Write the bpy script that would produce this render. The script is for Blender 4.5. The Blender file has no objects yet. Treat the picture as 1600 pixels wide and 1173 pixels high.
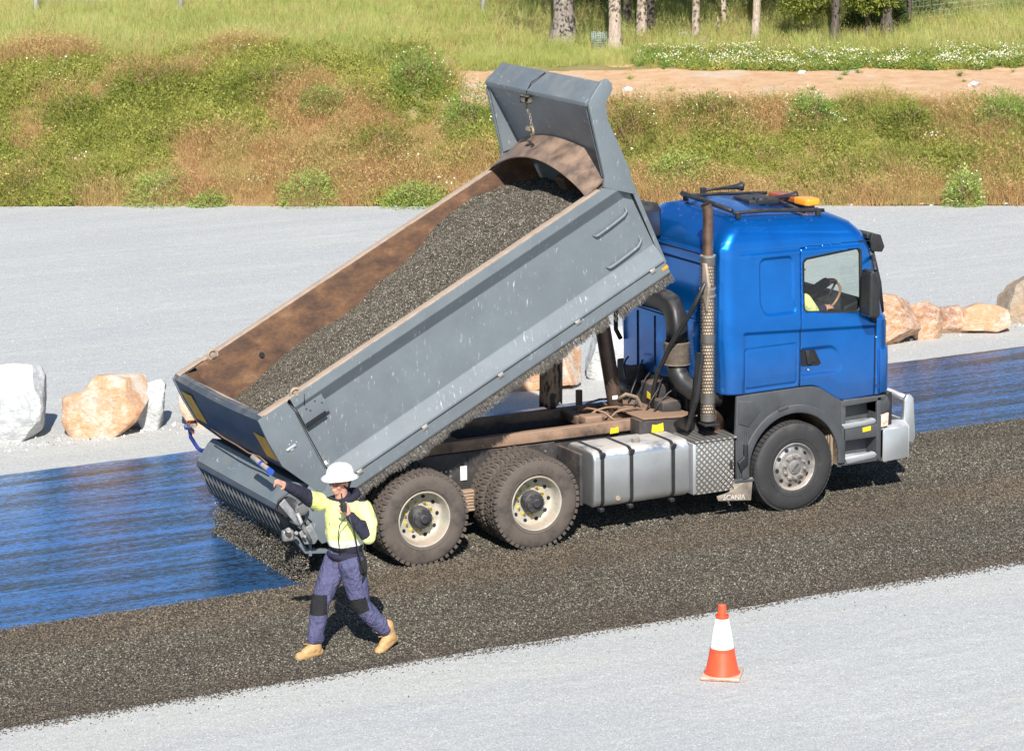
import bpy, bmesh, math, random
import numpy as np
from mathutils import Vector, Matrix, Euler
SC = bpy.context.scene
COL = SC.collection
PI = math.pi
random.seed(4)
RS = np.random.RandomState(7)

# ------------------------------------------------------------------ camera, sky, sun, exposure
CAM = np.array([-13.4023, -28.2103, 8.7447])
FPX, PITCH, YAW, ROLL = 4736.3, 0.2104, 0.4737, -0.0127
Fv = Vector((math.sin(YAW)*math.cos(PITCH), math.cos(YAW)*math.cos(PITCH), -math.sin(PITCH)))
R0 = Vector((math.cos(YAW), -math.sin(YAW), 0)); U0 = R0.cross(Fv)
Rv = R0*math.cos(ROLL)+U0*math.sin(ROLL); Uv = U0*math.cos(ROLL)-R0*math.sin(ROLL)
cd = bpy.data.cameras.new('camera'); cam = bpy.data.objects.new('camera', cd); COL.objects.link(cam)
M = Matrix((Rv, Uv, -Fv)).transposed().to_4x4(); M.translation = Vector(CAM); cam.matrix_world = M
cd.sensor_width = 36; cd.lens = FPX/1600*36; cd.clip_end = 3000; cd.clip_start = .5
SC.camera = cam
SUN = Vector((-.55, -1.12, 1.0)).normalized()
W = bpy.data.worlds.new('World'); SC.world = W; W.use_nodes = True
wn = W.node_tree.nodes; wl = W.node_tree.links
sky = wn.new('ShaderNodeTexSky'); sky.sky_type = 'NISHITA'; sky.sun_disc = False
sky.sun_elevation = math.asin(SUN.z); sky.sun_rotation = math.atan2(SUN.x, SUN.y)
sky.altitude = 300; sky.air_density = 1.0; sky.dust_density = 0.2; sky.ozone_density = 1.6
wl.new(sky.outputs[0], wn['Background'].inputs[0]); wn['Background'].inputs[1].default_value = 0.085
sd = bpy.data.lights.new('sun', 'SUN'); sd.energy = 5.0; sd.angle = math.radians(.53); sd.color = (1, .955, .89)
so = bpy.data.objects.new('sun', sd); COL.objects.link(so)
so.rotation_euler = SUN.to_track_quat('Z', 'Y').to_euler(); so.location = (0, 0, 40)
SC.view_settings.view_transform = 'Standard'; SC.view_settings.look = 'None'
SC.view_settings.exposure = 0.5; SC.view_settings.gamma = 1
SC.view_settings.use_curve_mapping = False

# ------------------------------------------------------------------ small helpers
def tag(o, label=None, cat=None, group=None, kind=None):
    if label: o['label'] = label
    if cat: o['category'] = cat
    if group: o['group'] = group
    if kind: o['kind'] = kind
    return o
ORG = {}
def empty(name, loc=(0, 0, 0), parent=None):
    o = bpy.data.objects.new(name, None); COL.objects.link(o); o.empty_display_size = .2
    off = org(parent); o.location = Vector(loc)-off
    if parent: o.parent = parent
    ORG[o.name] = Vector(loc)
    return o
def org(p):
    return ORG.get(p.name, Vector((0, 0, 0))) if p else Vector((0, 0, 0))
def link(name, me, mats=None, parent=None, at=None):
    """link a mesh whose vertices are in world space"""
    o = bpy.data.objects.new(name, me); COL.objects.link(o)
    if mats is not None:
        for m in (mats if isinstance(mats, (list, tuple)) else [mats]): me.materials.append(m)
    base = Vector(at) if at is not None else org(parent)
    if base.length > 0: me.transform(Matrix.Translation(-base))
    o.location = base-org(parent)
    if parent: o.parent = parent
    ORG[o.name] = base
    return o
def npmesh(name, V, Fc, smooth=False):
    me = bpy.data.meshes.new(name); V = np.asarray(V, np.float32); Fc = np.asarray(Fc, np.int32)
    me.vertices.add(len(V)); me.vertices.foreach_set('co', V.ravel())
    k = Fc.shape[1]; me.loops.add(len(Fc)*k); me.loops.foreach_set('vertex_index', Fc.ravel())
    me.polygons.add(len(Fc)); me.polygons.foreach_set('loop_start', np.arange(0, len(Fc)*k, k, dtype=np.int32))
    if smooth: me.polygons.foreach_set('use_smooth', np.ones(len(Fc), bool))
    me.update(calc_edges=True); me.validate()
    return me
class B:
    """collects shapes, then becomes one mesh"""
    def __init__(s): s.bm = bmesh.new()
    def _add(s, V, Fs, sm=False, mi=0):
        vs = [s.bm.verts.new(v) for v in V]
        for f in Fs:
            try:
                q = s.bm.faces.new([vs[i] for i in f]); q.smooth = sm; q.material_index = mi
            except ValueError: pass
        return s
    def box(s, lo, hi, bev=0, mi=0, M=None, seg=2):
        t = bmesh.new()
        r = bmesh.ops.create_cube(t, size=1)
        lo = Vector(lo); hi = Vector(hi)
        for v in t.verts: v.co = Vector(((lo[i]+hi[i])/2+v.co[i]*(hi[i]-lo[i]) for i in range(3)))
        if bev: bmesh.ops.bevel(t, geom=t.edges[:], offset=bev, segments=seg, profile=.6, affect='EDGES')
        return s.merge(t, M, mi, bool(bev))
    def merge(s, t, M=None, mi=0, sm=False):
        t.verts.index_update()
        s._add([(M @ v.co if M else v.co.copy()) for v in t.verts], [[v.index for v in f.verts] for f in t.faces], sm, mi)
        t.free(); return s
    def prism(s, pts, axis, a, b, bev=0, mi=0, M=None, sm=False, seg=2):
        """polygon in the plane across axis, from a to b.  axis Y: pts=(x,z); X: pts=(y,z); Z: pts=(x,y)"""
        def P(p, h): return {'Y': (p[0], h, p[1]), 'X': (h, p[0], p[1]), 'Z': (p[0], p[1], h)}[axis]
        n = len(pts); t = bmesh.new()
        v0 = [t.verts.new(P(p, a)) for p in pts]; v1 = [t.verts.new(P(p, b)) for p in pts]
        t.faces.new(v0); t.faces.new(v1[::-1])
        for i in range(n): t.faces.new((v0[i], v1[i], v1[(i+1) % n], v0[(i+1) % n]))
        bmesh.ops.recalc_face_normals(t, faces=t.faces[:])
        if bev:
            es = [e for e in t.edges]
            bmesh.ops.bevel(t, geom=es, offset=bev, segments=seg, profile=.6, affect='EDGES')
        return s.merge(t, M, mi, bool(bev) or sm)
    def cyl(s, p0, p1, r0, r1=None, n=16, cap=True, mi=0, sm=True):
        r1 = r0 if r1 is None else r1
        p0 = Vector(p0); p1 = Vector(p1); d = (p1-p0).normalized()
        u = d.orthogonal().normalized(); w = d.cross(u)
        V = []
        for p, r in ((p0, r0), (p1, r1)):
            for i in range(n):
                a = 2*PI*i/n; V.append(p+u*math.cos(a)*r+w*math.sin(a)*r)
        s._add(V, [(i, (i+1) % n, n+(i+1) % n, n+i) for i in range(n)], sm, mi)
        if cap: s._add(V[:n], [list(range(n))[::-1]], False, mi); s._add(V[n:], [list(range(n))], False, mi)
        return s
    def tube(s, path, r, n=10, mi=0, cap=True, closed=False):
        path = [Vector(p) for p in path]; m = len(path)
        rs = r if isinstance(r, (list, tuple)) else [r]*m
        V = []; u = None
        for i, p in enumerate(path):
            a = path[i-1] if i > 0 else (path[-1] if closed else p); b = path[(i+1) % m] if (i < m-1 or closed) else p
            d = (b-a).normalized()
            u = (u-d*u.dot(d)).normalized() if u is not None and (u-d*u.dot(d)).length > 1e-4 else d.orthogonal().normalized()
            w = d.cross(u)
            for k in range(n): A = 2*PI*k/n; V.append(p+u*math.cos(A)*rs[i]+w*math.sin(A)*rs[i])
        Fs = [(i*n+k, i*n+(k+1) % n, (i+1)*n+(k+1) % n, (i+1)*n+k) for i in range(m-1) for k in range(n)]
        if closed: Fs += [((m-1)*n+k, (m-1)*n+(k+1) % n, (k+1) % n, k) for k in range(n)]
        if cap and not closed: Fs += [list(range(n))[::-1], [(m-1)*n+k for k in range(n)]]
        return s._add(V, Fs, True, mi)
    def lathe(s, prof, c, n=48, axis='Y', mi=0, sm=True, closed=False):
        """prof: list of (radius, height along axis)"""
        V = []
        for r, h in prof:
            for k in range(n):
                A = 2*PI*k/n; x = r*math.cos(A); z = r*math.sin(A)
                V.append(Vector(c)+Vector({'Y': (x, h, z), 'Z': (x, z, h), 'X': (h, x, z)}[axis]))
        m = len(prof); R = range(m if closed else m-1)
        Fs = [(i*n+k, i*n+(k+1) % n, ((i+1) % m)*n+(k+1) % n, ((i+1) % m)*n+k) for i in R for k in range(n)]
        return s._add(V, Fs, sm, mi)
    def quad(s, pts, mi=0): return s._add([Vector(p) for p in pts], [list(range(len(pts)))], False, mi)
    def plate(s, pts, th, bev=0, mi=0):
        """flat polygon (3-D points) given a thickness"""
        P = [Vector(p) for p in pts]; c = sum(P, Vector())/len(P)
        nrm = Vector()
        for i in range(len(P)): nrm += (P[i]-c).cross(P[(i+1) % len(P)]-c)
        nrm.normalize(); n = len(P)
        V = [p+nrm*th/2 for p in P]+[p-nrm*th/2 for p in P]
        t = bmesh.new(); vs = [t.verts.new(v) for v in V]
        t.faces.new(vs[:n]); t.faces.new(vs[n:][::-1])
        for i in range(n): t.faces.new((vs[n+i], vs[n+(i+1) % n], vs[(i+1) % n], vs[i]))
        if bev: bmesh.ops.bevel(t, geom=t.edges[:], offset=bev, segments=2, profile=.6, affect='EDGES')
        return s.merge(t, None, mi, bool(bev))
    def build(s, name, mats, parent=None, at=None, recalc=True, auto=None):
        if recalc: bmesh.ops.recalc_face_normals(s.bm, faces=s.bm.faces[:])
        me = bpy.data.meshes.new(name); s.bm.to_mesh(me); s.bm.free()
        if auto is not None:
            try: me.set_sharp_from_angle(angle=math.radians(auto))
            except Exception: pass
        return link(name, me, mats, parent, at)
def copy_tree(o, parent=None):
    c = o.copy(); COL.objects.link(c)
    if parent: c.parent = parent
    for ch in list(o.children): copy_tree(ch, c)
    return c
def vnoise(x, y, seed=0):
    x = np.asarray(x, float); y = np.asarray(y, float)
    xi = np.floor(x).astype(np.int64); yi = np.floor(y).astype(np.int64); fx = x-xi; fy = y-yi
    def h(a, b):
        v = np.sin(a*127.1+b*311.7+seed*74.7)*43758.5453; return v-np.floor(v)
    fx = fx*fx*(3-2*fx); fy = fy*fy*(3-2*fy)
    return (h(xi, yi)*(1-fx)+h(xi+1, yi)*fx)*(1-fy)+(h(xi, yi+1)*(1-fx)+h(xi+1, yi+1)*fx)*fy
def fbm(x, y, seed=0, o=4):
    v = 0; a = .5; t = 0
    for i in range(o): v = v+a*vnoise(x*2**i+i*5.3, y*2**i-i*3.1, seed+i); t += a; a *= .5
    return v/t
def sst(a, b, x):
    t = np.clip((np.asarray(x, float)-a)/(b-a), 0, 1); return t*t*(3-2*t)

# ------------------------------------------------------------------ materials
def ramp(nt, fac, stops):
    r = nt.nodes.new('ShaderNodeValToRGB'); cr = r.color_ramp
    while len(cr.elements) < len(stops): cr.elements.new(.5)
    for e, (p, c) in zip(cr.elements, stops):
        e.position = p; e.color = (*c, 1) if len(c) == 3 else c
    nt.links.new(fac, r.inputs[0]); return r.outputs[0]
class Mt:
    def __init__(s, name, rough=.6, metal=0, **kw):
        s.m = bpy.data.materials.new(name); s.m.use_nodes = True; s.nt = s.m.node_tree; s.b = s.nt.nodes['Principled BSDF']
        s.b.inputs['Roughness'].default_value = rough; s.b.inputs['Metallic'].default_value = metal
        for k, v in kw.items(): s.b.inputs[k.replace('_', ' ')].default_value = v
    def n(s, t, **kw):
        q = s.nt.nodes.new(t)
        for k, v in kw.items():
            if k in q.inputs.keys(): q.inputs[k].default_value = v
            else: setattr(q, k, v)
        return q
    def l(s, a, b): s.nt.links.new(a, b)
    def pos(s, obj=False):
        if obj: return s.n('ShaderNodeTexCoord').outputs['Object']
        return s.n('ShaderNodeNewGeometry').outputs['Position']
    def mp(s, v, scale=(1, 1, 1), rot=(0, 0, 0)):
        q = s.n('ShaderNodeMapping'); q.inputs['Scale'].default_value = scale; q.inputs['Rotation'].default_value = rot
        s.l(v, q.inputs['Vector']); return q.outputs[0]
    def noise(s, scale=5, v=None, detail=4, rough=.55):
        q = s.n('ShaderNodeTexNoise'); q.inputs['Scale'].default_value = scale; q.inputs['Detail'].default_value = detail
        q.inputs['Roughness'].default_value = rough; s.l(v if v is not None else s.pos(), q.inputs['Vector']); return q.outputs[0]
    def vor(s, scale=5, v=None, feature='F1', out='Distance'):
        q = s.n('ShaderNodeTexVoronoi'); q.feature = feature; q.inputs['Scale'].default_value = scale
        s.l(v if v is not None else s.pos(), q.inputs['Vector']); return q.outputs[out]
    def ramp(s, f, stops): return ramp(s.nt, f, stops)
    def mix(s, f, a, b, mode='MIX'):
        q = s.n('ShaderNodeMix', data_type='RGBA', blend_type=mode)
        for i, x in ((0, f), (6, a), (7, b)):
            if isinstance(x, (int, float)): q.inputs[i].default_value = x if i == 0 else (x, x, x, 1)
            elif isinstance(x, (tuple, list)): q.inputs[i].default_value = (*x[:3], 1)
            else: s.l(x, q.inputs[i])
        return q.outputs[2]
    def math(s, op, a, b=0.0, clamp=False):
        q = s.n('ShaderNodeMath', operation=op); q.use_clamp = clamp
        for i, x in ((0, a), (1, b)):
            if isinstance(x, (int, float)): q.inputs[i].default_value = x
            else: s.l(x, q.inputs[i])
        return q.outputs[0]
    def col(s, c):
        if isinstance(c, (tuple, list)): s.b.inputs['Base Color'].default_value = (*c[:3], 1)
        else: s.l(c, s.b.inputs['Base Color'])
        return s
    def rgh(s, c): s.l(c, s.b.inputs['Roughness']); return s
    def bump(s, h, st=.3, dist=.01):
        q = s.n('ShaderNodeBump'); q.inputs['Strength'].default_value = st; q.inputs['Distance'].default_value = dist
        s.l(h, q.inputs['Height']); s.l(q.outputs[0], s.b.inputs['Normal']); return s
def simple(name, c, rough=.6, metal=0, var=.25, scale=6, dust=0, dcol=(.30, .22, .15), bump=0, bs=60, scratch=0, scol=(.6, .6, .6), **kw):
    """paint, plastic or metal with uneven tone, dust in patches, scratches"""
    m = Mt(name, rough, metal, **kw)
    P = m.pos(True)
    f = m.noise(scale, P, 5, .6)
    c0 = tuple(x*(1-var) for x in c); c1 = tuple(min(1, x*(1+var)) for x in c)
    k = m.ramp(f, [(.3, c0), (.7, c1)])
    if dust:
        d = m.noise(scale*.7+1.3, P, 6, .65)
        nz = m.n('ShaderNodeSeparateXYZ'); m.l(m.n('ShaderNodeNewGeometry').outputs['Normal'], nz.inputs[0])
        up = m.math('MULTIPLY', m.math('MAXIMUM', nz.outputs[2], 0.0), .35)
        dd = m.math('ADD', d, up)
        lo = .75-dust*.55
        df = m.ramp(dd, [(lo, (0, 0, 0)), (lo+.3, (1, 1, 1))])
        k = m.mix(m.math('MULTIPLY', df, min(1, .55+dust*.4)), k, dcol)
        rr = m.math('ADD', m.math('MULTIPLY', df, max(0, .85-rough)), rough); m.rgh(rr)
        if metal: m.l(m.math('MULTIPLY', m.math('SUBTRACT', 1.0, df), metal), m.b.inputs['Metallic'])
    if scratch:
        s1 = m.noise(9, m.mp(P, (4.5, 1, 1), (0, .18, 0)), 7, .72)
        s2 = m.noise(2.5, P, 2)
        sf = m.math('MULTIPLY', m.ramp(s1, [(.66-scratch*.03, (0, 0, 0)), (.70, (1, 1, 1))]), m.ramp(s2, [(.4, (0, 0, 0)), (.6, (1, 1, 1))]))
        k = m.mix(sf, k, scol)
    m.col(k)
    if bump: m.bump(m.noise(bs, P, 3), bump, .004)
    return m.m

def scatter(name, pts, scl, rot, protos, idx=None, parent=None, kind='stuff', label=None, at=None):
    """instances of unlinked prototype meshes on a cloud of points"""
    pts = np.asarray(pts, np.float32); n = len(pts)
    me = bpy.data.meshes.new(name); me.vertices.add(n); me.vertices.foreach_set('co', pts.ravel())
    scl = np.asarray(scl, np.float32)
    if scl.ndim == 1: scl = np.repeat(scl[:, None], 3, 1)
    a = me.attributes.new('scl', 'FLOAT_VECTOR', 'POINT'); a.data.foreach_set('vector', scl.ravel())
    a = me.attributes.new('rot', 'FLOAT_VECTOR', 'POINT'); a.data.foreach_set('vector', np.asarray(rot, np.float32).ravel())
    idx = RS.randint(0, len(protos), n) if idx is None else idx
    a = me.attributes.new('idx', 'INT', 'POINT'); a.data.foreach_set('value', np.asarray(idx, np.int32))
    o = link(name, me, None, parent, at); tag(o, label, None, None, kind)
    ng = bpy.data.node_groups.new(name, 'GeometryNodeTree')
    ng.interface.new_socket('Geometry', in_out='INPUT', socket_type='NodeSocketGeometry')
    ng.interface.new_socket('Geometry', in_out='OUTPUT', socket_type='NodeSocketGeometry')
    N = ng.nodes; L = ng.links
    gi = N.new('NodeGroupInput'); go = N.new('NodeGroupOutput'); ip = N.new('GeometryNodeInstanceOnPoints')
    g2 = N.new('GeometryNodeGeometryToInstance')
    for p in protos[::-1]:
        oi = N.new('GeometryNodeObjectInfo'); oi.inputs['Object'].default_value = p; oi.inputs['As Instance'].default_value = True
        L.new(oi.outputs['Geometry'], g2.inputs[0])
    L.new(gi.outputs[0], ip.inputs['Points']); L.new(g2.outputs[0], ip.inputs['Instance'])
    ip.inputs['Pick Instance'].default_value = True
    def att(nm, ty):
        q = N.new('GeometryNodeInputNamedAttribute'); q.data_type = ty; q.inputs[0].default_value = nm; return q.outputs[0]
    L.new(att('idx', 'INT'), ip.inputs['Instance Index']); L.new(att('scl', 'FLOAT_VECTOR'), ip.inputs['Scale'])
    er = N.new('FunctionNodeEulerToRotation'); L.new(att('rot', 'FLOAT_VECTOR'), er.inputs[0]); L.new(er.outputs[0], ip.inputs['Rotation'])
    L.new(ip.outputs[0], go.inputs[0])
    md = o.modifiers.new('scatter', 'NODES'); md.node_group = ng
    return o
def proto(name, me, mat):
    if mat: me.materials.append(mat)
    return bpy.data.objects.new(name, me)
# ================================================================== SETTING
EX = np.array([math.cos(YAW), -math.sin(YAW)]); EN = np.array([math.sin(YAW), math.cos(YAW)])
def ab2w(a, b): return CAM[0]+a*EX[0]+b*EN[0], CAM[1]+a*EX[1]+b*EN[1]
SHB = .078
def hgt(a, b):
    a = np.asarray(a, float); b = np.asarray(b, float); b = b+SHB*np.clip(a, -40, 40)
    r = sst(-1.7, -.4, a+.15*(b-60))
    w = (fbm(a*.35, b*0, 3)-.5)*.5
    Lz = np.interp(b+w, [0, 56.25, 58.2, 59.7, 61, 63, 68, 80, 120, 400, 2500], [0, 0, .95, 1.85, 2.22, 2.38, 2.56, 3.1, 4.4, 9, 40])
    Rz = np.interp(b+w*.6, [0, 56.25, 57.8, 59.0, 59.8, 64.6, 68, 72, 80, 120, 400, 2500], [0, 0, .75, 1.34, 1.5, 1.58, 1.8, 2.42, 2.9, 4.2, 9, 40])
    z = Lz*(1-r)+Rz*r
    on = sst(56.3, 57.5, b)
    fl_ = 1-.85*r*sst(59.2, 60, b)*(1-sst(64.3, 65, b))
    return z+on*fl_*((fbm(a*.9, b*.9, 11)-.5)*.28+(fbm(a*3, b*3, 5)-.5)*.1)

# ---- pale quarry-dust ground
m = Mt('pale_gravel', .95)
P = m.pos()
big = m.noise(.35, P, 5, .6); mid = m.noise(4, m.mp(P, (1, 2.6, 1), (0, 0, -.45)), 6, .7)
k = m.ramp(big, [(.3, (.36, .375, .36)), (.7, (.50, .51, .48))])
k = m.mix(.55, k, m.ramp(mid, [(.3, (.31, .325, .31)), (.5, (.46, .47, .445)), (.7, (.60, .60, .56))]))
st = m.noise(1.1, m.mp(P, (.12, 3.2, 1), (0, 0, .02)), 5, .65)
k = m.mix(m.ramp(st, [(.35, (.6, .6, .6)), (.58, (0, 0, 0))]), k, (.35, .355, .34))
s3 = m.noise(.9, m.mp(P, (.22, 2.2, 1), (0, 0, .4737)), 7, .72)
k = m.mix(m.ramp(s3, [(.36, (.65, .65, .65)), (.48, (0, 0, 0))]), k, (.37, .375, .365))
k = m.mix(m.ramp(s3, [(.56, (0, 0, 0)), (.70, (.5, .5, .5))]), k, (.60, .59, .54))
trk = m.noise(3.2, m.mp(P, (.035, 1.0, 1), (0, 0, -.06)), 2, .5)
k = m.mix(m.ramp(trk, [(.60, (0, 0, 0)), (.66, (.45, .45, .45)), (.72, (0, 0, 0))]), k, (.36, .37, .38))
gy = m.n('ShaderNodeSeparateXYZ'); m.l(P, gy.inputs[0])
ywob = m.math('ADD', gy.outputs[1], m.math('MULTIPLY', m.noise(1.1, P, 4), .8))
k = m.mix(m.math('MULTIPLY', m.math('MULTIPLY', m.math('GREATER_THAN', ywob, -3.6), m.math('LESS_THAN', ywob, 8.2)), .45), k, (.47, .46, .39))
patch = m.noise(.55, m.mp(P, (.5, 1.3, 1), (0, 0, .2)), 6, .6)
k = m.mix(m.ramp(patch, [(.48, (0, 0, 0)), (.62, (.55, .55, .55))]), k, (.355, .375, .39))
sp = m.vor(95, P, 'F1', 'Color'); spx = m.n('ShaderNodeSeparateColor'); m.l(sp, spx.inputs[0])
k = m.mix(m.ramp(spx.outputs[0], [(.87, (0, 0, 0)), (.90, (.8, .8, .8))]), k, (.75, .74, .72))
k = m.mix(m.ramp(spx.outputs[1], [(.91, (0, 0, 0)), (.94, (.8, .8, .8))]), k, (.17, .16, .15))
k = m.mix(.35, k, m.ramp(m.noise(38, P, 5, .75), [(.3, (.28, .29, .30)), (.7, (.70, .70, .69))]))
m.col(k)
h = m.math('ADD', m.math('MULTIPLY', m.noise(70, P, 4, .7), .5), m.math('MULTIPLY', m.noise(6, P, 5, .65), 1.4))
m.bump(h, .6, .02)
M_ground = m.m
n = 2
me = npmesh('ground', [(-900, -900, 0), (900, -900, 0), (900, 900, 0), (-900, 900, 0)], [(0, 1, 2, 3)])
g = link('ground', me, M_ground); tag(g, kind='structure')

# ---- fresh tar strip
m = Mt('wet_bitumen', .16, 0, IOR=1.35)
P = m.pos()
m.col(m.ramp(m.noise(1.5, P, 4), [(.3, (.004, .0045, .006)), (.7, (.012, .014, .019))]))
s1 = m.noise(30, m.mp(P, (.45, 1.1, 1)), 6, .75); s2 = m.noise(2.0, m.mp(P, (.25, 3.0, 1)), 5, .6); s3 = m.noise(5, m.mp(P, (.1, 4.0, 1)), 3, .6)
h = m.math('ADD', m.math('MULTIPLY', s1, .8), m.math('ADD', m.math('MULTIPLY', s2, .5), m.math('MULTIPLY', s3, .55)))
m.bump(h, .7, .007)
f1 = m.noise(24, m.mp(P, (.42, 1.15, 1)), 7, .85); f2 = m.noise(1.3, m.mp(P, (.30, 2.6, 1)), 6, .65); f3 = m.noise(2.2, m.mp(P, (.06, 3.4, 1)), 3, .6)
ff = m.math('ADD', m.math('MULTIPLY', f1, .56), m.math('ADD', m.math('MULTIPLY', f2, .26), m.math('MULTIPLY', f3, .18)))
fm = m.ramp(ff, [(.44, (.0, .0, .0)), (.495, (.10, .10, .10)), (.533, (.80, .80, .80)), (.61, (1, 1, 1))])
m.l(fm, m.b.inputs['Metallic']); m.col(m.mix(fm, (.005, .006, .008), (.085, .40, 1.0)))  # blue metallic tint paints the sky's sheen into the black bitumen
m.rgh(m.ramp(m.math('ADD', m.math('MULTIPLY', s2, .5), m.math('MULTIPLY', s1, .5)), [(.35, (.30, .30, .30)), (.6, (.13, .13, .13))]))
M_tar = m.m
def ragged(name, x0, x1, ya, yb, z, mat, amp=.05, step=.05, seed=1):
    xs = np.arange(x0, x1, step); n = len(xs)
    A = ya(xs)+(fbm(xs*1.3, xs*0, seed)-.5)*amp*2+(fbm(xs*9, xs*0, seed+3)-.5)*amp*.8
    Bv = yb(xs)+(fbm(xs*1.3, xs*0+9, seed+7)-.5)*amp*2+(fbm(xs*9, xs*0, seed+9)-.5)*amp*.8
    V = np.concatenate([np.stack([xs, A, np.full(n, z)], 1), np.stack([xs, Bv, np.full(n, z)], 1)])
    Fc = [(i, i+1, n+i+1, n+i) for i in range(n-1)]
    o = link(name, npmesh(name, V, Fc), mat); tag(o, kind='structure'); return o
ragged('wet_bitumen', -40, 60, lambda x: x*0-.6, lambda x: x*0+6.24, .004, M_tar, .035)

# ---- laid aggregate
def chipmat(name, dark):
    m = Mt(name, .8); m.b.inputs['Specular IOR Level'].default_value = .35
    oi = m.n('ShaderNodeObjectInfo')
    loc = oi.outputs['Location']
    f = m.noise(.5, m.mp(loc, (.5, 1.6, 1)), 3)
    r = m.ramp(oi.outputs['Random'], [(0, (.040, .036, .030)), (.45, (.095, .083, .064)), (.75, (.165, .146, .112)), (.93, (.26, .235, .18)), (1, (.46, .43, .36))])
    k = m.mix(m.ramp(f, [(.4, (0, 0, 0)), (.65, (.45, .45, .45))]), r, (.07, .055, .04))
    xy = m.n('ShaderNodeSeparateXYZ'); m.l(loc, xy.inputs[0])
    jit = m.math('MULTIPLY', m.noise(1.2, loc, 4), .5)
    yy = m.math('ADD', m.math('MULTIPLY', xy.outputs[1], .1), m.math('MULTIPLY', jit, .12))
    e_ = m.ramp(m.math('ADD', yy, .5), [(.215, (.85, .85, .85)), (.285, (0, 0, 0))])
    inz = m.math('LESS_THAN', xy.outputs[2], .06)
    k = m.mix(m.math('MULTIPLY', e_, inz), k, m.mix(m.math('MULTIPLY', oi.outputs['Random'], 1.0), (.035, .026, .020), (.15, .115, .085)))
    w_ = m.ramp(m.math('ADD', yy, .5), [(.42, (0, 0, 0)), (.46, (.6, .6, .6)), (.52, (.6, .6, .6)), (.56, (0, 0, 0))])
    k = m.mix(m.math('MULTIPLY', w_, inz), k, m.mix(oi.outputs['Random'], (.05, .038, .026), (.24, .18, .12)))
    m.col(k); return m.m
M_chip = chipmat('chip_stone', 0)
def stone(seed, sub=1, flat=.62):
    r = random.Random(seed); t = bmesh.new(); bmesh.ops.create_icosphere(t, subdivisions=sub, radius=.5)
    for v in t.verts:
        v.co *= r.uniform(.72, 1.18); v.co.z *= flat
    me = bpy.data.meshes.new('chip'); t.to_mesh(me); t.free(); return me
CH = [proto('chip', stone(i), M_chip) for i in range(5)]
m = Mt('aggregate_bed', .9)
P = m.pos()
v1 = m.vor(52, P, 'F1', 'Color'); sc = m.n('ShaderNodeSeparateColor'); m.l(v1, sc.inputs[0])
k = m.ramp(sc.outputs[0], [(0, (.022, .019, .016)), (.5, (.06, .05, .038)), (.85, (.13, .11, .08)), (1, (.26, .23, .17))])
m.col(k); m.bump(m.vor(52, P), 1, .02); M_bed = m.m
def bedtop(x):   # far edge of the laid chips: narrow behind the truck's gate, wider under and ahead of it
    return np.where(x < -1.36, 0.0, 2.5)
NEAR = -3.0
xs = np.arange(-30, 40, .05)
def bed(name, x0, x1, y1, seed):
    return ragged(name, x0, x1, lambda x: x*0+NEAR+.06, lambda x: x*0+y1, .010, M_bed, .04, seed=seed)
bed('chip_lane', -40, -1.36, -.04, 2); bed('chip_lane', -1.36, 60, 2.46, 5)
def chips(n, x0, x1, y0, y1, s0, s1):
    x = RS.uniform(x0, x1, n); y = RS.uniform(y0, y1, n); return x, y, RS.uniform(s0, s1, n)
C_ = []
den = 3700
x, y, s = chips(int(den*18.5*5.8), -7.3, 11.2, -3.25, 2.75, .007, .0165)
lim = bedtop(x)
e1 = NEAR+(fbm(x*1.3, x*0, 21)-.5)*.14
keep = (y > e1-np.abs(RS.normal(0, .07, len(x)))) & (y < lim+np.abs(RS.normal(0, .05, len(x))))
keep &= ~((x < -7+0) & (y > 0))
x, y, s = x[keep], y[keep], s[keep]
band = .75+.6*fbm(x*.4, y*1.7, 8)
s = s*band
C_.append((x, y, s))
x, y, s = chips(2600, -7.3, 11.2, -4.6, -3.0, .005, .014); kk = RS.rand(len(x)) < np.exp(-(NEAR-y)/.28); C_.append((x[kk], y[kk], s[kk]))
x, y, s = chips(900, -7.3, 11.2, 0, 6.1, .004, .010); kk = (y > bedtop(x)) & (RS.rand(len(x)) < np.exp(-(y-bedtop(x))/.3)); C_.append((x[kk], y[kk], s[kk]))
X = np.concatenate([c[0] for c in C_]); Y = np.concatenate([c[1] for c in C_]); S = np.concatenate([c[2] for c in C_])
Z = .010+S*.22+RS.uniform(0, .006, len(X))
inb = (Y > NEAR) & (Y < bedtop(X)); Z = np.where(inb, Z, S*.25+.001)
scatter('loose_chips', np.stack([X, Y, Z], 1), S*1.25, RS.uniform(-1, 1, (len(X), 3))*np.array([.5, .5, PI]), CH)
# the new edge of the spread, a low ridge of stones just landed
n = 9000; x = -1.33+RS.normal(0, .07, n)+RS.exponential(.05, n); y = RS.uniform(.05, 2.52, n)
s = RS.uniform(.010, .02, n)
scatter('loose_chips', np.stack([x, y, .012+np.abs(RS.normal(0, .012, n))], 1), s, RS.uniform(-PI, PI, (n, 3)), CH)
# stone curtain falling from the spreader
n = 15000; u = RS.uniform(0, 1, n)**.8; y = RS.uniform(.10, 2.48, n); z = .50-u*.5
dens = vnoise(y*14, y*0, 3); kk = (RS.rand(n) < .25+.75*dens**.7) | (z < .25); y = y[kk]; z = z[kk]
x = -1.36-RS.uniform(-.055, .055, len(y))*(1+(.5-z)*1.2)-.04*(.5-z)
s = RS.uniform(.009, .019, len(y))
scatter('falling_chips', np.stack([x, y, z], 1), np.stack([s, s, s*1.35], 1), RS.uniform(-.9, .9, (len(y), 3)), CH,
        label='curtain of dark stone chips falling from the spreader')
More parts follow.
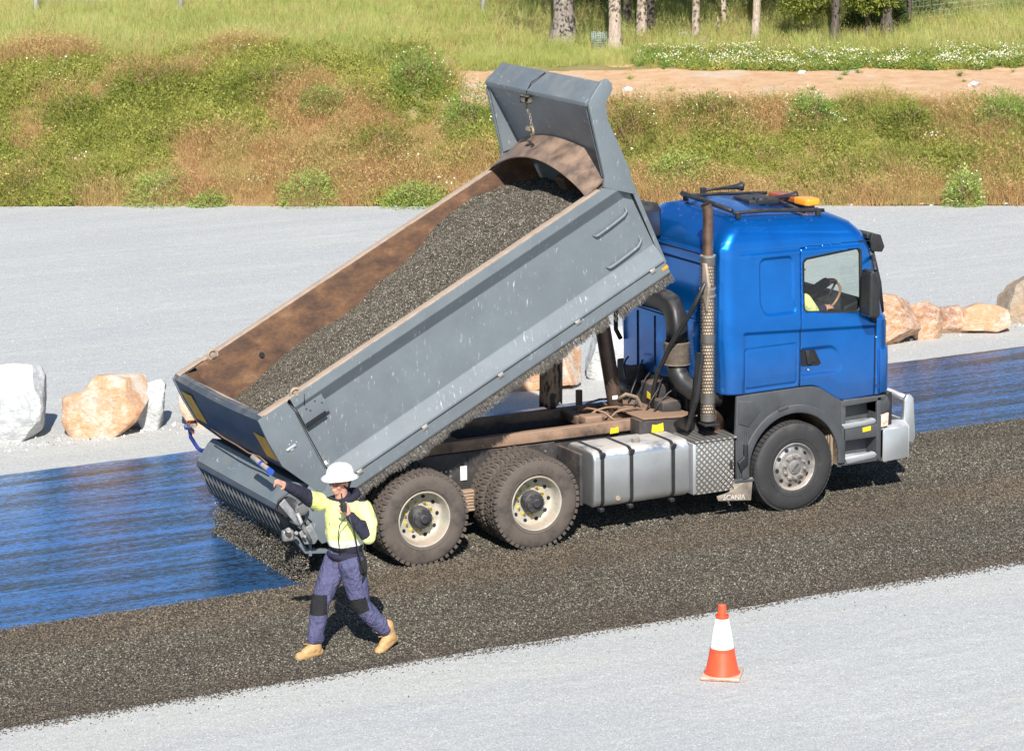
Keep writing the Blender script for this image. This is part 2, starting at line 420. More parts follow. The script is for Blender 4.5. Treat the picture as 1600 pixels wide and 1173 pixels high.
# pale grit on the shoulder
m = Mt('pale_grit', .9); oi = m.n('ShaderNodeObjectInfo')
m.col(m.ramp(oi.outputs['Random'], [(0, (.18, .17, .16)), (.3, (.42, .43, .43)), (1, (.72, .71, .68))])); M_grit = m.m
GR = [proto('grit', stone(20+i), M_grit) for i in range(3)]
n = 3000; x = RS.uniform(-4, 16, n); y = RS.normal(7.62, .16, n); s = RS.exponential(.011, n)+.006
scatter('rock_debris', np.stack([x, y, s*.2], 1), s, RS.uniform(-PI, PI, (n, 3)), GR)
n = 16000; x = RS.uniform(-7, 9, n); y = RS.uniform(-9, -3.05, n); s = RS.uniform(.004, .010, n)
n2 = 5000; x2 = RS.uniform(-4, 22, n2); y2 = RS.uniform(6.3, 20, n2); s2 = RS.uniform(.006, .018, n2)
S = np.concatenate([s, s2])
scatter('grit', np.stack([np.r_[x, x2], np.r_[y, y2], S*.2], 1), S, RS.uniform(-PI, PI, (n+n2, 3)), GR)
# faint marking-out lines, bottom right
m = Mt('chalk_line', .9); nf = m.noise(22, None, 5, .7); m.col((.78, .70, .60)); m.l(m.ramp(nf, [(.50, (0, 0, 0)), (.62, (.8, .8, .8))]), m.b.inputs['Alpha'])
M_chalk = m.m
for i, (p, q, w) in enumerate((((1.0, -7.33), (3.4, -6.47), .03), ((1.5, -7.72), (3.4, -6.95), .035))):
    p = Vector((*p, .004)); q = Vector((*q, .004)); d = (q-p).normalized(); nn = Vector((-d.y, d.x, 0))*w
    link('chalk_line', npmesh('chalk_line', [p-nn, q-nn, q+nn, p+nn], [(0, 1, 2, 3)]), M_chalk)['kind'] = 'structure'

# ---- bank, track and meadow: one terrain sheet
av = np.concatenate([np.linspace(-900, -40, 24), np.linspace(-38, -16, 30), np.linspace(-15.8, 15.8, 260), np.linspace(16, 38, 30), np.linspace(40, 900, 24)])
bv = np.concatenate([np.linspace(56.0, 75, 160), np.linspace(75.5, 110, 40), np.linspace(115, 900, 30)])
AA, BB = np.meshgrid(av, bv, indexing='ij'); BR = BB-SHB*np.clip(AA, -40, 40); H = hgt(AA, BR); H[:, 0] = -.25
XX, YY = ab2w(AA, BR); V = np.stack([XX, YY, H], 2).reshape(-1, 3); nb = len(bv)
I = (np.arange(len(av)-1)[:, None]*nb+np.arange(nb-1)[None]).ravel()
Fc = np.stack([I, I+nb, I+nb+1, I+1], 1)
me = npmesh('grass_bank', V, Fc, True)
# paint: r = bare orange earth, g = green
ca = me.attributes.new('soil', 'FLOAT', 'POINT')
rr = sst(-1.7, -.4, AA+.15*(BB-60)); soil = rr*sst(59.1, 59.7, BB)*(1-sst(64.4, 64.9, BB+(fbm(AA, BB, 2)-.5)*.8))
soil = np.maximum(soil, sst(.62, .8, fbm(AA*.8, BB*.8, 31))*(1-sst(59, 61, BB))*.5)
soil = np.maximum(soil, np.exp(-((AA-2.4)**2/1.2+(BB-66.2)**2/1.4))*.9)
ca.data.foreach_set('value', soil.ravel().astype(np.float32))
m = Mt('bank_soil', .95)
at = m.n('ShaderNodeAttribute'); at.attribute_name = 'soil'
P = m.pos()
g1 = m.ramp(m.noise(1.2, P, 6, .7), [(.3, (.20, .20, .07)), (.5, (.30, .26, .10)), (.7, (.36, .24, .13))])
o1 = m.ramp(m.noise(2.5, P, 7, .75), [(.25, (.54, .30, .15)), (.5, (.70, .44, .25)), (.75, (.78, .57, .38))])
o1 = m.mix(m.ramp(m.noise(.7, P, 4), [(.58, (0, 0, 0)), (.7, (.7, .7, .7))]), o1, (.66, .58, .48))
m.col(m.mix(m.ramp(m.math('ADD', at.outputs['Fac'], m.math('MULTIPLY', m.noise(6, P, 4), .3)), [(.5, (0, 0, 0)), (.75, (1, 1, 1))]), g1, o1))
m.bump(m.noise(9, P, 6, .7), .8, .08)
o = link('grass_bank', me, m.m); tag(o, kind='structure')
# ---- vegetation prototypes
def leafmat(name, stops, nscale=.6, vari=.35, trans=.25):
    m = Mt(name, .7); m.b.inputs['Specular IOR Level'].default_value = .25
    oi = m.n('ShaderNodeObjectInfo')
    f = m.math('ADD', m.math('MULTIPLY', m.noise(nscale, oi.outputs['Location'], 3), .75), m.math('MULTIPLY', oi.outputs['Random'], .25))
    k = m.ramp(f, stops)
    P = m.pos()
    k = m.mix(vari, k, m.ramp(m.noise(7, P, 3), [(.3, tuple(x*.55 for x in stops[0][1])), (.7, tuple(min(1, x*1.5) for x in stops[-1][1]))]))
    m.col(k)
    tr = m.n('ShaderNodeBsdfTranslucent'); m.l(k, tr.inputs[0]); mx = m.n('ShaderNodeMixShader'); mx.inputs[0].default_value = trans
    out = m.nt.nodes['Material Output']; m.l(m.b.outputs[0], mx.inputs[1]); m.l(tr.outputs[0], mx.inputs[2]); m.l(mx.outputs[0], out.inputs[0])
    return m.m
def tuft(seed, nb, h, spread, w, lean=.5, seg=3, heads=0):
    r = np.random.RandomState(seed); V = []; Fq = []
    for i in range(nb):
        a = r.uniform(0, 2*PI); rad = spread*math.sqrt(r.rand()); p = np.array([rad*math.cos(a), rad*math.sin(a), 0])
        d = a+r.normal(0, .8); L = h*r.uniform(.5, 1.1); ln = lean*r.uniform(.2, 1.2)
        side = np.array([-math.sin(d), math.cos(d), 0]); side = side*math.cos(r.uniform(0, 3))+np.array([math.cos(d), math.sin(d), 0])*.5
        side /= np.linalg.norm(side); b0 = len(V)
        for k in range(seg+1):
            t = k/seg; q = p+np.array([math.cos(d), math.sin(d), 0])*ln*L*t*t+np.array([0, 0, L*(t-.25*ln*t*t)])
            ww = w*(1-t*.85); V += [q-side*ww, q+side*ww]
        for k in range(seg): Fq.append((b0+2*k, b0+2*k+1, b0+2*k+3, b0+2*k+2))
        for _ in range(heads):
            q = p+np.array([math.cos(d), math.sin(d), 0])*ln*L*.8+np.array([0, 0, L*r.uniform(.7, 1)]); b1 = len(V)
            s = w*2.2; u = r.normal(size=3); u /= np.linalg.norm(u); v = np.cross(u, r.normal(size=3)); v /= np.linalg.norm(v)
            V += [q-u*s*2-v*s*.6, q+u*s*2-v*s*.6, q+u*s*2+v*s*.6, q-u*s*2+v*s*.6]; Fq.append((b1, b1+1, b1+2, b1+3))
    return npmesh('tuft', V, Fq)
def bushlet(seed, n, size, leaf):
    """cluster of feathery stems with small leaves"""
    r = np.random.RandomState(seed); V = []; Fq = []
    for i in range(n):
        d = r.normal(size=3); d[2] = abs(d[2])+.25; d /= np.linalg.norm(d); L = size*r.uniform(.4, 1)
        for t in np.linspace(.25, 1, 7):
            q = d*L*t+r.normal(0, .02, 3); u = r.normal(size=3)+d*1.2; u /= np.linalg.norm(u); v = np.cross(u, r.normal(size=3)); v /= np.linalg.norm(v)
            s = leaf*r.uniform(.6, 1.3); b = len(V)
            V += [q-v*s*.28, q+u*s*.5-v*s*.3, q+u*s, q+u*s*.5+v*s*.3]; Fq.append((b, b+1, b+2, b+3))
    return npmesh('bushlet', V, Fq)
def floret(seed, n, h):
    r = np.random.RandomState(seed); V = []; Fq = []
    for i in range(n):
        q = np.array([r.normal(0, .10), r.normal(0, .10), h*r.uniform(.5, 1.1)]); s = r.uniform(.008, .018)
        for k in range(2):
            u = r.normal(size=3); u /= np.linalg.norm(u); v = np.cross(u, r.normal(size=3)); v /= np.linalg.norm(v); b = len(V)
            V += [q-u*s-v*s, q+u*s-v*s, q+u*s+v*s, q-u*s+v*s]; Fq.append((b, b+1, b+2, b+3))
    return npmesh('floret', V, Fq)
G_meadow = leafmat('meadow_grass', [(.3, (.30, .38, .08)), (.5, (.44, .50, .13)), (.72, (.62, .58, .26))], .5, .3, .35)
G_dry = leafmat('dry_grass', [(.3, (.44, .42, .14)), (.5, (.56, .42, .18)), (.66, (.58, .32, .17))], 1.1, .3, .3)
G_green = leafmat('weed_green', [(.3, (.20, .25, .05)), (.5, (.36, .38, .08)), (.7, (.52, .50, .14))], 1.0, .3, .35)
G_lush = leafmat('weed_lush', [(.3, (.15, .25, .055)), (.7, (.30, .42, .10))], 1.2, .3, .35)
m = Mt('white_flower', .8); oi = m.n('ShaderNodeObjectInfo'); m.col(m.ramp(oi.outputs['Random'], [(0, (.72, .72, .56)), (.6, (.78, .77, .64)), (1, (.72, .68, .28))])); M_flo = m.m
m = Mt('yellow_flower', .8); m.col((.80, .68, .16)); M_yfl = m.m
TM = [proto('tuft', tuft(i, 26, .34, .16, .0042, .45), G_meadow) for i in range(4)]
TD = [proto('tuft', tuft(10+i, 22, .50, .17, .0045, .7, heads=0 if i % 2 else 1), G_dry) for i in range(4)]
TG = [proto('tuft', tuft(20+i, 24, .46, .16, .005, .8, heads=0), G_green) for i in range(2)]+[proto('bushlet', bushlet(i, 24, .30, .05), G_green) for i in range(3)]
TL = [proto('bushlet', bushlet(30+i, 30, .28, .055), G_lush) for i in range(3)]
FW = [proto('floret', floret(i, 14, .30), M_flo) for i in range(3)]
FY = [proto('floret', floret(i+7, 10, .30), M_yfl) for i in range(2)]
def veg(name, A, Bv, scl, pr, dz=0, label=None, tilt=.15):
    Bv = Bv-SHB*A; x, y = ab2w(A, Bv); n = len(A)
    rot = np.stack([RS.normal(0, tilt, n), RS.normal(0, tilt, n), RS.uniform(-PI, PI, n)], 1)
    return scatter(name, np.stack([x, y, hgt(A, Bv)+dz], 1), scl, rot, pr, label=label)
def rnd(n, a0, a1, b0, b1): return RS.uniform(a0, a1, n), RS.uniform(b0, b1, n)
AL, AR = -15, 15.5
def rt(a, b): return sst(-1.7, -.4, a+.15*(b-60))
# bank mask: left reaches the crest, right stops at the bare track
A, Bv = rnd(25000, AL, AR, 56.12, 62.5)
r = rt(A, Bv); top = np.where(r > .5, 59.35+(fbm(A*.7, A*0, 40)-.5)*1.1, 61.8)
k = Bv < top; A, Bv = A[k], Bv[k]
g = .045+fbm(A*.55, Bv*.75, 17)+.20*sst(58.5, 61, Bv)-.10*sst(-7, -4, A)*(1-sst(-1.5, 0, A))*(1-sst(58, 59.5, Bv))-.05
gd = g+RS.normal(0, .055, len(g)) > .53
th = sst(.35, .6, fbm(A*1.6, Bv*1.6, 77))*.5+.65
veg('dry_grass', A[~gd], Bv[~gd], RS.uniform(.6, 1.15, (~gd).sum())*th[~gd], TD)
veg('green_weeds', A[gd], Bv[gd], RS.uniform(.6, 1.15, gd.sum())*th[gd], TG)
k = RS.rand(len(A)) < .006*sst(.45, .65, fbm(A, Bv, 50)); veg('wild_flowers', A[k], Bv[k], RS.uniform(.7, 1.2, k.sum()), FW)
# meadow beyond
A, Bv = rnd(24000, AL-1, AR+1, 60.8, 84)
r = rt(A, Bv); k = (r < .5) | (Bv > 66.3+(fbm(A*.6, Bv*.5, 9)-.5)*1.2); k &= RS.rand(len(A)) < 1.15-(Bv-60)/30
k &= ~(((A-2.3)/1.1)**2+((Bv-66.0)/1.3)**2 < 1)
A, Bv = A[k], Bv[k]
veg('meadow_grass', A, Bv, RS.uniform(.7, 1.25, len(A)), TM)
k = RS.rand(len(A)) < .16; veg('dry_grass', A[k]+.1, Bv[k], RS.uniform(.5, .95, k.sum()), TD)
# flowering verge behind the bare track
A, Bv = rnd(5200, 2.6, AR, 64.6, 67.6)
k = (Bv < 66.4+.09*np.abs(A-8)+(fbm(A*.9, A*0, 6)-.5)*1.3) & (RS.rand(len(A)) < sst(2.4, 5, A+(Bv-65)*.6)); A, Bv = A[k], Bv[k]
veg('verge_weeds', A, Bv, RS.uniform(.45, .85, len(A)), TG+TL)
k = RS.rand(len(A)) < .14; veg('wild_flowers', A[k], Bv[k], RS.uniform(.6, .85, k.sum()), FW)
A, Bv = rnd(900, -1.0, 2.9, 64.5, 66.6); k = (Bv > 64.9+.25*A); veg('meadow_grass', A[k], Bv[k], RS.uniform(.6, 1.0, k.sum()), TM)
# sprigs on the bare track
A, Bv = rnd(70, -.8, AR, 59.8, 64.5); k = RS.rand(len(A)) < .35+.5*(Bv > 63.5); veg('track_sprigs', A[k], Bv[k], RS.uniform(.25, .5, k.sum()), TL+TD)
# ================================================================== TRUCK : materials
M_blue = Mt('blue_cab_paint', .31, .0, Coat_Weight=.45, Coat_Roughness=.12)
_p = M_blue.pos(); _k = M_blue.ramp(M_blue.noise(2.2, _p, 4), [(.3, (.001, .140, .53)), (.7, (.002, .185, .66))])
_z = M_blue.n('ShaderNodeSeparateXYZ'); M_blue.l(_p, _z.inputs[0])
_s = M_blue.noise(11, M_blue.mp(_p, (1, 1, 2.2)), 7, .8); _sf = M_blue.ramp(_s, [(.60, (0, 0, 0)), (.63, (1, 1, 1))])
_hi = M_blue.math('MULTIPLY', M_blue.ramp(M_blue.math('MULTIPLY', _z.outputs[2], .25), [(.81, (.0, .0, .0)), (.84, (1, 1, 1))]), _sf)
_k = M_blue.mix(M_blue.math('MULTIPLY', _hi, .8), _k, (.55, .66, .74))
_lo = M_blue.ramp(M_blue.noise(160, _p, 2), [(.72, (0, 0, 0)), (.76, (.55, .55, .55))])
_k = M_blue.mix(_lo, _k, (.30, .45, .62))
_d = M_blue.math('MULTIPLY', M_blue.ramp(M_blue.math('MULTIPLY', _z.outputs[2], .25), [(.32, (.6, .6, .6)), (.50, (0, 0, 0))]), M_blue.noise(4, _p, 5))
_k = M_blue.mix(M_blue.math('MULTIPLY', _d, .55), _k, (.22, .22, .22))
M_blue.col(_k); M_blue.b.inputs['Metallic'].default_value = .72; M_blue.bump(M_blue.noise(3, _p, 3), .05, .01); M_blue = M_blue.m
M_bodygrey = simple('body_grey_paint', (.142, .166, .182), .42, .0, .12, 2.2, dust=.10, dcol=(.24, .23, .21), scratch=2.2, scol=(.55, .57, .58), bump=.03, bs=9)
M_gatedark = simple('tailgate_shade_grey', (.062, .072, .088), .5, 0, .2, 3, dust=.15, dcol=(.24, .22, .2), scratch=.6, scol=(.4, .4, .4))  # base grey lowered to carry the shade of the down-tilted gate
M_worn = simple('worn_steel_edge', (.36, .29, .23), .6, .3, .35, 9, dust=.5, dcol=(.42, .31, .23))
def rust():
    m = Mt('rusty_tray_lining', .62, .25); P = m.pos()
    k = m.ramp(m.noise(2.6, m.mp(P, (1, 1, 1.7)), 8, .72), [(.30, (.05, .030, .022)), (.46, (.115, .066, .044)), (.58, (.20, .105, .055)), (.72, (.32, .20, .12))])
    k = m.mix(m.ramp(m.noise(30, P, 4), [(.5, (0, 0, 0)), (.7, (.4, .4, .4))]), k, (.12, .07, .05))
    m.col(k); m.bump(m.noise(24, P, 5), .25, .006); return m.m
M_rust = rust()
M_hood = simple('bronzed_steel_sheet', (.25, .18, .14), .38, .55, .35, 3.5, dust=.15, dcol=(.34, .22, .14))
M_chassis = simple('dusty_chassis', (.11, .075, .055), .75, 0, .4, 5, dust=.75, dcol=(.33, .21, .14), bump=.2)
M_chdark = simple('dark_chassis', (.045, .042, .042), .6, 0, .4, 6, dust=.35, dcol=(.20, .135, .095), bump=.15)
M_black = simple('black_plastic', (.022, .022, .024), .45, 0, .3, 8, dust=.12, dcol=(.10, .095, .09))
M_fender = simple('grey_fender_plastic', (.062, .066, .072), .55, 0, .2, 4, dust=.25, dcol=(.15, .13, .115), bump=.1, bs=150)
M_rubber = simple('tyre_rubber', (.035, .033, .031), .8, 0, .3, 5, dust=.9, dcol=(.118, .094, .078), bump=.15, bs=70)
M_rubber2 = simple('tyre_rubber_clean', (.032, .032, .033), .7, 0, .2, 5, dust=.25, dcol=(.10, .09, .08), bump=.1, bs=70)
M_alu = simple('aluminium', (.68, .69, .70), .33, .85, .14, 2.4, dust=.20, dcol=(.46, .38, .30), bump=.05, bs=6)
M_bull = simple('bright_aluminium', (.72, .74, .76), .38, .8, .1, 3, dust=.10, dcol=(.5, .48, .45))
M_rimc = simple('cream_rim', (.50, .47, .40), .45, .25, .25, 8, dust=.45, dcol=(.34, .26, .19))
M_rims = simple('steel_rim', (.40, .38, .36), .38, .7, .2, 8, dust=.35, dcol=(.36, .27, .20))
M_hub = simple('dark_hub', (.05, .05, .055), .5, .3, .3, 9, dust=.3, dcol=(.14, .12, .10))
M_yel = simple('yellow_tag', (.62, .47, .05), .5, 0, .3, 20)
M_ysig = simple('yellow_sticker', (.78, .60, .02), .5, 0, .25, 14, dust=.2, dcol=(.35, .25, .15))
M_amb = simple('amber_reflector', (.72, .30, .02), .35, 0, .2, 9)
M_ambd = simple('faded_amber_panel', (.85, .40, .02), .5, 0, .2, 9, dust=.05, dcol=(.35, .25, .17))
M_red = simple('red_lens', (.35, .03, .02), .3)
M_bluec = simple('blue_air_fitting', (.03, .09, .42), .4)
M_white = simple('white_plastic', (.75, .75, .74), .5, 0, .08)
M_exh = simple('heated_exhaust_pipe', (.20, .125, .09), .45, .7, .35, 7, dust=.2, dcol=(.3, .2, .14))
M_dark = simple('dark_interior', (.02, .02, .022), .7)
M_line = simple('gap_shade_black', (.008, .009, .012), .8, 0, .1)  # near-black stands in for the shade inside gaps, slots and holes
def checker():
    m = Mt('tread_plate', .36, .75); P = m.pos()
    X = m.n('ShaderNodeSeparateXYZ'); m.l(P, X.inputs[0])
    u = m.math('ADD', X.outputs[0], m.math('MULTIPLY', X.outputs[1], 1.0)); w = m.math('ADD', X.outputs[2], m.math('MULTIPLY', X.outputs[1], .0))
    w2 = m.math('ADD', w, X.outputs[1])
    def lug(sx):
        a = m.math('MULTIPLY', m.math('ADD', u, m.math('MULTIPLY', w2, sx)), 14.0)
        b = m.math('MULTIPLY', m.math('SUBTRACT', u, m.math('MULTIPLY', w2, sx)), 14.0)
        return a, b
    a, b = lug(1)
    fa = m.math('ABSOLUTE', m.math('SUBTRACT', m.math('FRACT', a), .5)); fb = m.math('ABSOLUTE', m.math('SUBTRACT', m.math('FRACT', b), .5))
    pa = m.math('LESS_THAN', fa, .30); pb = m.math('LESS_THAN', fb, .30)
    ia = m.math('MODULO', m.math('ADD', m.math('FLOOR', a), m.math('FLOOR', b)), 2.0)
    # elongated diamonds
    h = m.math('MULTIPLY', pa, pb)
    k = m.mix(h, (.27, .25, .23), (.80, .79, .76))
    k = m.mix(m.ramp(m.noise(5, P, 5), [(.5, (0, 0, 0)), (.75, (.6, .6, .6))]), k, (.42, .35, .28))
    m.col(k); m.bump(h, .6, .004); return m.m
M_tread = checker()
def perf():
    m = Mt('perforated_heat_shield', .42, .55); P = m.pos()
    X = m.n('ShaderNodeSeparateXYZ'); m.l(P, X.inputs[0])
    # angle round the pipe
    ang = m.math('ARCTAN2', m.math('SUBTRACT', X.outputs[1], .15), m.math('SUBTRACT', X.outputs[0], 3.585))
    a = m.math('MULTIPLY', ang, 2.86); b = m.math('MULTIPLY', X.outputs[2], 27.0)
    fb = m.math('FLOOR', b); a2 = m.math('ADD', a, m.math('MULTIPLY', m.math('MODULO', fb, 2.0), .5))
    da = m.math('SUBTRACT', m.math('FRACT', a2), .5); db = m.math('SUBTRACT', m.math('FRACT', b), .5)
    d = m.math('ADD', m.math('MULTIPLY', da, da), m.math('MULTIPLY', db, db)); hole = m.math('LESS_THAN', d, .17)
    z = X.outputs[2]
    bands = m.math('ADD', m.math('LESS_THAN', m.math('ABSOLUTE', m.math('SUBTRACT', z, 2.10)), .05),
                   m.math('ADD', m.math('LESS_THAN', m.math('ABSOLUTE', m.math('SUBTRACT', z, 2.62)), .07), m.math('LESS_THAN', m.math('ABSOLUTE', m.math('SUBTRACT', z, 1.42)), .06)))
    bands = m.math('ADD', bands, m.math('ADD', m.math('GREATER_THAN', z, 2.93), m.math('LESS_THAN', z, 1.24)), True)
    hole = m.math('MULTIPLY', hole, m.math('SUBTRACT', 1.0, bands, True))
    m.col(m.mix(m.noise(9, P, 5), (.10, .095, .09), (.24, .22, .20)))
    m.l(m.math('SUBTRACT', 1.0, hole), m.b.inputs['Alpha']); return m.m
M_perf = perf()
M_copper = simple('bronze_muffler', (.66, .50, .33), .5, .2, .3, 9)
m = Mt('cab_glass', .02, 0, IOR=1.45); m.b.inputs['Alpha'].default_value = 1
_o = m.nt.nodes['Material Output']; tb = m.n('ShaderNodeBsdfTransparent'); tb.inputs[0].default_value = (.86, .92, .90, 1)
gl = m.n('ShaderNodeBsdfGlossy'); gl.inputs['Roughness'].default_value = .02; fr = m.n('ShaderNodeFresnel'); fr.inputs[0].default_value = 1.5
mx = m.n('ShaderNodeMixShader'); mx.inputs[0].default_value = .07; m.l(tb.outputs[0], mx.inputs[1]); m.l(gl.outputs[0], mx.inputs[2]); m.l(mx.outputs[0], _o.inputs[0])
M_glass = m.m
def text_mesh(body, size, ext=.002):
    c = bpy.data.curves.new('lettering', 'FONT'); c.body = body; c.size = size; c.extrude = ext; c.align_x = 'CENTER'; c.align_y = 'CENTER'; c.offset = size*.02
    o = bpy.data.objects.new('lettering', c); COL.objects.link(o)
    dg = bpy.context.evaluated_depsgraph_get(); me = bpy.data.meshes.new_from_object(o.evaluated_get(dg))
    bpy.data.objects.remove(o); me.name = 'lettering'; return me

# ================================================================== TRUCK : frame and running gear
TRUCK = empty('tipper_truck', (2.3, 1.23, 0))
tag(TRUCK, 'blue three axle tipper truck with raised grey tray reversing while it spreads chips', 'truck')
WD = 1.23   # half of the width; right-hand side faces at Y = 0
b = B()
for y0 in (.80, 1.58):
    b.prism([(-1.0, .93), (-.6, .80), (5.9, .70), (5.9, .96), (3.9, 1.0), (-1.0, 1.10)], 'Y', y0, y0+.085, .008)
for x in (-.85, .2, 1.2, 2.2, 3.3, 4.2, 5.2): b.box((x, .84, .80), (x+.12, 1.62, .95), .01)
b.build('chassis_rail', M_chdark, TRUCK)
b = B()   # dusty upper subframe on top of the rails
for y0 in (.74, 1.60): b.prism([(-1.0, 1.02), (3.05, 1.0), (3.68, .985), (3.68, 1.06), (3.05, 1.13), (-1.0, 1.14)], 'Y', y0, y0+.10, .01)
for x in (-.9, .7, 2.5, 3.0): b.box((x, .8, 1.02), (x+.14, 1.66, 1.12), .01)
b.build('subframe', M_chassis, TRUCK)
b = B(); b.prism([(2.92, .90), (3.64, .88), (3.64, 1.12), (2.92, 1.16)], 'Y', .52, .74, .015); b.build('side_cover', M_chdark, TRUCK)
b = B(); b.prism([(2.95, 1.165), (3.66, 1.125), (3.66, 1.145), (2.95, 1.185)], 'Y', .50, 1.5, .006); b.build('deck_plate', M_chassis, TRUCK)
for x, z, w in ((2.66, 1.03, .085), (3.07, 1.05, .12)):
    b = B(); y = .735 if x < 2.9 else .515
    b.plate([(x, y, z-w*.4), (x+w*1.3, y, z-w*.35), (x+w*1.25, y, z+w*.45), (x+w*.5, y, z+w*.3), (x+.01, y, z+w*.4)], .004).build('warning_sticker', M_ysig, TRUCK)
# grey hanger plates with bolts between the wheels
b = B(); b.prism([(-.55, .60), (1.95, .55), (1.95, .99), (-.55, 1.02)], 'Y', .72, .735, .003); PL = b.build('hanger_plate', M_chdark, TRUCK)
b = B()
for i in range(6):
    for j in range(3): b.cyl((.38+.055*i, .722, .70+.06*j), (.38+.055*i, .708, .70+.06*j), .014, n=8)
for j in range(5): b.cyl((1.83, .722, .62+.07*j), (1.83, .708, .62+.07*j), .012, n=8)
b.build('bolt', M_rims, PL)
b = B(); b.box((.77, .700, .70), (.85, .712, .86), .002).build('maker_plate', M_white, PL)
b = B()   # leaf springs and bogie hanger
for k in range(7): b.box((.05+.07*k, .50, .40+.034*k), (1.30-.07*k, .60, .425+.034*k), .004)
b.build('leaf_spring', simple('dusty_spring', (.22, .15, .11), .8, 0, .3, 9, dust=.8, dcol=(.42, .29, .20)), TRUCK)
b = B()
for x in (.34, .43): b.tube([(x, .47, .35), (x+.01, .47, .72), (x+.03, .56, .76), (x+.05, .64, .7), (x+.05, .64, .35)], .034, 8)
b.box((.30, .48, .60), (.56, .66, .68), .015)
b.build('spring_clamp', simple('dusty_clamp', (.28, .18, .13), .8, 0, .3, 9, dust=.8, dcol=(.48, .32, .22)), TRUCK)
b = B()
for x in (0, 1.35): b.cyl((x, .2, .52), (x, 2.26, .52), .085, n=16); b.lathe([(.02, -.25), (.2, -.18), (.24, 0), (.2, .18), (.02, .25)], (x, 1.23, .52), 20, 'Y')
b.cyl((0, 1.23, .56), (3.9, 1.23, .80), .05, n=12); b.box((4.56, .3, .42), (4.72, 2.16, .52), .02)
b.build('axle', M_chdark, TRUCK)

# ---- wheels
TYRE_PROF = [(.285, .045), (.295, .022), (.33, .008), (.39, .000), (.44, .004), (.475, .016), (.497, .030), (.506, .05), (.508, .10), (.508, .18), (.506, .23), (.497, .25), (.475, .264), (.43, .276), (.36, .272), (.30, .258), (.285, .235)]
def tyre(lug):
    pr_ = TYRE_PROF if lug else [(.27, .05), (.275, .026), (.285, .014), (.31, .010)]+TYRE_PROF[2:]
    b = B(); b.lathe(pr_, (0, 0, 0), 72, 'Y')
    for r in (.335, .462): b.lathe([(r-.004, .004+(.012 if r > .4 else 0)), (r, -.001+(.010 if r > .4 else 0)), (r+.004, .004+(.012 if r > .4 else 0))], (0, 0, 0), 72, 'Y')
    n = 46 if lug else 60; t = bmesh.new()
    def blk(a, y0, y1, r0, r1, w, sk=0):
        V = []
        for r in (r0, r1):
            for (yy, da) in ((y0, -w), (y0, w), (y1, w), (y1, -w)):
                A = a+da/r1*(1 if r == r0 else .92)+(sk if yy == y1 else 0); V.append((r*math.cos(A), yy, r*math.sin(A)))
        b._add(V, [(4, 5, 6, 7), (0, 1, 5, 4), (1, 2, 6, 5), (2, 3, 7, 6), (3, 0, 4, 7)], False)
    for i in range(n):
        a = 2*PI*i/n
        if lug:
            blk(a, .012, .075, .484, .521, .0215, .02); blk(a+PI/n, .085, .134, .50, .524, .024, .03)
            blk(a, .142, .190, .50, .524, .024, -.03); blk(a+PI/n, .20, .263, .484, .521, .0215, -.02)
        else:
            for y0, y1 in ((.035, .085), (.095, .135), (.145, .185), (.195, .245)): blk(a, y0, y1, .495, .520, .0245, .0)
    t.free()
    bmesh.ops.recalc_face_normals(b.bm, faces=b.bm.faces[:])
    me = bpy.data.meshes.new('tyre'); b.bm.to_mesh(me); b.bm.free(); return me
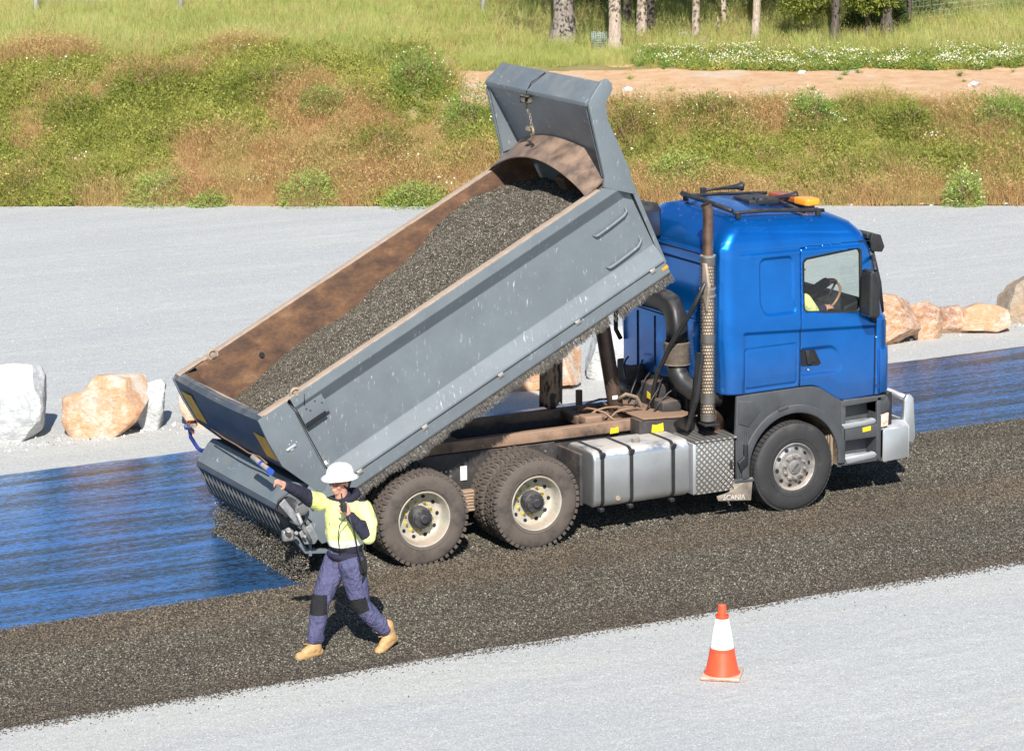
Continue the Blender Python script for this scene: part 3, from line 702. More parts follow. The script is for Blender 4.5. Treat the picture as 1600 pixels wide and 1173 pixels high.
def wheel(kind, x, yface, z=.521, flip=False, spin=0.0):
    """outer face looks along -Y at yface"""
    w = empty('wheel', (x, yface, z), TRUCK); ORG[w.name] = Vector((0, 0, 0))
    def sub(b, name, mat, auto=35):
        o = b.build(name, mat, None, auto=auto); o.parent = w; return o
    me = tyre(kind != 'steer'); me.materials.append(M_rubber if kind != 'steer' else M_rubber2)
    t = bpy.data.objects.new('tyre', me); COL.objects.link(t); t.parent = w
    if kind == 'steer':
        b = B(); KS = .94; b.lathe([(r_*KS, h_) for r_, h_ in [(.30, .030), (.296, .016), (.286, .013), (.276, .020), (.268, .040), (.262, .060), (.245, .058), (.215, .040), (.20, .034), (.165, .030), (.155, .012), (.13, .006), (.115, .004), (.113, .012), (.09, .014), (.02, .0145), (.001, .0146)]], (0, 0, 0), 64)
        b.lathe([(.262, .06), (.262, .22), (.30, .24)], (0, 0, 0), 48); sub(b, 'rim', M_rims)
        b = B()
        for i in range(10):
            A = 2*PI*(i+.5)/10; c = Vector((.214*math.cos(A), .043, .214*math.sin(A))); d = Vector((math.cos(A), 0, math.sin(A))); tt = Vector((-math.sin(A), 0, math.cos(A)))
            b._add([c+d*.019*math.cos(q)+tt*.026*math.sin(q)+Vector((0, -.004+.016*math.cos(q)*.5, 0)) for q in np.linspace(0, 2*PI, 12, False)], [list(range(12))])
        sub(b, 'hand_hole', M_line)
        b = B()
        for i in range(10):
            A = 2*PI*i/10; c = Vector((.133*math.cos(A), .012, .133*math.sin(A))); b.cyl(c, c+Vector((0, -.034, 0)), .019, .015, 6); b.cyl(c, c+Vector((0, -.006, 0)), .025, n=12)
        sub(b, 'wheel_nut', M_rims)
        b = B(); b.lathe([(.078, .012), (.076, -.004), (.066, -.008), (.001, -.008)], (0, 0, 0), 32); hc = sub(b, 'hub_cap', M_rims)
        tx = text_mesh('SCANIA', .034, .001); tx.transform(Matrix.Rotation(PI/2, 4, 'X')); tx.transform(Matrix.Translation((0, -.010, 0))); tx.transform(Matrix.Rotation(-1.0, 4, 'Y'))
        tx.materials.append(M_dark); q = bpy.data.objects.new('lettering', tx); COL.objects.link(q); q.parent = w
    else:
        b = B(); b.lathe([(.30, .028), (.306, .016), (.300, .008), (.290, .012), (.283, .030), (.278, .05), (.270, .12), (.262, .150), (.245, .165), (.215, .175), (.14, .178), (.12, .178), (.118, .20)], (0, 0, 0), 64)
        sub(b, 'rim', M_rimc)
        b = B()
        for i in range(10):
            A = 2*PI*(i+.5)/10; c = Vector((.222*math.cos(A), .168, .222*math.sin(A))); d = Vector((math.cos(A), 0, math.sin(A))); tt = Vector((-math.sin(A), 0, math.cos(A)))
            b._add([c+d*.020*math.cos(q)+tt*.024*math.sin(q)+Vector((0, -.004*math.cos(q), 0)) for q in np.linspace(0, 2*PI, 12, False)], [list(range(12))])
        sub(b, 'hand_hole', M_line)
        b = B()
        for i in range(10):
            A = 2*PI*i/10+.1; c = Vector((.160*math.cos(A), .178, .160*math.sin(A))); b.cyl(c, c+Vector((0, -.03, 0)), .016, .013, 6); b.cyl(c, c+Vector((0, -.006, 0)), .021, n=12)
        sub(b, 'wheel_nut', M_rims)
        b = B()
        for i in range(10):
            A = 2*PI*i/10+.1; c = Vector((.160*math.cos(A), .170, .160*math.sin(A))); tt = Vector((-math.sin(A), 0, math.cos(A))); dd = Vector((math.cos(A), 0, math.sin(A)))
            b.plate([c+tt*.026-dd*.006, c+dd*.02+tt*.02, c+dd*.02-tt*.03, c-tt*.052+dd*.0, c-tt*.02-dd*.018], .006)
        sub(b, 'nut_indicator', M_yel)
        b = B(); b.lathe([(.120, .22), (.120, .10), (.112, .07), (.105, .065), (.10, .04), (.088, .034), (.05, .03), (.045, .008), (.038, -.004), (.001, -.004)], (0, 0, 0), 40)
        for i in range(10): A = 2*PI*i/10; c = Vector((.094*math.cos(A), .042, .094*math.sin(A))); b.cyl(c, c+Vector((0, -.014, 0)), .010, n=6)
        sub(b, 'hub', M_hub)
    w.rotation_euler = (0, spin, PI if flip else 0)
    return w
def wcopy(w, x, y, flip=False, spin=0.0):
    c = copy_tree(w, TRUCK); c.location = Vector((x, y, .521))-ORG['tipper_truck']; c.rotation_euler = (0, spin, PI if flip else 0); return c
wf = wheel('steer', 4.645, .0, spin=.2)
wcopy(wf, 4.645, 2.46, True, .6)
wr = wheel('drive', 1.35, .0, spin=.3)
wcopy(wr, 0, .0, False, .9); wcopy(wr, 0, 2.46, True, .4); wcopy(wr, 1.35, 2.46, True, 1.1)
# inner twins: tyre and rim only
def twin(x, y, flip):
    w = bpy.data.objects.new('wheel', None); COL.objects.link(w); w.parent = TRUCK; w.location = Vector((x, y, .521))-ORG['tipper_truck']; w.rotation_euler = (0, 1.3*x+y, PI if flip else 0)
    for ch in wr.children:
        if ch.name.split('.')[0] in ('tyre', 'rim'):
            c = ch.copy(); COL.objects.link(c); c.parent = w
for x in (0, 1.35): twin(x, .335, False); twin(x, 2.125, True)

# ---- fuel tank
def rrect(y0, z0, y1, z1, r, n=5):
    P = []
    for cx_, cz_, a0 in ((y1-r, z1-r, 0), (y0+r, z1-r, PI/2), (y0+r, z0+r, PI), (y1-r, z0+r, 1.5*PI)):
        for k in range(n+1): a = a0+PI/2*k/n; P.append((cx_+r*math.cos(a), cz_+r*math.sin(a)))
    return P
b = B(); b.prism(rrect(.02, .36, .66, 1.0, .10), 'X', 2.06, 3.28, 0, sm=True)
bmesh.ops.recalc_face_normals(b.bm, faces=b.bm.faces[:])
es = [e for e in b.bm.edges if all(abs(v.co.x-2.06) < 1e-4 for v in e.verts) or all(abs(v.co.x-3.28) < 1e-4 for v in e.verts)]
bmesh.ops.bevel(b.bm, geom=es, offset=.03, segments=3, profile=.5, affect='EDGES')
TK = b.build('fuel_tank', M_alu, TRUCK, auto=50)
for x in (2.165, 2.53, 3.06):
    P = [(x, y, z) for y, z in rrect(.012, .352, .668, 1.008, .105)]
    b = B(); V = []
    for dx in (-.022, .022): V += [(x+dx, p[1], p[2]) for p in P]
    n_ = len(P); b._add(V, [(i, (i+1) % n_, n_+(i+1) % n_, n_+i) for i in range(n_)], True)
    b.box((x-.03, .0, .925), (x+.03, .03, .985), .008); b.cyl((x-.034, .01, .965), (x+.034, .01, .965), .014, n=10)
    b.box((x-.026, .02, .315), (x+.026, .10, .355), .006)
    b.build('tank_strap', M_black, TK)
b = B(); b.cyl((2.70, .22, .995), (2.70, .22, 1.04), .048, n=18); b.box((2.655, .205, 1.035), (2.745, .235, 1.055), .006); b.build('filler_cap', M_rims, TK)
b = B(); b.cyl((2.36, .015, .45), (2.36, .021, .45), .028, n=14); b.build('drain_plug', M_worn, TK)
b = B(); b.box((1.93, .10, .40), (1.97, .62, .98), .01); b.build('tank_bracket', M_chdark, TRUCK)
# ---- diamond plate locker
b = B(); b.box((3.37, .03, .355), (3.855, .62, .945), .004)
TB = b.build('tool_locker', M_tread, TRUCK)
b = B(); b.prism([(3.33, -.0), (3.88, .0), (3.98, .78), (3.36, .80)], 'Z', .955, .972, .004).build('locker_lid', M_tread, TB)
b = B(); b.box((3.34, .015, .375), (3.358, .03, .93), .003); b.box((3.325, .03, .36), (3.365, .55, .94), .004); b.build('locker_frame', M_bull, TB)
b = B(); b.box((3.80, .016, .60), (3.83, .03, .70), .004).build('latch', M_dark, TB)
# ================================================================== TRUCK : raised tray
TH = math.radians(27); OX, OZ = -1.24, 1.18
def T(s, t, y): return Vector((OX+s*math.cos(TH)-t*math.sin(TH), y, OZ+s*math.sin(TH)+t*math.cos(TH)))
TM_ = Matrix(((math.cos(TH), 0, -math.sin(TH), OX), (0, 1, 0, 0), (math.sin(TH), 0, math.cos(TH), OZ), (0, 0, 0, 1)))
YL = 2.46
def loft(b, secs, closed=False, mi=0, sm=False):
    """secs: list of equal-length point rings"""
    n = len(secs[0]); V = [p for s_ in secs for p in s_]
    rng = range(n if closed else n-1)
    b._add(V, [(i*n+k, i*n+(k+1) % n, (i+1)*n+(k+1) % n, (i+1)*n+k) for i in range(len(secs)-1) for k in rng], sm, mi); return b
# outer side skin profile (t, inset y from the outside)
PR = [(.86, .075), (.862, .02), (.855, .006), (.76, .0), (.75, .003), (.615, .088), (.605, .092), (-.035, .092), (-.045, .088), (-.215, .004), (-.225, .0), (-.240, .0), (-.243, .030), (-.266, .030), (-.270, .0), (-.38, .0), (-.392, .006), (-.395, .06)]
def side(near):
    b = B(); f = (lambda d: d) if near else (lambda d: YL-d)
    ss = [.13, 1.2, 2.3, 3.4, 4.30]
    secs = [[T(s, t, f(d)) for t, d in PR] for s in ss]
    # front end: ribs fade into the front post
    secs.append([T(4.58+(.02 if t > .7 else 0), t, f(d)) for t, d in PR])
    loft(b, secs)
    c = [T(4.58+(.02 if t > .7 else 0), t, f(d)) for t, d in PR]+[T(4.58, -.39, f(.14)), T(4.58, .86, f(.14))]
    b._add(c, [list(range(len(c)))])
    c = [T(.13, t, f(d)) for t, d in PR]+[T(.13, -.39, f(.14)), T(.13, .86, f(.14))]
    b._add(c, [list(range(len(c)))])
    return b
TRAY = B()
TRAY.prism([(-.0, -.14), (4.6, -.14), (4.6, -.09), (0, -.09)], 'Y', .12, YL-.12, 0, M=TM_)
TR = TRAY.build('tray', M_rust, TRUCK)
side(True).build('side_panel', M_bodygrey, TR)
side(False).build('side_panel', M_bodygrey, TR)
b = B()   # inner lining, curving at the bottom like a bathtub
for near in (True, False):
    f = (lambda d: d) if near else (lambda d: YL-d)
    prof = [(.862, .075), (.858, .125), (.80, .135), (.3, .16), (.1, .20), (-.03, .34), (-.08, .6)]
    loft(b, [[T(s, t, f(d)) for t, d in prof] for s in (-.02, 1.1, 2.2, 3.4, 4.6)], sm=True)
b.build('tray_lining', M_rust, TR, auto=40)
b = B()   # worn top rails
for near in (True, False):
    f = (lambda d: d) if near else (lambda d: YL-d)
    b.prism([(-.20, f(.015)), (4.25, f(.015)), (4.25, f(.12)), (-.20, f(.12))], 'Z', .855, .872, .004, M=TM_)
b.build('top_rail', M_worn, TR)
b = B()
b.box((.6, YL-.145, .48), (.78, YL-.11, .62), .004, M=TM_); b.build('sensor_bracket', M_rust, TR)
b = B(); b.cyl(T(.70, .56, YL-.15), T(.70, .56, YL-.17), .03, n=12); b.build('sensor', M_dark, TR)
# front wall
b = B(); b.prism([(4.58, -.30), (4.63, -.30), (4.68, .90), (4.63, .93)], 'Y', .09, YL-.09, .0, M=TM_)
b.build('front_wall', M_bodygrey, TR)
# headboard with side flanges and ears
fl = [(4.30, .872), (4.36, .96), (4.55, 1.76), (4.60, 1.80), (4.80, 1.90), (4.875, 1.885), (4.90, 1.81), (4.87, 1.75), (4.74, 1.66), (4.68, 1.50), (4.665, .9), (4.60, .60)]
HB = B()
HB.prism([(4.58, .88), (4.62, .88), (4.585, 1.74), (4.545, 1.74)], 'Y', .10, YL-.10, 0, M=TM_)
HBo = HB.build('headboard', M_bodygrey, TR)
for y0 in (.0, YL-.045):
    b = B(); b.prism(fl if y0 < 1 else [(s_ if t_ < 1.7 else s_-.02, t_ if t_ < 1.6 else t_-.07) for s_, t_ in fl], 'Y', y0, y0+.045, .006, M=TM_); b.build('headboard_flange', M_bodygrey, HBo)
b = B(); b.prism([(4.53, 1.735), (4.545, 1.785), (4.83, 1.865), (4.86, 1.83), (4.85, 1.80), (4.60, 1.735)], 'Y', .045, YL-.045, .006, M=TM_); b.build('headboard_lip', M_bodygrey, HBo)
b = B()   # inner sloping gussets
for y0, y1 in ((.10, .34), (YL-.10, YL-.34)):
    b._add([T(4.36, .96, y0*.5+(.02 if y0 < 1 else 1.21)), T(4.55, 1.74, y0*.5+(.02 if y0 < 1 else 1.21)), T(4.55, 1.74, y0), T(4.60, .93, y0)], [(0, 1, 2, 3)])
b.build('gusset', M_bodygrey, HBo)
# arched plate over the hoist tunnel
b = B(); top = []; n = 22
for s, hh, t0 in ((4.19, .27, .872), (4.60, .24, .965)):
    row = []
    for k in range(n+1):
        u = k/n; y = .07+u*(YL-.14); a = math.sin(PI*u)**.8
        row.append(T(s-.10*(0 if s > 4.5 else (1-a)), t0+hh*a, y))
    top.append(row)
b2 = [[p+T(0, -.012, 0)-T(0, 0, 0) for p in r_] for r_ in top]
loft(b, top+[b2[1], b2[0], top[0]], sm=True)
b.build('arched_guard', M_hood, TR, auto=40)
b = B(); b.prism([(4.50, .30), (4.56, .30), (4.56, 1.13), (4.50, 1.13)], 'Y', 1.17, 1.42, .006, M=TM_); b.build('hoist_channel', simple('dark_channel', (.09, .08, .08), .5, .2, .3, 8, dust=.3, dcol=(.2, .14, .1)), TR)
b = B(); b.prism([(4.40, .52), (4.50, .52), (4.50, .74), (4.40, .74)], 'Y', 1.22, 1.42, .01, M=TM_); b.build('channel_foot', M_rust, TR)
# tarp chain and hook hanging on the headboard
b = B(); b.tube([T(4.80, 1.87, 1.30), T(4.62, 1.84, 1.36), T(4.53, 1.76, 1.40)], .007, 6); b.build('cord', M_black, HBo)
b = B(); b.box(T(4.50, 1.66, 1.33), T(4.44, 1.74, 1.45)+Vector((.03, 0, .02)), .012); p0 = T(4.47, 1.62, 1.41)
for k in range(7):
    c = p0+Vector((.004*k, .012*math.sin(k*1.4)-.012*k, -.033*k)); A = k*PI/2
    b.tube([c+Vector((math.cos(A)*.012*math.cos(q), math.sin(A)*.012*math.cos(q), .022*math.sin(q))) for q in np.linspace(0, 2*PI, 8, False)], .006, 5, closed=True)
b.build('chain', simple('old_chain', (.25, .22, .18), .5, .5, .4, 30), HBo)
b = B(); c = p0+Vector((.02, -.05, -.27)); b.tube([c+Vector((.0, .045*math.cos(q)-.02, .045*math.sin(q))) for q in np.linspace(.6, 5.2, 12)], [.018]*8+[.014]*3+[.006], 8)
b.box(c+Vector((-.02, .0, -.01)), c+Vector((.02, .10, .045)), .015); b.build('hook', simple('hook_steel', (.33, .27, .18), .5, .4, .5, 30), HBo)
# pressed handles near the front of the side
for s0, t0, s1, t1 in ((3.98, .425, 4.47, .435), (3.96, .03, 4.47, .05)):
    b = B(); pts = [T(s0, t0+.02, .10), T(s0+.03, t0, .062)]+[T(s0+(s1-s0)*u, t0+.03*u*u, .058) for u in np.linspace(.12, .85, 6)]+[T(s1-.02, t1+.035, .062), T(s1, t1+.09, .10)]
    b.tube(pts, [.012]+[.017]*(len(pts)-2)+[.012], 8); b.build('grab_rail', M_bodygrey, TR)
# markers in the groove
for s in (.42, 1.28, 2.30, 3.355, 4.40):
    b = B(); b.box((s-.035, -.012, -.285), (s+.035, .004, -.235), .008, M=TM_); mk = b.build('marker_light', M_rims, TR)
    b = B(); b.box((s-.02, -.016, -.272), (s+.02, -.010, -.250), .003, M=TM_); b.build('marker_lens', M_amb if False else M_rims, mk)
b = B(); b.box((4.50, -.006, -.33), (4.585, .004, -.295), .003, M=TM_); b.build('amber_marker', M_amb, TR)
b = B(); b.box((.15, .03, .50), (.46, .09, .80), .004, M=TM_); BXm = b.build('pocket_plate', M_bodygrey, TR)
b = B(); b.box((.155, .022, .475), (.41, .034, .525), .002, M=TM_); b.build('slot', M_line, BXm)
b = B()
for s, t in ((.24, .66), (.36, .68), (.42, .62), (.27, .62)): b.cyl(T(s, t, .032), T(s, t, .022), .009, n=8)
b.build('bolt', M_chdark, BXm)
b = B(); b.cyl(T(.12, .10, .05), T(.12, .10, .0), .022, n=14); b.cyl(T(.13, .0, .04), T(.13, .0, .0), .018, n=12); b.build('latch_bolt', M_rims, TR)
b = B(); b.box((.10, .0, .02), (.16, .03, .06), .004, M=TM_); b.build('white_tag', M_white, TR)
# brush skirts under both lower rails
V = []; Fq = []
for near in (True, False):
    m_ = 5200 if near else 1500
    ss = RS.uniform(.0, 4.58, m_)
    for s in ss:
        if near and 3.70 < s < 3.84 and RS.rand() < .9: continue
        y = (RS.uniform(.012, .045) if near else YL-RS.uniform(.012, .045)); L_ = RS.uniform(.095, .14)*(1+.14*math.sin(s*7)+.1*math.sin(s*23+1)); L_ *= .85 if RS.rand() < .2 else 1
        p = T(s, -.37, y); q = T(s+RS.normal(.0, .012)+.012, -.37-L_, y+RS.normal(0, .012))-Vector((0, 0, .02)); mid = (p+q)/2+Vector((RS.normal(0, .004), RS.normal(0, .004), 0))
        w = .0025; i = len(V); d = Vector((w, 0, 0)); V += [p-d, p+d, mid+d, mid-d, q+d*.5, q-d*.5]; Fq += [(i, i+1, i+2, i+3), (i+3, i+2, i+4, i+5)]
M_brist = Mt('bristle', .7); _f = M_brist.noise(40, None, 3); M_brist.col(M_brist.ramp(_f, [(.3, (.06, .055, .048)), (.55, (.15, .135, .115)), (.75, (.36, .34, .31))])); M_brist = M_brist.m
o = link('brush_skirt', npmesh('brush_skirt', [tuple(v) for v in V], Fq), M_brist, TR); o['kind'] = 'stuff'
b = B()
for y in (.03, YL-.03): b.box((0, y-.025, -.405), (4.58, y+.025, -.36), .004, M=TM_)
b.build('brush_holder', simple('brush_back', (.07, .065, .06), .8, 0, .4, 20), TR)
# underside beams, hinge
b = B()
for y in (.80, 1.60): b.prism([(-.1, -.42), (4.55, -.30), (4.55, -.14), (-.1, -.14)], 'Y', y, y+.09, .01, M=TM_)
for s in np.arange(.25, 4.5, .55): b.box((s, .12, -.22), (s+.07, YL-.12, -.14), .006, M=TM_)
b.build('tray_beam', M_chdark, TR)
b = B(); b.box((-1.08, .70, .95), (-.86, 1.76, 1.20), .02); b.cyl((-.97, .55, 1.13), (-.97, 1.9, 1.13), .05, n=14); b.build('tipping_hinge', M_chdark, TRUCK)
# hoist ram
RAM = B(); RAM.cyl((3.05, 1.25, 1.02), (2.86, 1.25, 2.10), .088, n=24); RAM.cyl((3.062, 1.25, .98), (3.035, 1.25, 1.12), .125, n=20); RAM.cyl((2.86, 1.25, 2.10), (2.74, 1.25, 2.75), .070, n=20)
RMo = RAM.build('hoist_ram', simple('oily_ram', (.09, .06, .045), .35, .2, .4, 5, dust=.3, dcol=(.24, .16, .11)), TRUCK)
b = B(); b.cyl((3.07, .98, 1.03), (3.07, 1.5, 1.03), .075, n=18); b.box((2.90, 1.05, .92), (3.22, 1.48, 1.06), .02); b.build('ram_trunnion', M_chassis, RMo)
b = B(); b.tube([(3.0, 1.14, 1.28), (3.06, 1.08, 1.34), (3.18, 1.05, 1.30), (3.27, 1.06, 1.16), (3.24, 1.1, 1.03)], .022, 8); b.build('ram_hose', simple('dusty_hose', (.16, .12, .09), .8, 0, .3, 9, dust=.6, dcol=(.36, .26, .19)), RMo)
b = B(); b.box((2.93, 1.155, 1.275), (3.0, 1.165, 1.32), .003); b.build('label_plate', M_white, RMo)
# curved stone guard seen below the skirt
def guard():
    m = Mt('stained_guard', .6, .2); P = m.pos()
    f = m.noise(5, m.mp(P, (1.6, 1.6, .55)), 5, .6); k = m.ramp(f, [(.42, (.035, .028, .024)), (.47, (.30, .20, .14)), (.56, (.36, .25, .17)), (.60, (.05, .04, .035))]); m.col(k); return m.m
b = B(); rows = []
for z in np.linspace(1.12, 2.0, 12):
    rows.append([Vector((2.30+.30*u+(.0 if z > 1.2 else .0)+.02*(z-1.1), 1.75-.10*math.sin(PI*u), z+.035*math.sin(u*9+1)*(1 if z < 1.14 else 0)+.05*u*(z < 1.14))) for u in np.linspace(0, 1, 9)])
loft(b, rows, sm=True); o = b.build('stone_guard', guard(), TRUCK)
md = o.modifiers.new('thick', 'SOLIDIFY'); md.thickness = .012
# load
n1, n2 = 90, 44; V = []
def heap(s, u):   # s along, u across 0..1 ; height in t
    far = np.interp(s, [-.3, 0, .33, .96, 1.96, 2.76, 3.37, 3.75, 4.1, 4.6], [.15, .28, .32, .39, .43, .57, .70, .72, .66, .50])
    nr = np.interp(s, [-.3, 0, .4, 2.2, 4.2, 4.6], [.55, .66, .72, .74, .66, .42])
    mid = np.interp(s, [-.3, .2, 1, 2, 3, 3.8, 4.6], [.36, .55, .62, .68, .80, .80, .50])
    h = np.where(u < .5, nr+(mid-nr)*sst(0, .5, u), mid+(far-mid)*sst(.5, 1, u))
    return h+(fbm(s*2.2, u*5, 4)-.5)*.10+(fbm(s*9, u*20, 9)-.5)*.025
S_, U_ = np.meshgrid(np.linspace(-.16, 4.6, n1), np.linspace(0, 1, n2), indexing='ij'); Hh = heap(S_, U_)
def Tn(s, t, y): return np.stack([OX+s*math.cos(TH)-t*math.sin(TH), y, OZ+s*math.sin(TH)+t*math.cos(TH)], -1)
V = Tn(S_, Hh, .13+U_*(YL-.26)).reshape(-1, 3); I = (np.arange(n1-1)[:, None]*n2+np.arange(n2-1)[None]).ravel()
o = link('chip_load', npmesh('chip_load', V, np.stack([I, I+n2, I+n2+1, I+1], 1), True), M_bed)
tag(o, 'dark heap of stone chips filling the raised tray', 'gravel load', kind='stuff')
n = 56000; s = RS.uniform(-.14, 4.58, n); u = RS.uniform(0.01, .99, n)
sz = RS.uniform(.009, .018, n)
scatter('load_chips', Tn(s, heap(s, u)+RS.uniform(-.002, .006, n), .13+u*(YL-.26)), sz*1.25, RS.uniform(-PI, PI, (n, 3)), CH)

# ---- tailgate
def gcurve(y):   # the gate bows: its top edge dips towards the middle
    return -.0
TG_ = B()
ys = np.linspace(.0, YL, 13)
outer = lambda y, t: T(-.27-.03*math.sin(PI*y/YL)*(t > .5), t, y)
def gring(y):
    q = .045*math.sin(PI*y/YL)
    return [T(-.275, .285, y), T(-.285, .60, y), T(-.27, .845-q, y), T(-.215, .875-q, y), T(-.16, .86-q, y), T(-.15, .60, y), T(-.13, .20, y), T(.02, -.12, y), T(-.04, -.20, y)]
secs = [gring(y) for y in ys]
loft(TG_, secs, closed=True)
TG_._add(secs[0], [list(range(9))]); TG_._add(secs[-1], [list(range(9))])
TGo = TG_.build('tailgate', M_gatedark, TRUCK, auto=25)
b = B()
for y in (-.004, YL-.036):
    b.prism([(-.285, .285), (-.295, .60), (-.28, .845), (-.22, .868), (.085, .862), (.125, .74), (.115, -.02), (.10, -.10), (.0, -.20), (-.07, -.20)], 'Y', y, y+.04, .003, M=TM_)
b.build('gate_side', M_bodygrey, TGo)
b = B(); b.tube([T(.085, .85, -.006), T(.115, .70, -.006), T(.122, .0, -.006), T(.13, -.06, -.006), T(.17, -.09, .0)], .0055, 6); b.tube([T(.105, .70, -.006), T(.100, .30, -.006), T(.105, .0, -.006)], .003, 5); b.build('gate_seam', M_line, TGo)
b = B(); b.box((-.225, .0, .852), (.10, .12, .876), .004, M=TM_); b.box((-.225, YL-.12, .852), (.10, YL, .876), .004, M=TM_); b.prism([(-.24, .0), (-.24, YL), (-.15, YL), (-.15, 0)], 'Z', .80, .818, 0, M=TM_)
b.build('gate_capping', M_worn, TGo)
for y in (.06, YL-.10):
    b = B(); c = T(.22, .86, y); b.tube([c+Vector((.055*math.cos(q), -.02, .055*math.sin(q))) for q in np.linspace(-.5, 4.4, 14)], .016, 8); b.cyl(c+Vector((0, -.05, 0)), c+Vector((0, .05, 0)), .032, n=16)
    b.cyl(c+Vector((0, -.052, 0)), c+Vector((0, -.062, 0)), .018, n=10); b.box(c+Vector((-.03, -.03, -.10)), c+Vector((.05, .03, -.02)), .01); b.build('gate_hinge', M_worn, TGo)
b = B(); b.tube([T(.29, .82, .0), T(.24, .73, -.002)], .005, 6); b.build('hinge_pin_cord', M_black, TGo)
for y0, y1, t0, t1 in ((2.02, 2.34, .34, .72), (.05, .36, .33, .64)):   # faded warning panels on the gate
    b = B(); b._add([T(-.283, t0, y0), T(-.283, t0, y1), T(-.292, t1, y1), T(-.292, t1, y0)], [(0, 1, 2, 3)]); b.build('warning_panel', M_ambd, TGo)
b = B(); b.box((-.165, -.02, .395), (-.05, .0, .42), .003, M=TM_); b.box((-.13, -.012, .37), (-.09, .0, .395), .003, M=TM_); b.build('side_catch', M_bull, TGo)
b = B()
for t, s in ((.45, -.11), (.47, -.07), (.43, -.03)): b.cyl(T(s, t, 0), T(s, t, -.008), .005, n=6)
b.build('rivet', M_white, TGo)
b = B(); b.tube([T(-.29, .30, 1.95), T(-.30, .27, 1.6), T(-.31, .28, 1.2), T(-.31, .25, .9), T(-.30, .27, .6), T(-.30, .22, .45)], .010, 6); b.build('cable', simple('cable_brown', (.20, .12, .07), .6), TGo)
# inner gusset seen at the far rear corner
b = B(); b._add([T(-.15, .85, YL-.12), T(-.15, .25, YL-.12), T(.0, .25, YL-.14), T(.02, .80, YL-.14)], [(0, 1, 2, 3)]); b._add([T(.02, .84, YL-.10), T(.02, .30, YL-.16), T(.06, .30, YL-.16), T(.06, .84, YL-.10)], [(0, 1, 2, 3)])
b.tube([T(-.10, .48, YL-.16), T(-.02, .60, YL-.17), T(.06, .36, YL-.19)], .012, 6); b.build('corner_plate', M_rust, TGo)
# ---- spreader box hung under the gate
SPR = B(); ring = [(-1.44, 1.09), (-1.50, 1.04), (-1.625, .86), (-1.61, .81), (-1.47, .70), (-1.36, .52), (-1.28, .50), (-1.16, .78), (-1.10, 1.02)]
SPR.prism(ring, 'Y', .10, YL-.04, 0)
SPo = SPR.build('spreader_box', M_bodygrey, TRUCK, auto=20)
b = B(); b.prism([(-1.60, .80), (-1.375, .46), (-1.33, .52), (-1.5, .80)], 'Y', .12, YL-.06, 0); b.build('gate_underside', M_chdark, SPo)
b = B(); b.prism([(-1.628, .855), (-1.62, .81), (-1.475, .705), (-1.37, .53), (-1.40, .50), (-1.52, .68), (-1.635, .80)], 'Y', .08, YL-.02, .002); b.build('lower_lip', M_gatedark, SPo)
b = B()
for i in range(20):
    y = .16+i*.117
    b.prism([(-1.615, .785), (-1.53, .72), (-1.43, .54), (-1.375, .40), (-1.41, .39), (-1.50, .50), (-1.60, .70)], 'Y', y, y+.012, 0)
b.build('chip_fin', simple('pale_fin_steel', (.15, .155, .155), .5, .3, .2, 9, dust=.2), SPo)
b = B()
for i in range(15):
    y = .2+i*.155; b.box((-1.555, y, .665), (-1.52, y+.035, .715), .004)
b.build('gate_tab', M_gatedark, SPo)
b = B(); b.cyl((-1.40, .1, .52), (-1.40, YL-.05, .52), .035, n=12); b.build('spread_roller', M_chdark, SPo)
b = B(); b.prism([(-1.44, .90), (-1.36, .62), (-1.20, .42), (-1.02, .46), (-.92, .84), (-1.12, 1.16), (-1.30, 1.10)], 'Y', .0, .02, .003); b.prism([(-1.48, .95), (-1.56, .70), (-1.36, .44), (-1.20, .5), (-1.1, 1.0)], 'Y', YL-.03, YL-.01, .003)
b.build('end_plate', M_bodygrey, SPo)
b = B(); b.prism([(-1.50, .50), (-1.38, .33), (-1.12, .30), (-1.12, .34), (-1.36, .38), (-1.46, .52)], 'Y', .03, .10, .002); b.box((-1.34, .02, .30), (-1.31, .05, .58)); b.build('deflector', M_bodygrey, SPo)
# drive gear on the near end
b = B(); b.cyl((-1.46, .0, .86), (-1.46, -.10, .86), .075, n=24); b.cyl((-1.46, -.10, .86), (-1.46, -.115, .86), .05, n=20); b.build('drive_motor', simple('chromed_motor', (.5, .5, .5), .2, .9, .2), SPo)
b = B(); b.lathe([(.03, -.02), (.10, -.02), (.112, -.03), (.112, -.05), (.10, -.055), (.03, -.05)], (-1.60, 0, .88), 28); b.build('sprocket', M_hub, SPo)
b = B(); b.plate([(-1.70, -.06, .92), (-1.64, -.06, .98), (-1.38, -.06, .62), (-1.42, -.06, .56)], .03, .004); b.plate([(-1.50, -.09, .60), (-1.36, -.09, .68), (-1.28, -.09, .52), (-1.32, -.09, .46), (-1.44, -.09, .47)], .02, .004)
b.tube([(-1.52, -.12, .82), (-1.46, -.12, .66), (-1.38, -.12, .50)], .022, 10); b.build('drive_bracket', simple('grimy_bracket', (.30, .31, .32), .5, .4, .3, 20, dust=.3), SPo)
b = B(); b.tube([(-1.35, -.05, 1.02), (-1.55, -.08, 1.06), (-1.72, -.1, .98), (-1.76, -.1, .88), (-1.66, -.08, .80)], .008, 6)
b.tube([(-1.60, -.1, .74), (-1.50, -.14, .68), (-1.42, -.14, .76), (-1.36, -.1, .7)], .012, 6); b.tube([(-1.5, -.1, .9), (-1.4, -.13, .96), (-1.34, -.1, .88)], .009, 6)
b.build('hydraulic_hose', M_black, SPo)
b = B()
for p, r in (((-1.62, -.06, .63), .028), ((-1.55, -.1, .60), .02), ((-1.37, -.08, .98), .02), ((-1.47, -.13, .56), .016)): b.cyl(p, Vector(p)+Vector((0, -.05, .02)), r, n=12)
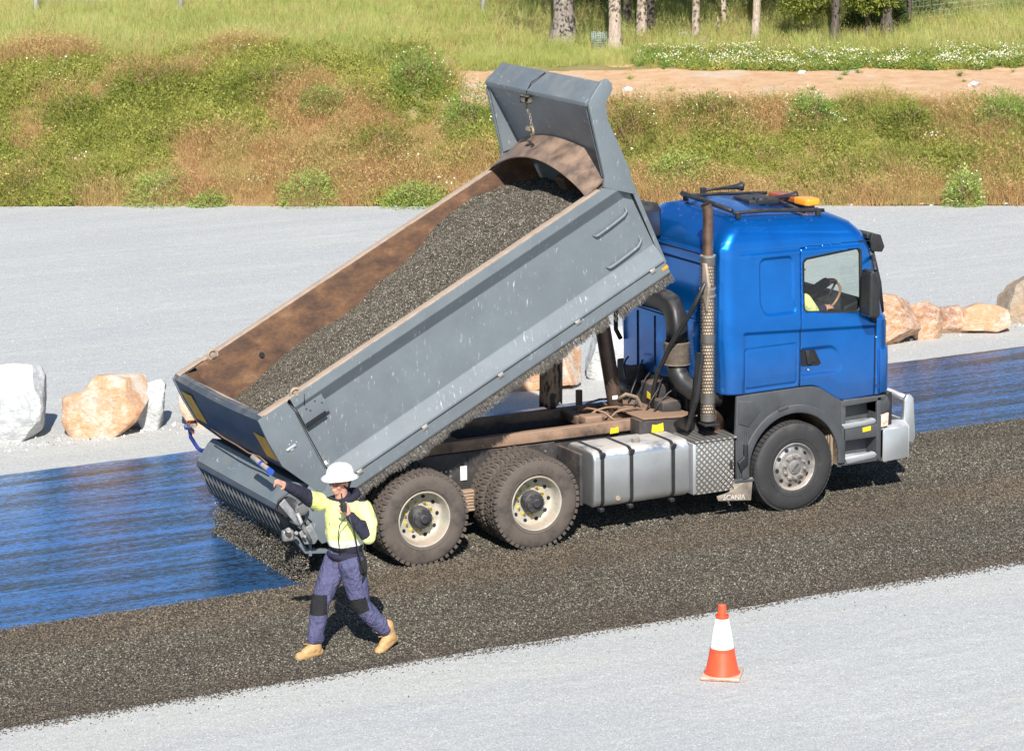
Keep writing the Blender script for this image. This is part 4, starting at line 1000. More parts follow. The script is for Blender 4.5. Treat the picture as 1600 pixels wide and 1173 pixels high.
b.box((-1.64, -.02, .50), (-1.52, .05, .62), .02); b.box((-1.42, -.04, .95), (-1.34, .02, 1.0), .01); b.build('valve_block', simple('dull_casting', (.40, .38, .35), .4, .5, .4, 25), SPo)
# blue air cylinders on the gate
for y0, y1 in ((2.30, 2.52), (.62, .20)):
    a = T(-.36, .30, y0); c = T(-.38, .25, y1); b = B(); b.cyl(a, c, .030, n=14); AC = b.build('air_cylinder', M_rims, TGo)
    b = B(); b.cyl(c, c+(c-a)*.14, .034, n=14); b.cyl(a+(c-a)*.5, a+(c-a)*.62, .033, n=14); b.build('blue_end_cap', M_bluec, AC)
b = B(); b.tube([T(-.36, .26, 2.50), T(-.40, .12, 2.54), T(-.40, -.02, 2.50), T(-.36, -.1, 2.48)], .022, 8); b.build('blue_hose', simple('blue_hose', (.02, .04, .22), .5), TGo)
b = B(); b.box(T(-.40, .20, 2.36), T(-.36, .24, 2.48), .01); b.box(T(-.37, .33, 2.38), T(-.33, .27, 2.44)+Vector((0.02,0,0)), .01); b.build('red_grip', simple('red_brown_grip', (.33, .08, .04), .5), TGo)
b = B(); b.tube([(-1.48, 2.44, .88)]+[Vector((-1.48-.02*math.sin(q), 2.54+.10*math.cos(q), .86+.09*math.sin(q))) for q in np.linspace(.5, 5.6, 12)], .007, 6); b.build('cable_loop', M_black, SPo)
b = B(); b.prism([(-1.58, .76), (-1.52, .78), (-1.40, .47), (-1.46, .44)], 'Y', YL, YL+.05, .008); b.prism([(-1.56, .73), (-1.53, .74), (-1.43, .50), (-1.455, .49)], 'Y', YL-.06, YL+.0, .0); b.build('rear_lamp', simple('dusty_lamp', (.26, .19, .14), .5, 0, .3, 20), SPo)
b = B(); b.prism([(-1.02, 1.08), (-.86, 1.1), (-.70, .42), (-.80, .36)], 'Y', .02, .42, .006); b.build('mudguard', M_chdark, TRUCK)
# ================================================================== TRUCK : cab
CY = 1.235
def prof_rear(z): return 3.70+.03*np.clip((1.9-z)/.5, 0, 1)-.0+np.where(z > 3.02, .10*((z-3.02)/.38)+.16*np.clip((z-3.02)/.38, 0, 1)**2.2, 0)
def prof_front(z): return np.interp(z, [1.2, 1.5, 2.08, 2.14, 2.5, 2.95, 3.15, 3.3, 3.4], [5.98, 6.0, 5.98, 5.93, 5.87, 5.76, 5.68, 5.55, 5.35])
def prof_hw(z): return np.interp(z, [1.2, 1.4, 2.1, 2.9, 3.02, 3.12, 3.22, 3.30, 3.36, 3.4], [1.195, 1.205, 1.205, 1.175, 1.165, 1.15, 1.12, 1.08, 1.02, .95])
def zbot(x): return np.interp(x, [3.6, 3.74, 4.03, 4.75, 4.90, 4.99, 5.14, 5.26, 5.34, 5.75, 6.1], [1.47, 1.44, 1.425, 1.435, 1.43, 1.40, 1.30, 1.225, 1.21, 1.225, 1.26])
def sdf_rr(x, z, x0, z0, x1, z1, r):
    dx = np.abs(x-(x0+x1)/2)-(x1-x0)/2+r; dz = np.abs(z-(z0+z1)/2)-(z1-z0)/2+r
    return np.hypot(np.maximum(dx, 0), np.maximum(dz, 0))+np.minimum(np.maximum(dx, dz), 0)-r
def side_relief(x, z):
    """inward offset of the pressed side panel"""
    d = np.zeros_like(x)
    d += .016*sst(.012, -.012, sdf_rr(x+(z-2.9)*.0+np.clip((2.45-z), 0, .2)*-.35, z, 4.20, 2.30, 4.635, 2.93, .07))
    gr = lambda s_, w, dp: dp*np.exp(-(s_/w)**2)
    zb = 2.115-(x-4.03)*.05
    d += .018*sst(zb+.014, zb-.014, z)*sst(3.95, 4.03, x)          # belt crease: panel steps in below it
    d += gr(sdf_rr(x, z, 4.01, 1.475, 4.69, 1.93, .03), .008, .009)
    d += gr(x-4.735+.0*z, .007, .012)*(z < 3.02)                   # rear door seam
    d += gr(z-(3.02+(x-4.7)*.0), .008, .012)*sst(3.9, 4.0, x)*(x < 5.7)*1.0
    d += gr(x-5.745, .007, .010)*(z < 2.12)
    d += .022*sst(.02, -.02, sdf_rr(x, z, 4.60, 1.56, 5.22+.10*np.clip((1.85-z)/.3, 0, 1), 1.855, .10))*(x > 4.745)*sst(5.5, 4.9, x)
    d -= .010*np.exp(-((z-2.98)/.03)**2)*sst(4.0, 4.1, x)
    d += gr(z-3.255+(x-4)*.06, .010, .008)*sst(3.95, 4.1, x)*(x < 5.6)
    return d
NP, NZ = 560, 150
WIN = (4.775, 2.245, 5.555, 2.93)
def winsdf(x, z):   # side window, its top slopes up to the front
    top = 2.885+(x-4.77)*.09; bot = 2.285-(x-4.77)*.075
    zc = (top+bot)/2; hh = (top-bot)/2
    dx = np.abs(x-5.155)-.385+.05; dz = np.abs(z-zc)-hh+.05
    return np.hypot(np.maximum(dx, 0), np.maximum(dz, 0))+np.minimum(np.maximum(dx, dz), 0)-.05
def ring(z, zr):
    """rounded rectangle at height z (zr picks profile), points ordered round"""
    xr, xf, hw = float(prof_rear(np.float64(zr))), float(prof_front(zr)), float(prof_hw(zr)); r1, r2 = .17, .24
    pts = []
    nside, nr = 190, 60
    xs = np.linspace(xr+r1, xf-r2, nside); side = [(x, -hw) for x in xs]
    c = [(xf-r2+r2*math.sin(a), -hw+r2-r2*math.cos(a)) for a in np.linspace(0, PI/2, 16)[1:-1]]
    fr = [(xf+.07*(1-(y/(hw-r2))**2), y) for y in np.linspace(-hw+r2, hw-r2, 46)]
    c2 = [(xf-r2+r2*math.cos(a), hw-r2+r2*math.sin(a)) for a in np.linspace(0, PI/2, 16)[1:-1]]
    sl = [(x, hw) for x in xs[::-1][::3]]
    c3 = [(xr+r1-r1*math.sin(a), hw-r1+r1*math.cos(a)) for a in np.linspace(0, PI/2, 12)[1:-1]]
    re = [(xr, y) for y in np.linspace(hw-r1, -hw+r1, nr)]
    c4 = [(xr+r1-r1*math.cos(a), -hw+r1-r1*math.sin(a)) for a in np.linspace(0, PI/2, 18)[1:-1]]
    return np.array(side+c+fr+c2+sl+c3+re+c4), (0, nside)
zr_levels = np.concatenate([np.linspace(0, .955, 118), 1-(1-np.linspace(.955, 1, 22)[1:])])
rows = []
for v in zr_levels:
    zt = 1.2+(3.4-1.2)*v
    P2, (a0, a1) = ring(zt, zt)
    x = P2[:, 0]; y = P2[:, 1]
    zb = zbot(x); z = zb+(3.4-zb)*v
    nrm_in = np.zeros_like(x)
    sidem = np.zeros(len(x)); sidem[:a1] = 1
    d = side_relief(x, z)*sidem
    y2 = y+d
    # pressed rear wall: shallow panels and ribs
    rear = (x < prof_rear(zt)+.004) & (np.abs(y) < 1.02)
    rib = .022*sst(.02, -.02, sdf_rr(y, z, -.95, 2.32, .25, 2.86, .05))+.018*sst(.02, -.02, sdf_rr(y, z, .0, 1.55, .85, 2.10, .05))+.012*np.exp(-((z-2.2)/.015)**2)
    lip = -.03*np.exp(-((z-3.0)/.018)**2)
    x2 = x+np.where(rear, rib+lip, 0)
    # ridge columns round the rear right corner
    cor = (x < prof_rear(zt)+.2) & (y < -.98) & (z < 3.1)
    x2 = x2-np.where(cor & (np.abs(y+1.10) < .018), .010, 0)
    zz = z-np.where(v > .75, (x-3.9)*.055*((v-.75)/.25), 0)-np.where(v > .8, .20*sst(.35, 1.1, y)*sst(.8, 1, v)*sst(5.2, 4.3, x), 0)
    rows.append(np.stack([x2, CY+y2, zz], 1))
# close the roof with shrinking rings
base = rows[-1]; cx_ = np.array([4.55, CY])
for q in (.9, .75, .55, .3, .06):
    r_ = base.copy(); r_[:, :2] = cx_+(base[:, :2]-cx_)*q; r_[:, 2] = base[:, 2]+.075*(1-q*q)
    rows.append(r_)
nv = len(rows[0]); nz = len(rows); V = np.concatenate(rows)
Fi = np.array([(i*nv+k, i*nv+(k+1) % nv, (i+1)*nv+(k+1) % nv, (i+1)*nv+k) for i in range(nz-1) for k in range(nv)])
cen = V[Fi].mean(1)
yy = cen[:, 1]-CY
near = yy < -1.0; farp = yy > 1.0
sd_w = winsdf(cen[:, 0], cen[:, 2])
hole = (near | farp) & (sd_w < 0)
# windscreen
ws = (cen[:, 0] > 5.5) & (np.abs(yy) < 1.06) & (cen[:, 2] > 2.16) & (cen[:, 2] < 2.86)
keep = ~(hole | ws)
door = near & (cen[:, 0] > 4.738) & (cen[:, 0] < 5.742) & (cen[:, 2] < 3.018) & keep & (cen[:, 1] < .12)
doorF = farp & (cen[:, 0] > 4.738) & (cen[:, 0] < 5.742) & (cen[:, 2] < 3.018) & keep
def submesh(name, sel, mats, parent, th=.035):
    F_ = Fi[sel]; u, inv = np.unique(F_, return_inverse=True); me = npmesh(name, V[u], inv.reshape(-1, 4), True)
    o = link(name, me, mats, parent); md = o.modifiers.new('skin', 'SOLIDIFY'); md.thickness = th; md.offset = -1; md.material_offset = 1; md.material_offset_rim = 0
    return o
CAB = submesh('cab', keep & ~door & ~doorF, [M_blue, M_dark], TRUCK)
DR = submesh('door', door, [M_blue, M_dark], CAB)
submesh('door', doorF, [M_blue, M_dark], CAB)
M_seal = simple('rubber_seal', (.015, .016, .018), .5, 0, .2)
def sdedge(side_y, off, n=64):
    P = []
    for t in np.linspace(0, 2*PI, n, False):
        d = np.array([math.cos(t), math.sin(t)]); lo, hi = 0, .8
        for _ in range(24):
            m_ = (lo+hi)/2
            if winsdf(5.155+d[0]*m_, 2.60+d[1]*m_) < off: lo = m_
            else: hi = m_
        P.append(Vector((5.155+d[0]*lo, side_y, 2.60+d[1]*lo)))
    return P
def hwz(z): return float(prof_hw(z))
for s_, par in ((-1, DR), (1, CAB)):
    o_, i_ = sdedge(0, .014), sdedge(0, -.012)
    for L_ in (o_, i_):
        for p in L_: p.y = CY+s_*(hwz(p.z)+.004)
    b = B(); n = len(o_); b._add(o_+i_+[p+Vector((0, -s_*.03, 0)) for p in i_], [(k, (k+1) % n, n+(k+1) % n, n+k) for k in range(n)]+[(n+k, n+(k+1) % n, 2*n+(k+1) % n, 2*n+k) for k in range(n)], True)
    b.build('window_seal', M_seal, par)
    g_ = sdedge(0, -.006)
    for p in g_: p.y = CY+s_*(hwz(p.z)-.016)
    b = B(); b._add(g_, [list(range(n))]); b.build('window', M_glass, par)
b = B()
b._add([(5.975, CY-1.0, 2.17), (5.975, CY+1.0, 2.17), (5.84, CY+1.0, 2.85), (5.84, CY-1.0, 2.85)], [(0, 1, 2, 3)]); b.build('windscreen', M_glass, CAB)
b = B()
for s_ in (-1, 1):
    b.tube([(5.93, CY+s_*1.0, 2.15), (5.86, CY+s_*1.04, 2.5), (5.76, CY+s_*1.03, 2.88)], .05, 8)
b.tube([(5.95, CY-1, 2.15), (6.03, CY, 2.15), (5.95, CY+1, 2.15)], .03, 8); b.build('screen_seal', M_black, CAB)
# handle
b = B(); b.prism([(4.755, 1.855), (4.935, 1.835), (5.02, 1.68), (4.99, 1.655), (4.765, 1.665)], 'Y', .058, .07, .0); hd = b.build('handle_recess', M_line, DR)
b = B(); b.prism([(4.80, 1.845), (4.86, 1.84), (4.885, 1.68), (4.83, 1.675)], 'Y', .035, .062, .008); b.prism([(4.90, 1.80), (4.95, 1.70), (4.885, 1.695), (4.88, 1.82)], 'Y', .05, .062, .004); b.build('door_handle', M_black, DR)
b = B(); b.cyl((4.84, .052, 1.62), (4.84, .04, 1.62), .012, n=12); b.build('door_lock', M_bull, DR)
# gaps
b = B()
yw = lambda z: CY-hwz(z)-.002
def strip(pts, w):
    n = len(pts); V_ = []
    for i, p in enumerate(pts):
        a = pts[max(0, i-1)]; c = pts[min(n-1, i+1)]; d = Vector((c[0]-a[0], 0, c[1]-a[1])).normalized(); nn = Vector((-d.z, 0, d.x))*w/2
        y = yw(p[1])+float(side_relief(np.array([p[0]]), np.array([p[1]]))[0])*.75
        V_ += [Vector((p[0], y, p[1]))+nn, Vector((p[0], y, p[1]))-nn]
    b._add(V_, [(2*i, 2*i+1, 2*i+3, 2*i+2) for i in range(n-1)], True)
strip([(4.735, z) for z in np.linspace(1.44, 3.02, 60)], .010); strip([(5.745, z) for z in np.linspace(1.23, 2.12, 40)], .016)
strip([(x, 3.02) for x in np.linspace(4.735, 5.72, 50)], .010)
b.build('door_gap', M_line, CAB)
# corner deflector with dark vents
b = B(); b.prism([(5.80, .02), (5.90, .04), (5.985, .14), (5.99, .30), (5.92, .30), (5.90, .14), (5.80, .10)], 'Z', 1.25, 1.76, .008)
b.build('corner_deflector', M_blue, CAB)
b = B(); b.box((5.775, .045, 1.27), (5.815, .08, 1.78), .004)
b.build('vent_gap', M_line, CAB)
for k in range(6):
    b = B(); b.box((5.778, .036, 1.30+.08*k), (5.812, .075, 1.335+.08*k), .004); b.build('vent_fin', M_fender, CAB)
b = B(); b.prism([(5.775, 1.27), (5.785, 1.27), (5.785, 1.78), (5.77, 1.78)], 'Y', .02, .045, .002); b.build('trim_edge', M_blue, CAB)
# visor, mirror
b = B(); b.prism([(5.70, 3.08), (5.80, 3.08), (5.90, 3.02), (5.915, 2.89), (5.87, 2.86), (5.84, 2.98), (5.78, 3.02), (5.70, 3.02)], 'Y', .17, 2.30, .012); b.build('sun_visor', M_black, CAB)
b = B(); b.prism([(5.74, 3.09), (5.86, 3.06), (5.915, 2.92), (5.88, 2.86), (5.74, 2.88), (5.72, 3.0)], 'Y', .13, .17, .01); b.build('visor_end', M_black, CAB)
for s_ in (-1, 1):
    cy_ = CY+s_*1.39
    b = B(); b.prism([(5.46, 2.23), (5.47, 2.70), (5.50, 2.74), (5.54, 2.72), (5.60, 2.58), (5.61, 2.22), (5.58, 2.18), (5.48, 2.19)], 'Y', cy_-.10, cy_+.11, .035, seg=3)
    mr = b.build('side_mirror', M_black, CAB)
    b = B(); b.tube([(5.60, cy_, 2.72), (5.70, CY+s_*1.2, 2.80), (5.74, CY+s_*1.1, 2.82)], .022, 8); b.tube([(5.58, cy_, 2.20), (5.70, CY+s_*1.24, 2.10), (5.74, CY+s_*1.15, 2.10)], .028, 8); b.build('mirror_arm', M_black, mr)
    b = B(); b.box((5.50, cy_-.08, 2.24), (5.51, cy_+.08, 2.70)); b.build('mirror_glass', simple('mirror_face', (.6, .65, .7), .05, 1, 0), mr)
# roof bars, horns, hatch, beacon
def zroof(x, y): return 3.425-(x-3.9)*.055+.05*(1-((y-CY)/1.0)**2)
def rp(x, y, h): return Vector((x, y, zroof(x, y)+(h-.07 if h > .05 else h)))
b = B()
b.tube([rp(3.98, .27, .02), rp(4.05, .25, .10), rp(4.42, .25, .115), rp(5.0, .26, .10), rp(5.18, .28, .02)], .021, 8); b.tube([rp(4.02, 1.42, .02), rp(4.08, 1.42, .09), rp(4.5, 1.45, .10), rp(4.95, 1.48, .09), rp(5.16, 1.46, .02)], .021, 8)
b.tube([rp(3.96, .27, .05), rp(3.96, .9, .05), rp(4.0, 1.42, .05)], .030, 8); b.tube([rp(4.2, .27, .05), rp(4.75, .27, .045), rp(5.1, .28, .04)], .014, 8)
b.tube([rp(4.92, .28, .08), rp(4.95, .9, .09), rp(4.92, 1.46, .08)], .022, 8)
for x, y in ((4.04, .26), (4.05, 1.42), (5.1, .27), (5.1, 1.46)): b.box(rp(x-.03, y-.02, -.04), rp(x+.03, y+.02, .045), .008)
b.build('roof_rack', M_black, CAB)
for (x, y, L_) in ((4.46, 1.72, .55), (4.62, .82, .56)):
    b = B(); a = rp(x, y, .115); b.tube([a, a+Vector((.12, 0, .0)), a+Vector((L_*.55, .03, .0)), a+Vector((L_*.86, .04, .0)), a+Vector((L_*.96, .04, .0)), a+Vector((L_, .04, .0))], [.022, .015, .020, .032, .046, .056], 14)
    b.box(a+Vector((-.03, -.03, -.12)), a+Vector((.03, .03, .035)), .008); b.box(a+Vector((-.012, -.036, -.08)), a+Vector((.012, -.03, .01))); b.build('air_horn', M_black, CAB)
b = B(); b.prism([(4.52, .80), (4.90, .76), (4.90, 1.22), (4.56, 1.22)], 'Z', zroof(4.7, 1.1)-.02, zroof(4.7, 1.1)+.045, .015, M=None); b.build('roof_hatch', M_black, CAB)
M_beac = Mt('amber_beacon', .15, 0); M_beac.col((.85, .28, .02)); M_beac.b.inputs['Emission Color'].default_value = (1, .33, .02, 1); M_beac.b.inputs['Emission Strength'].default_value = .25; M_beac = M_beac.m
M_beac2 = simple('beacon_housing', (.42, .10, .03), .3, 0, .2, 20)
b = B(); b.prism([(5.08, .62), (5.26, .62), (5.26, 1.30), (5.08, 1.30)], 'Z', zroof(5.15, 1)+.0, zroof(5.15, 1)+.065, .02, seg=3); BE = b.build('beacon', M_beac2, CAB)
b = B(); b.prism([(5.07, .50), (5.10, .46), (5.24, .46), (5.27, .50), (5.27, .74), (5.07, .74)], 'Z', zroof(5.15, 1)+.0, zroof(5.15, 1)+.08, .025, seg=3); b.build('beacon_lens', M_beac, BE)
b = B(); b.box((5.1, .55, zroof(5.15, 1)-.08), (5.24, 1.3, zroof(5.15, 1)+.005), .01); b.build('beacon_base', M_black, BE)
# snorkel on the back and intake duct
b = B(); b.prism([(1.36, 3.05), (1.36, 3.38), (1.44, 3.44), (2.2, 3.40), (2.3, 3.2), (2.2, 3.05)], 'X', 3.42, 3.70, .04, seg=3); b.prism([(1.75, 2.2), (1.75, 3.2), (2.25, 3.2), (2.25, 2.2)], 'X', 3.46, 3.70, .04)
b.build('air_intake', M_black, CAB)
def rtube(b, path, ry, rz_, n=14):
    V_ = []; 
    for i, p in enumerate(path):
        p = Vector(p); a = Vector(path[max(0, i-1)]); c = Vector(path[min(len(path)-1, i+1)]); d = (c-a).normalized(); w = d.cross(Vector((1, 0, 0))).normalized(); ux = Vector((1, 0, 0)); 
        for k in range(n):
            A = 2*PI*k/n; ca, sa = math.cos(A), math.sin(A); e_ = .55
            V_.append(p+ux*(ry*math.copysign(abs(ca)**e_, ca))+w*(rz_*math.copysign(abs(sa)**e_, sa)))
    b._add(V_, [(i*n+k, i*n+(k+1) % n, (i+1)*n+(k+1) % n, (i+1)*n+k) for i in range(len(path)-1) for k in range(n)]+[list(range(n)), [(len(path)-1)*n+k for k in range(n)]], True)
b = B(); rtube(b, [(3.52, 2.0, 2.38), (3.52, 1.3, 2.39), (3.52, .98, 2.39), (3.52, .84, 2.36), (3.52, .76, 2.28), (3.52, .72, 2.14), (3.52, .72, 1.96)], .10, .125); DU = b.build('intake_duct', M_black, TRUCK)
b = B(); b.lathe([(.14+.014*(i % 2), -.02*i) for i in range(14)], (3.52, .72, 1.97), 20, 'Z'); b.build('bellows', simple('dusty_bellows', (.10, .08, .06), .8, 0, .3, 20, dust=.4, dcol=(.28, .21, .15)), DU)
b = B(); b.tube([(3.52, .72, 1.72), (3.52, .70, 1.60), (3.55, .62, 1.50), (3.6, .50, 1.44), (3.7, .36, 1.40), (3.85, .3, 1.38)], .115, 16); b.build('intake_elbow', M_black, DU)
b = B(); b.box((3.60, .95, 2.185), (3.64, 1.9, 2.20)); b.build('duct_trim', M_fender, DU)
b = B(); b.prism([(.95, 1.48), (2.10, 1.44), (2.10, 2.22), (.95, 2.24)], 'X', 3.60, 3.69, .02); BP = b.build('lower_rear_panel', M_blue, CAB)
b = B(); b.tube([(3.58, 2.12, 2.2), (3.56, 2.20, 2.1), (3.56, 2.20, 1.85), (3.58, 2.12, 1.75)], .028, 8); b.build('grab_handle', M_black, BP)
b = B()
for y in (1.35, 1.75): b.box((3.588, y-.004, 1.5), (3.602, y+.004, 2.15))
b.build('panel_seam', M_line, BP)
b = B(); b.prism([(3.66, 1.46), (4.6, 1.46), (5.9, 1.25), (5.9, .9), (5.2, .8), (4.1, .8), (3.66, .9)], 'Y', .75, 1.72, .02); b.prism([(3.62, .72), (3.9, .72), (3.95, 1.48), (3.62, 1.48)], 'Y', .95, 2.3, .03)
b.build('engine_block', M_dark, TRUCK)
b = B()   # clutter behind the cab
for p, q, r in (((3.38, 1.6, 1.35), (3.60, 1.72, 1.52), .02), ((3.40, 1.05, 1.12), (3.62, 1.35, 1.42), .03), ((3.44, 1.7, 1.05), (3.62, 2.05, 1.30), .03), ((3.35, .75, 1.14), (3.6, 1.0, 1.28), .02)): b.box(p, q, r)
b.build('gearbox_housing', M_chdark, TRUCK)
b = B(); b.box((3.34, 1.62, 1.12), (3.42, 1.8, 1.30), .01); b.cyl((3.34, 1.70, 1.2), (3.28, 1.70, 1.2), .045, n=14); b.build('pump', simple('pump_casting', (.35, .30, .25), .5, .4, .3, 20), TRUCK)
b = B(); b.plate([(3.36, .98, 1.30), (3.36, 1.12, 1.34), (3.36, 1.12, 1.26), (3.36, .98, 1.25)], .004); b.build('warning_sticker', M_ysig, TRUCK)
for i, (p, q, c_) in enumerate((((3.2, .9, 1.12), (3.5, 1.0, 1.5), M_black), ((3.1, 1.0, 1.14), (3.5, 1.3, 1.5), M_black), ((3.25, .8, 1.14), (3.62, .8, 1.42), M_black), ((3.2, 1.3, 1.12), (3.55, 1.55, 1.6), M_black), ((3.3, 1.45, 1.3), (3.5, 1.8, 1.6), M_black), ((2.5, 1.0, 1.14), (3.1, 1.1, 1.15), M_chassis), ((2.6, 1.4, 1.13), (3.3, 1.5, 1.15), M_chassis), ((2.7, .85, 1.13), (3.2, .95, 1.16), M_chassis), ((2.75, .75, 1.12), (2.6, 1.3, 1.16), M_chassis))):
    p = Vector(p); q = Vector(q); m_ = (p+q)/2+Vector((RS.uniform(-.05, .05), RS.uniform(-.05, .05), .08)); b = B(); b.tube([p, (p+m_)/2+Vector((0, 0, .03)), m_, (m_+q)/2+Vector((0, 0, .02)), q], .011+.003*(i > 4), 7); b.build('air_line', c_, TRUCK)
b = B(); b.box((2.4, .82, 1.10), (2.62, 1.0, 1.2), .02); b.cyl((2.9, 1.9, 1.05), (2.9, 1.9, 1.25), .04, n=10); b.build('chassis_bracket', M_chassis, TRUCK)
b = B(); b.tube([(3.50, .06, 2.74), (3.42, .23, 2.40), (3.36, .60, 1.95), (3.34, .86, 1.58), (3.34, .95, 1.35), (3.36, .98, 1.15)], .026, 8); b.build('cab_strut', M_black, TRUCK)
b = B(); b.prism([(-.0, 2.70), (.07, 2.95), (.13, 2.95), (.13, 2.60), (.05, 2.42)], 'X', 3.50, 3.53, .004); b.build('strut_bracket', M_worn, TRUCK)
b = B(); b.plate([(3.45, .02, 1.95), (3.45, .14, 1.95), (3.42, .16, 1.55), (3.40, .24, 1.22), (3.38, .40, 1.16), (3.38, .56, 1.06), (3.36, .22, 1.05), (3.40, .08, 1.4)], .04, .005); b.build('stack_bracket', M_black, TRUCK)
# exhaust
b = B(); b.tube([(3.90, .45, 1.02), (3.80, .38, 1.12), (3.70, .28, 1.18), (3.62, .18, 1.15)], [.095, .085, .08, .078], 16); b.tube([(3.585, .15, 1.15), (3.585, .15, 2.2), (3.585, .15, 3.35), (3.585, .15, 3.47), (3.575, .15, 3.55), (3.555, .15, 3.60)], .058, 20, cap=False)
EX_ = b.build('exhaust_stack', M_exh, TRUCK)
b = B(); b._add([Vector((3.556, .15, 3.599))+Vector((.050*math.cos(q), .050*math.sin(q), .012*math.cos(q))) for q in np.linspace(0, 2*PI, 20, False)], [list(range(20))]); b.build('exhaust_mouth', M_line, EX_)
b = B(); b.cyl((3.585, .15, 1.16), (3.585, .15, 3.02), .083, n=40, cap=False); b.build('heat_shield', M_perf, EX_)
b = B(); b.cyl((3.585, .15, 1.2), (3.585, .15, 2.98), .066, n=24); b.build('muffler', M_copper, EX_)
b = B()
for z in (3.02, 2.66, 2.58): b.cyl((3.585, .15, z-.012), (3.585, .15, z+.008), .088, n=28)
b.box((3.50, .10, 2.60), (3.53, .2, 2.66)); b.build('clamp_band', M_rims, EX_)
b = B(); b.prism([(3.48, .03), (3.66, .01), (3.68, .20), (3.50, .22)], 'Z', 1.12, 1.14, .004); b.build('stack_foot', M_dark, EX_)
# fender and step panel
def arc(cx_, cz_, r, a0, a1, n=18): return [(cx_+r*math.cos(math.radians(a)), cz_+r*math.sin(math.radians(a))) for a in np.linspace(a0, a1, n)]
wcx, wcz = 4.645, .521
inner = arc(wcx, wcz+.03, .60, 190, -8, 26)
outer_ = [(5.30, .43), (5.31, .80), (5.32, 1.20), (5.16, 1.29), (5.0, 1.395), (4.90, 1.42), (4.75, 1.425), (3.90, 1.415), (3.885, .99), (3.90, .45)]
poly = [(wcx-.60, .40)]+inner+[(wcx+.60, .44)]+outer_
b = B(); b.prism(poly, 'Y', .045, .085, .006); FE = b.build('wheel_arch', M_fender, TRUCK)
b = B()   # raised lip round the opening
o1 = arc(wcx, wcz+.03, .69, 188, -6, 28); i1 = arc(wcx, wcz+.03, .595, 188, -6, 28)
b.prism(o1+i1[::-1], 'Y', .012, .06, .012); b.build('arch_lip', M_fender, FE)
b = B(); V_ = []
for p in arc(wcx, wcz+.03, .595, 190, -8, 28): V_ += [Vector((p[0], .03, p[1])), Vector((p[0], .55, p[1]))]
b._add(V_, [(2*i, 2*i+1, 2*i+3, 2*i+2) for i in range(27)], True); b.build('arch_liner', simple('dusty_liner', (.10, .075, .05), .85, 0, .4, 12, dust=.7, dcol=(.36, .27, .18), bump=.3, bs=20), FE)
for k in range(7):
    b = B(); b.box((5.17+.004*k, .07+.055*k, .46), (5.20+.004*k, .095+.055*k, .98-.03*k), .004); b.build('liner_rib', simple('mud_rib', (.30, .22, .15), .9) if k == 0 else bpy.data.materials['mud_rib'], FE)
b = B(); b.prism([(3.92, 1.10), (4.05, 1.05), (4.20, 1.22), (4.10, 1.34), (3.93, 1.36)], 'Y', .034, .05, .006); b.build('arch_badge_panel', M_fender, FE)
b = B(); b.prism([(4.43, 1.19), (4.56, 1.22), (4.55, 1.25), (4.42, 1.22)], 'Y', .0, .02, .004); b.build('arch_clip', M_fender, FE)
for k in range(5):
    b = B(); b.prism([(3.90+.03*k, .48), (3.912+.03*k, .48), (3.925+.03*k, 1.02), (3.912+.03*k, 1.02)], 'Y', .035, .05, .002); b.build('arch_rib', M_fender, FE)
b = B(); b.prism([(3.94, .55), (4.03, .62), (4.03, .86), (3.98, .86), (3.98, .72), (3.90, .66)], 'Y', .005, .045, .008); b.build('arch_latch', M_black, FE)
b = B()
poly = [(5.30, .45), (5.83, .45), (5.83, 1.0), (5.90, 1.06), (5.92, 1.18), (5.86, 1.22), (5.32, 1.20)]
b.prism([(5.30, 1.14), (5.86, 1.16), (5.90, 1.21), (5.32, 1.215)], 'Y', .03, .30, .008); b.prism([(5.77, .45), (5.83, .45), (5.83, 1.2), (5.77, 1.2)], 'Y', .03, .30, .008); b.prism([(5.30, .45), (5.345, .45), (5.345, 1.2), (5.28, 1.2)], 'Y', .035, .30, .006)
b.box((5.32, .035, .735), (5.80, .30, .885), .01); b.box((5.32, .03, .45), (5.80, .30, .485), .006); b.box((5.30, .24, .45), (5.83, .30, 1.2), .0)
b.prism([(5.77, 1.0), (5.86, .99), (5.95, 1.02), (5.97, 1.10), (5.93, 1.19), (5.77, 1.20)], 'Y', .04, .30, .02)
ST = b.build('step_panel', M_fender, TRUCK)
b = B(); b.prism([(5.29, .935), (5.74, .955), (5.76, .93), (5.74, .895), (5.33, .875)], 'Y', .025, .10, .006); b.prism([(5.30, .06), (5.75, .06), (5.75, .22), (5.30, .22)], 'Z', .89, .925, .004); b.build('upper_step', M_bull, ST)
b = B(); b.prism([(5.33, .535), (5.745, .56), (5.77, .53), (5.745, .495), (5.37, .465)], 'Y', .02, .10, .006); b.prism([(5.34, .06), (5.75, .06), (5.75, .22), (5.34, .22)], 'Z', .50, .53, .004); b.build('lower_step', M_bull, ST)
b = B(); b.prism([(5.575, .81), (5.685, .82), (5.685, .875), (5.575, .865)], 'Y', .024, .036, .004); b.build('side_reflector', M_ysig, ST)
M_lens = Mt('clear_lens', .12, 0); M_lens.col(M_lens.mix(M_lens.ramp(M_lens.noise(30, None, 3), [(.45, (0, 0, 0)), (.6, (1, 1, 1))]), (.72, .66, .6), (.72, .36, .22))); M_lens = M_lens.m
b = B(); b.prism([(5.835, .83), (5.945, .84), (5.955, 1.0), (5.835, .99)], 'Y', .05, .30, .02, seg=3); b.build('headlight', M_lens, ST)
b = B(); b.box((5.86, .2, .45), (6.1, 2.28, 1.2), .03); b.box((5.98, .25, .98), (6.04, 2.2, 2.05), .03); b.build('front_grille', M_black, TRUCK)
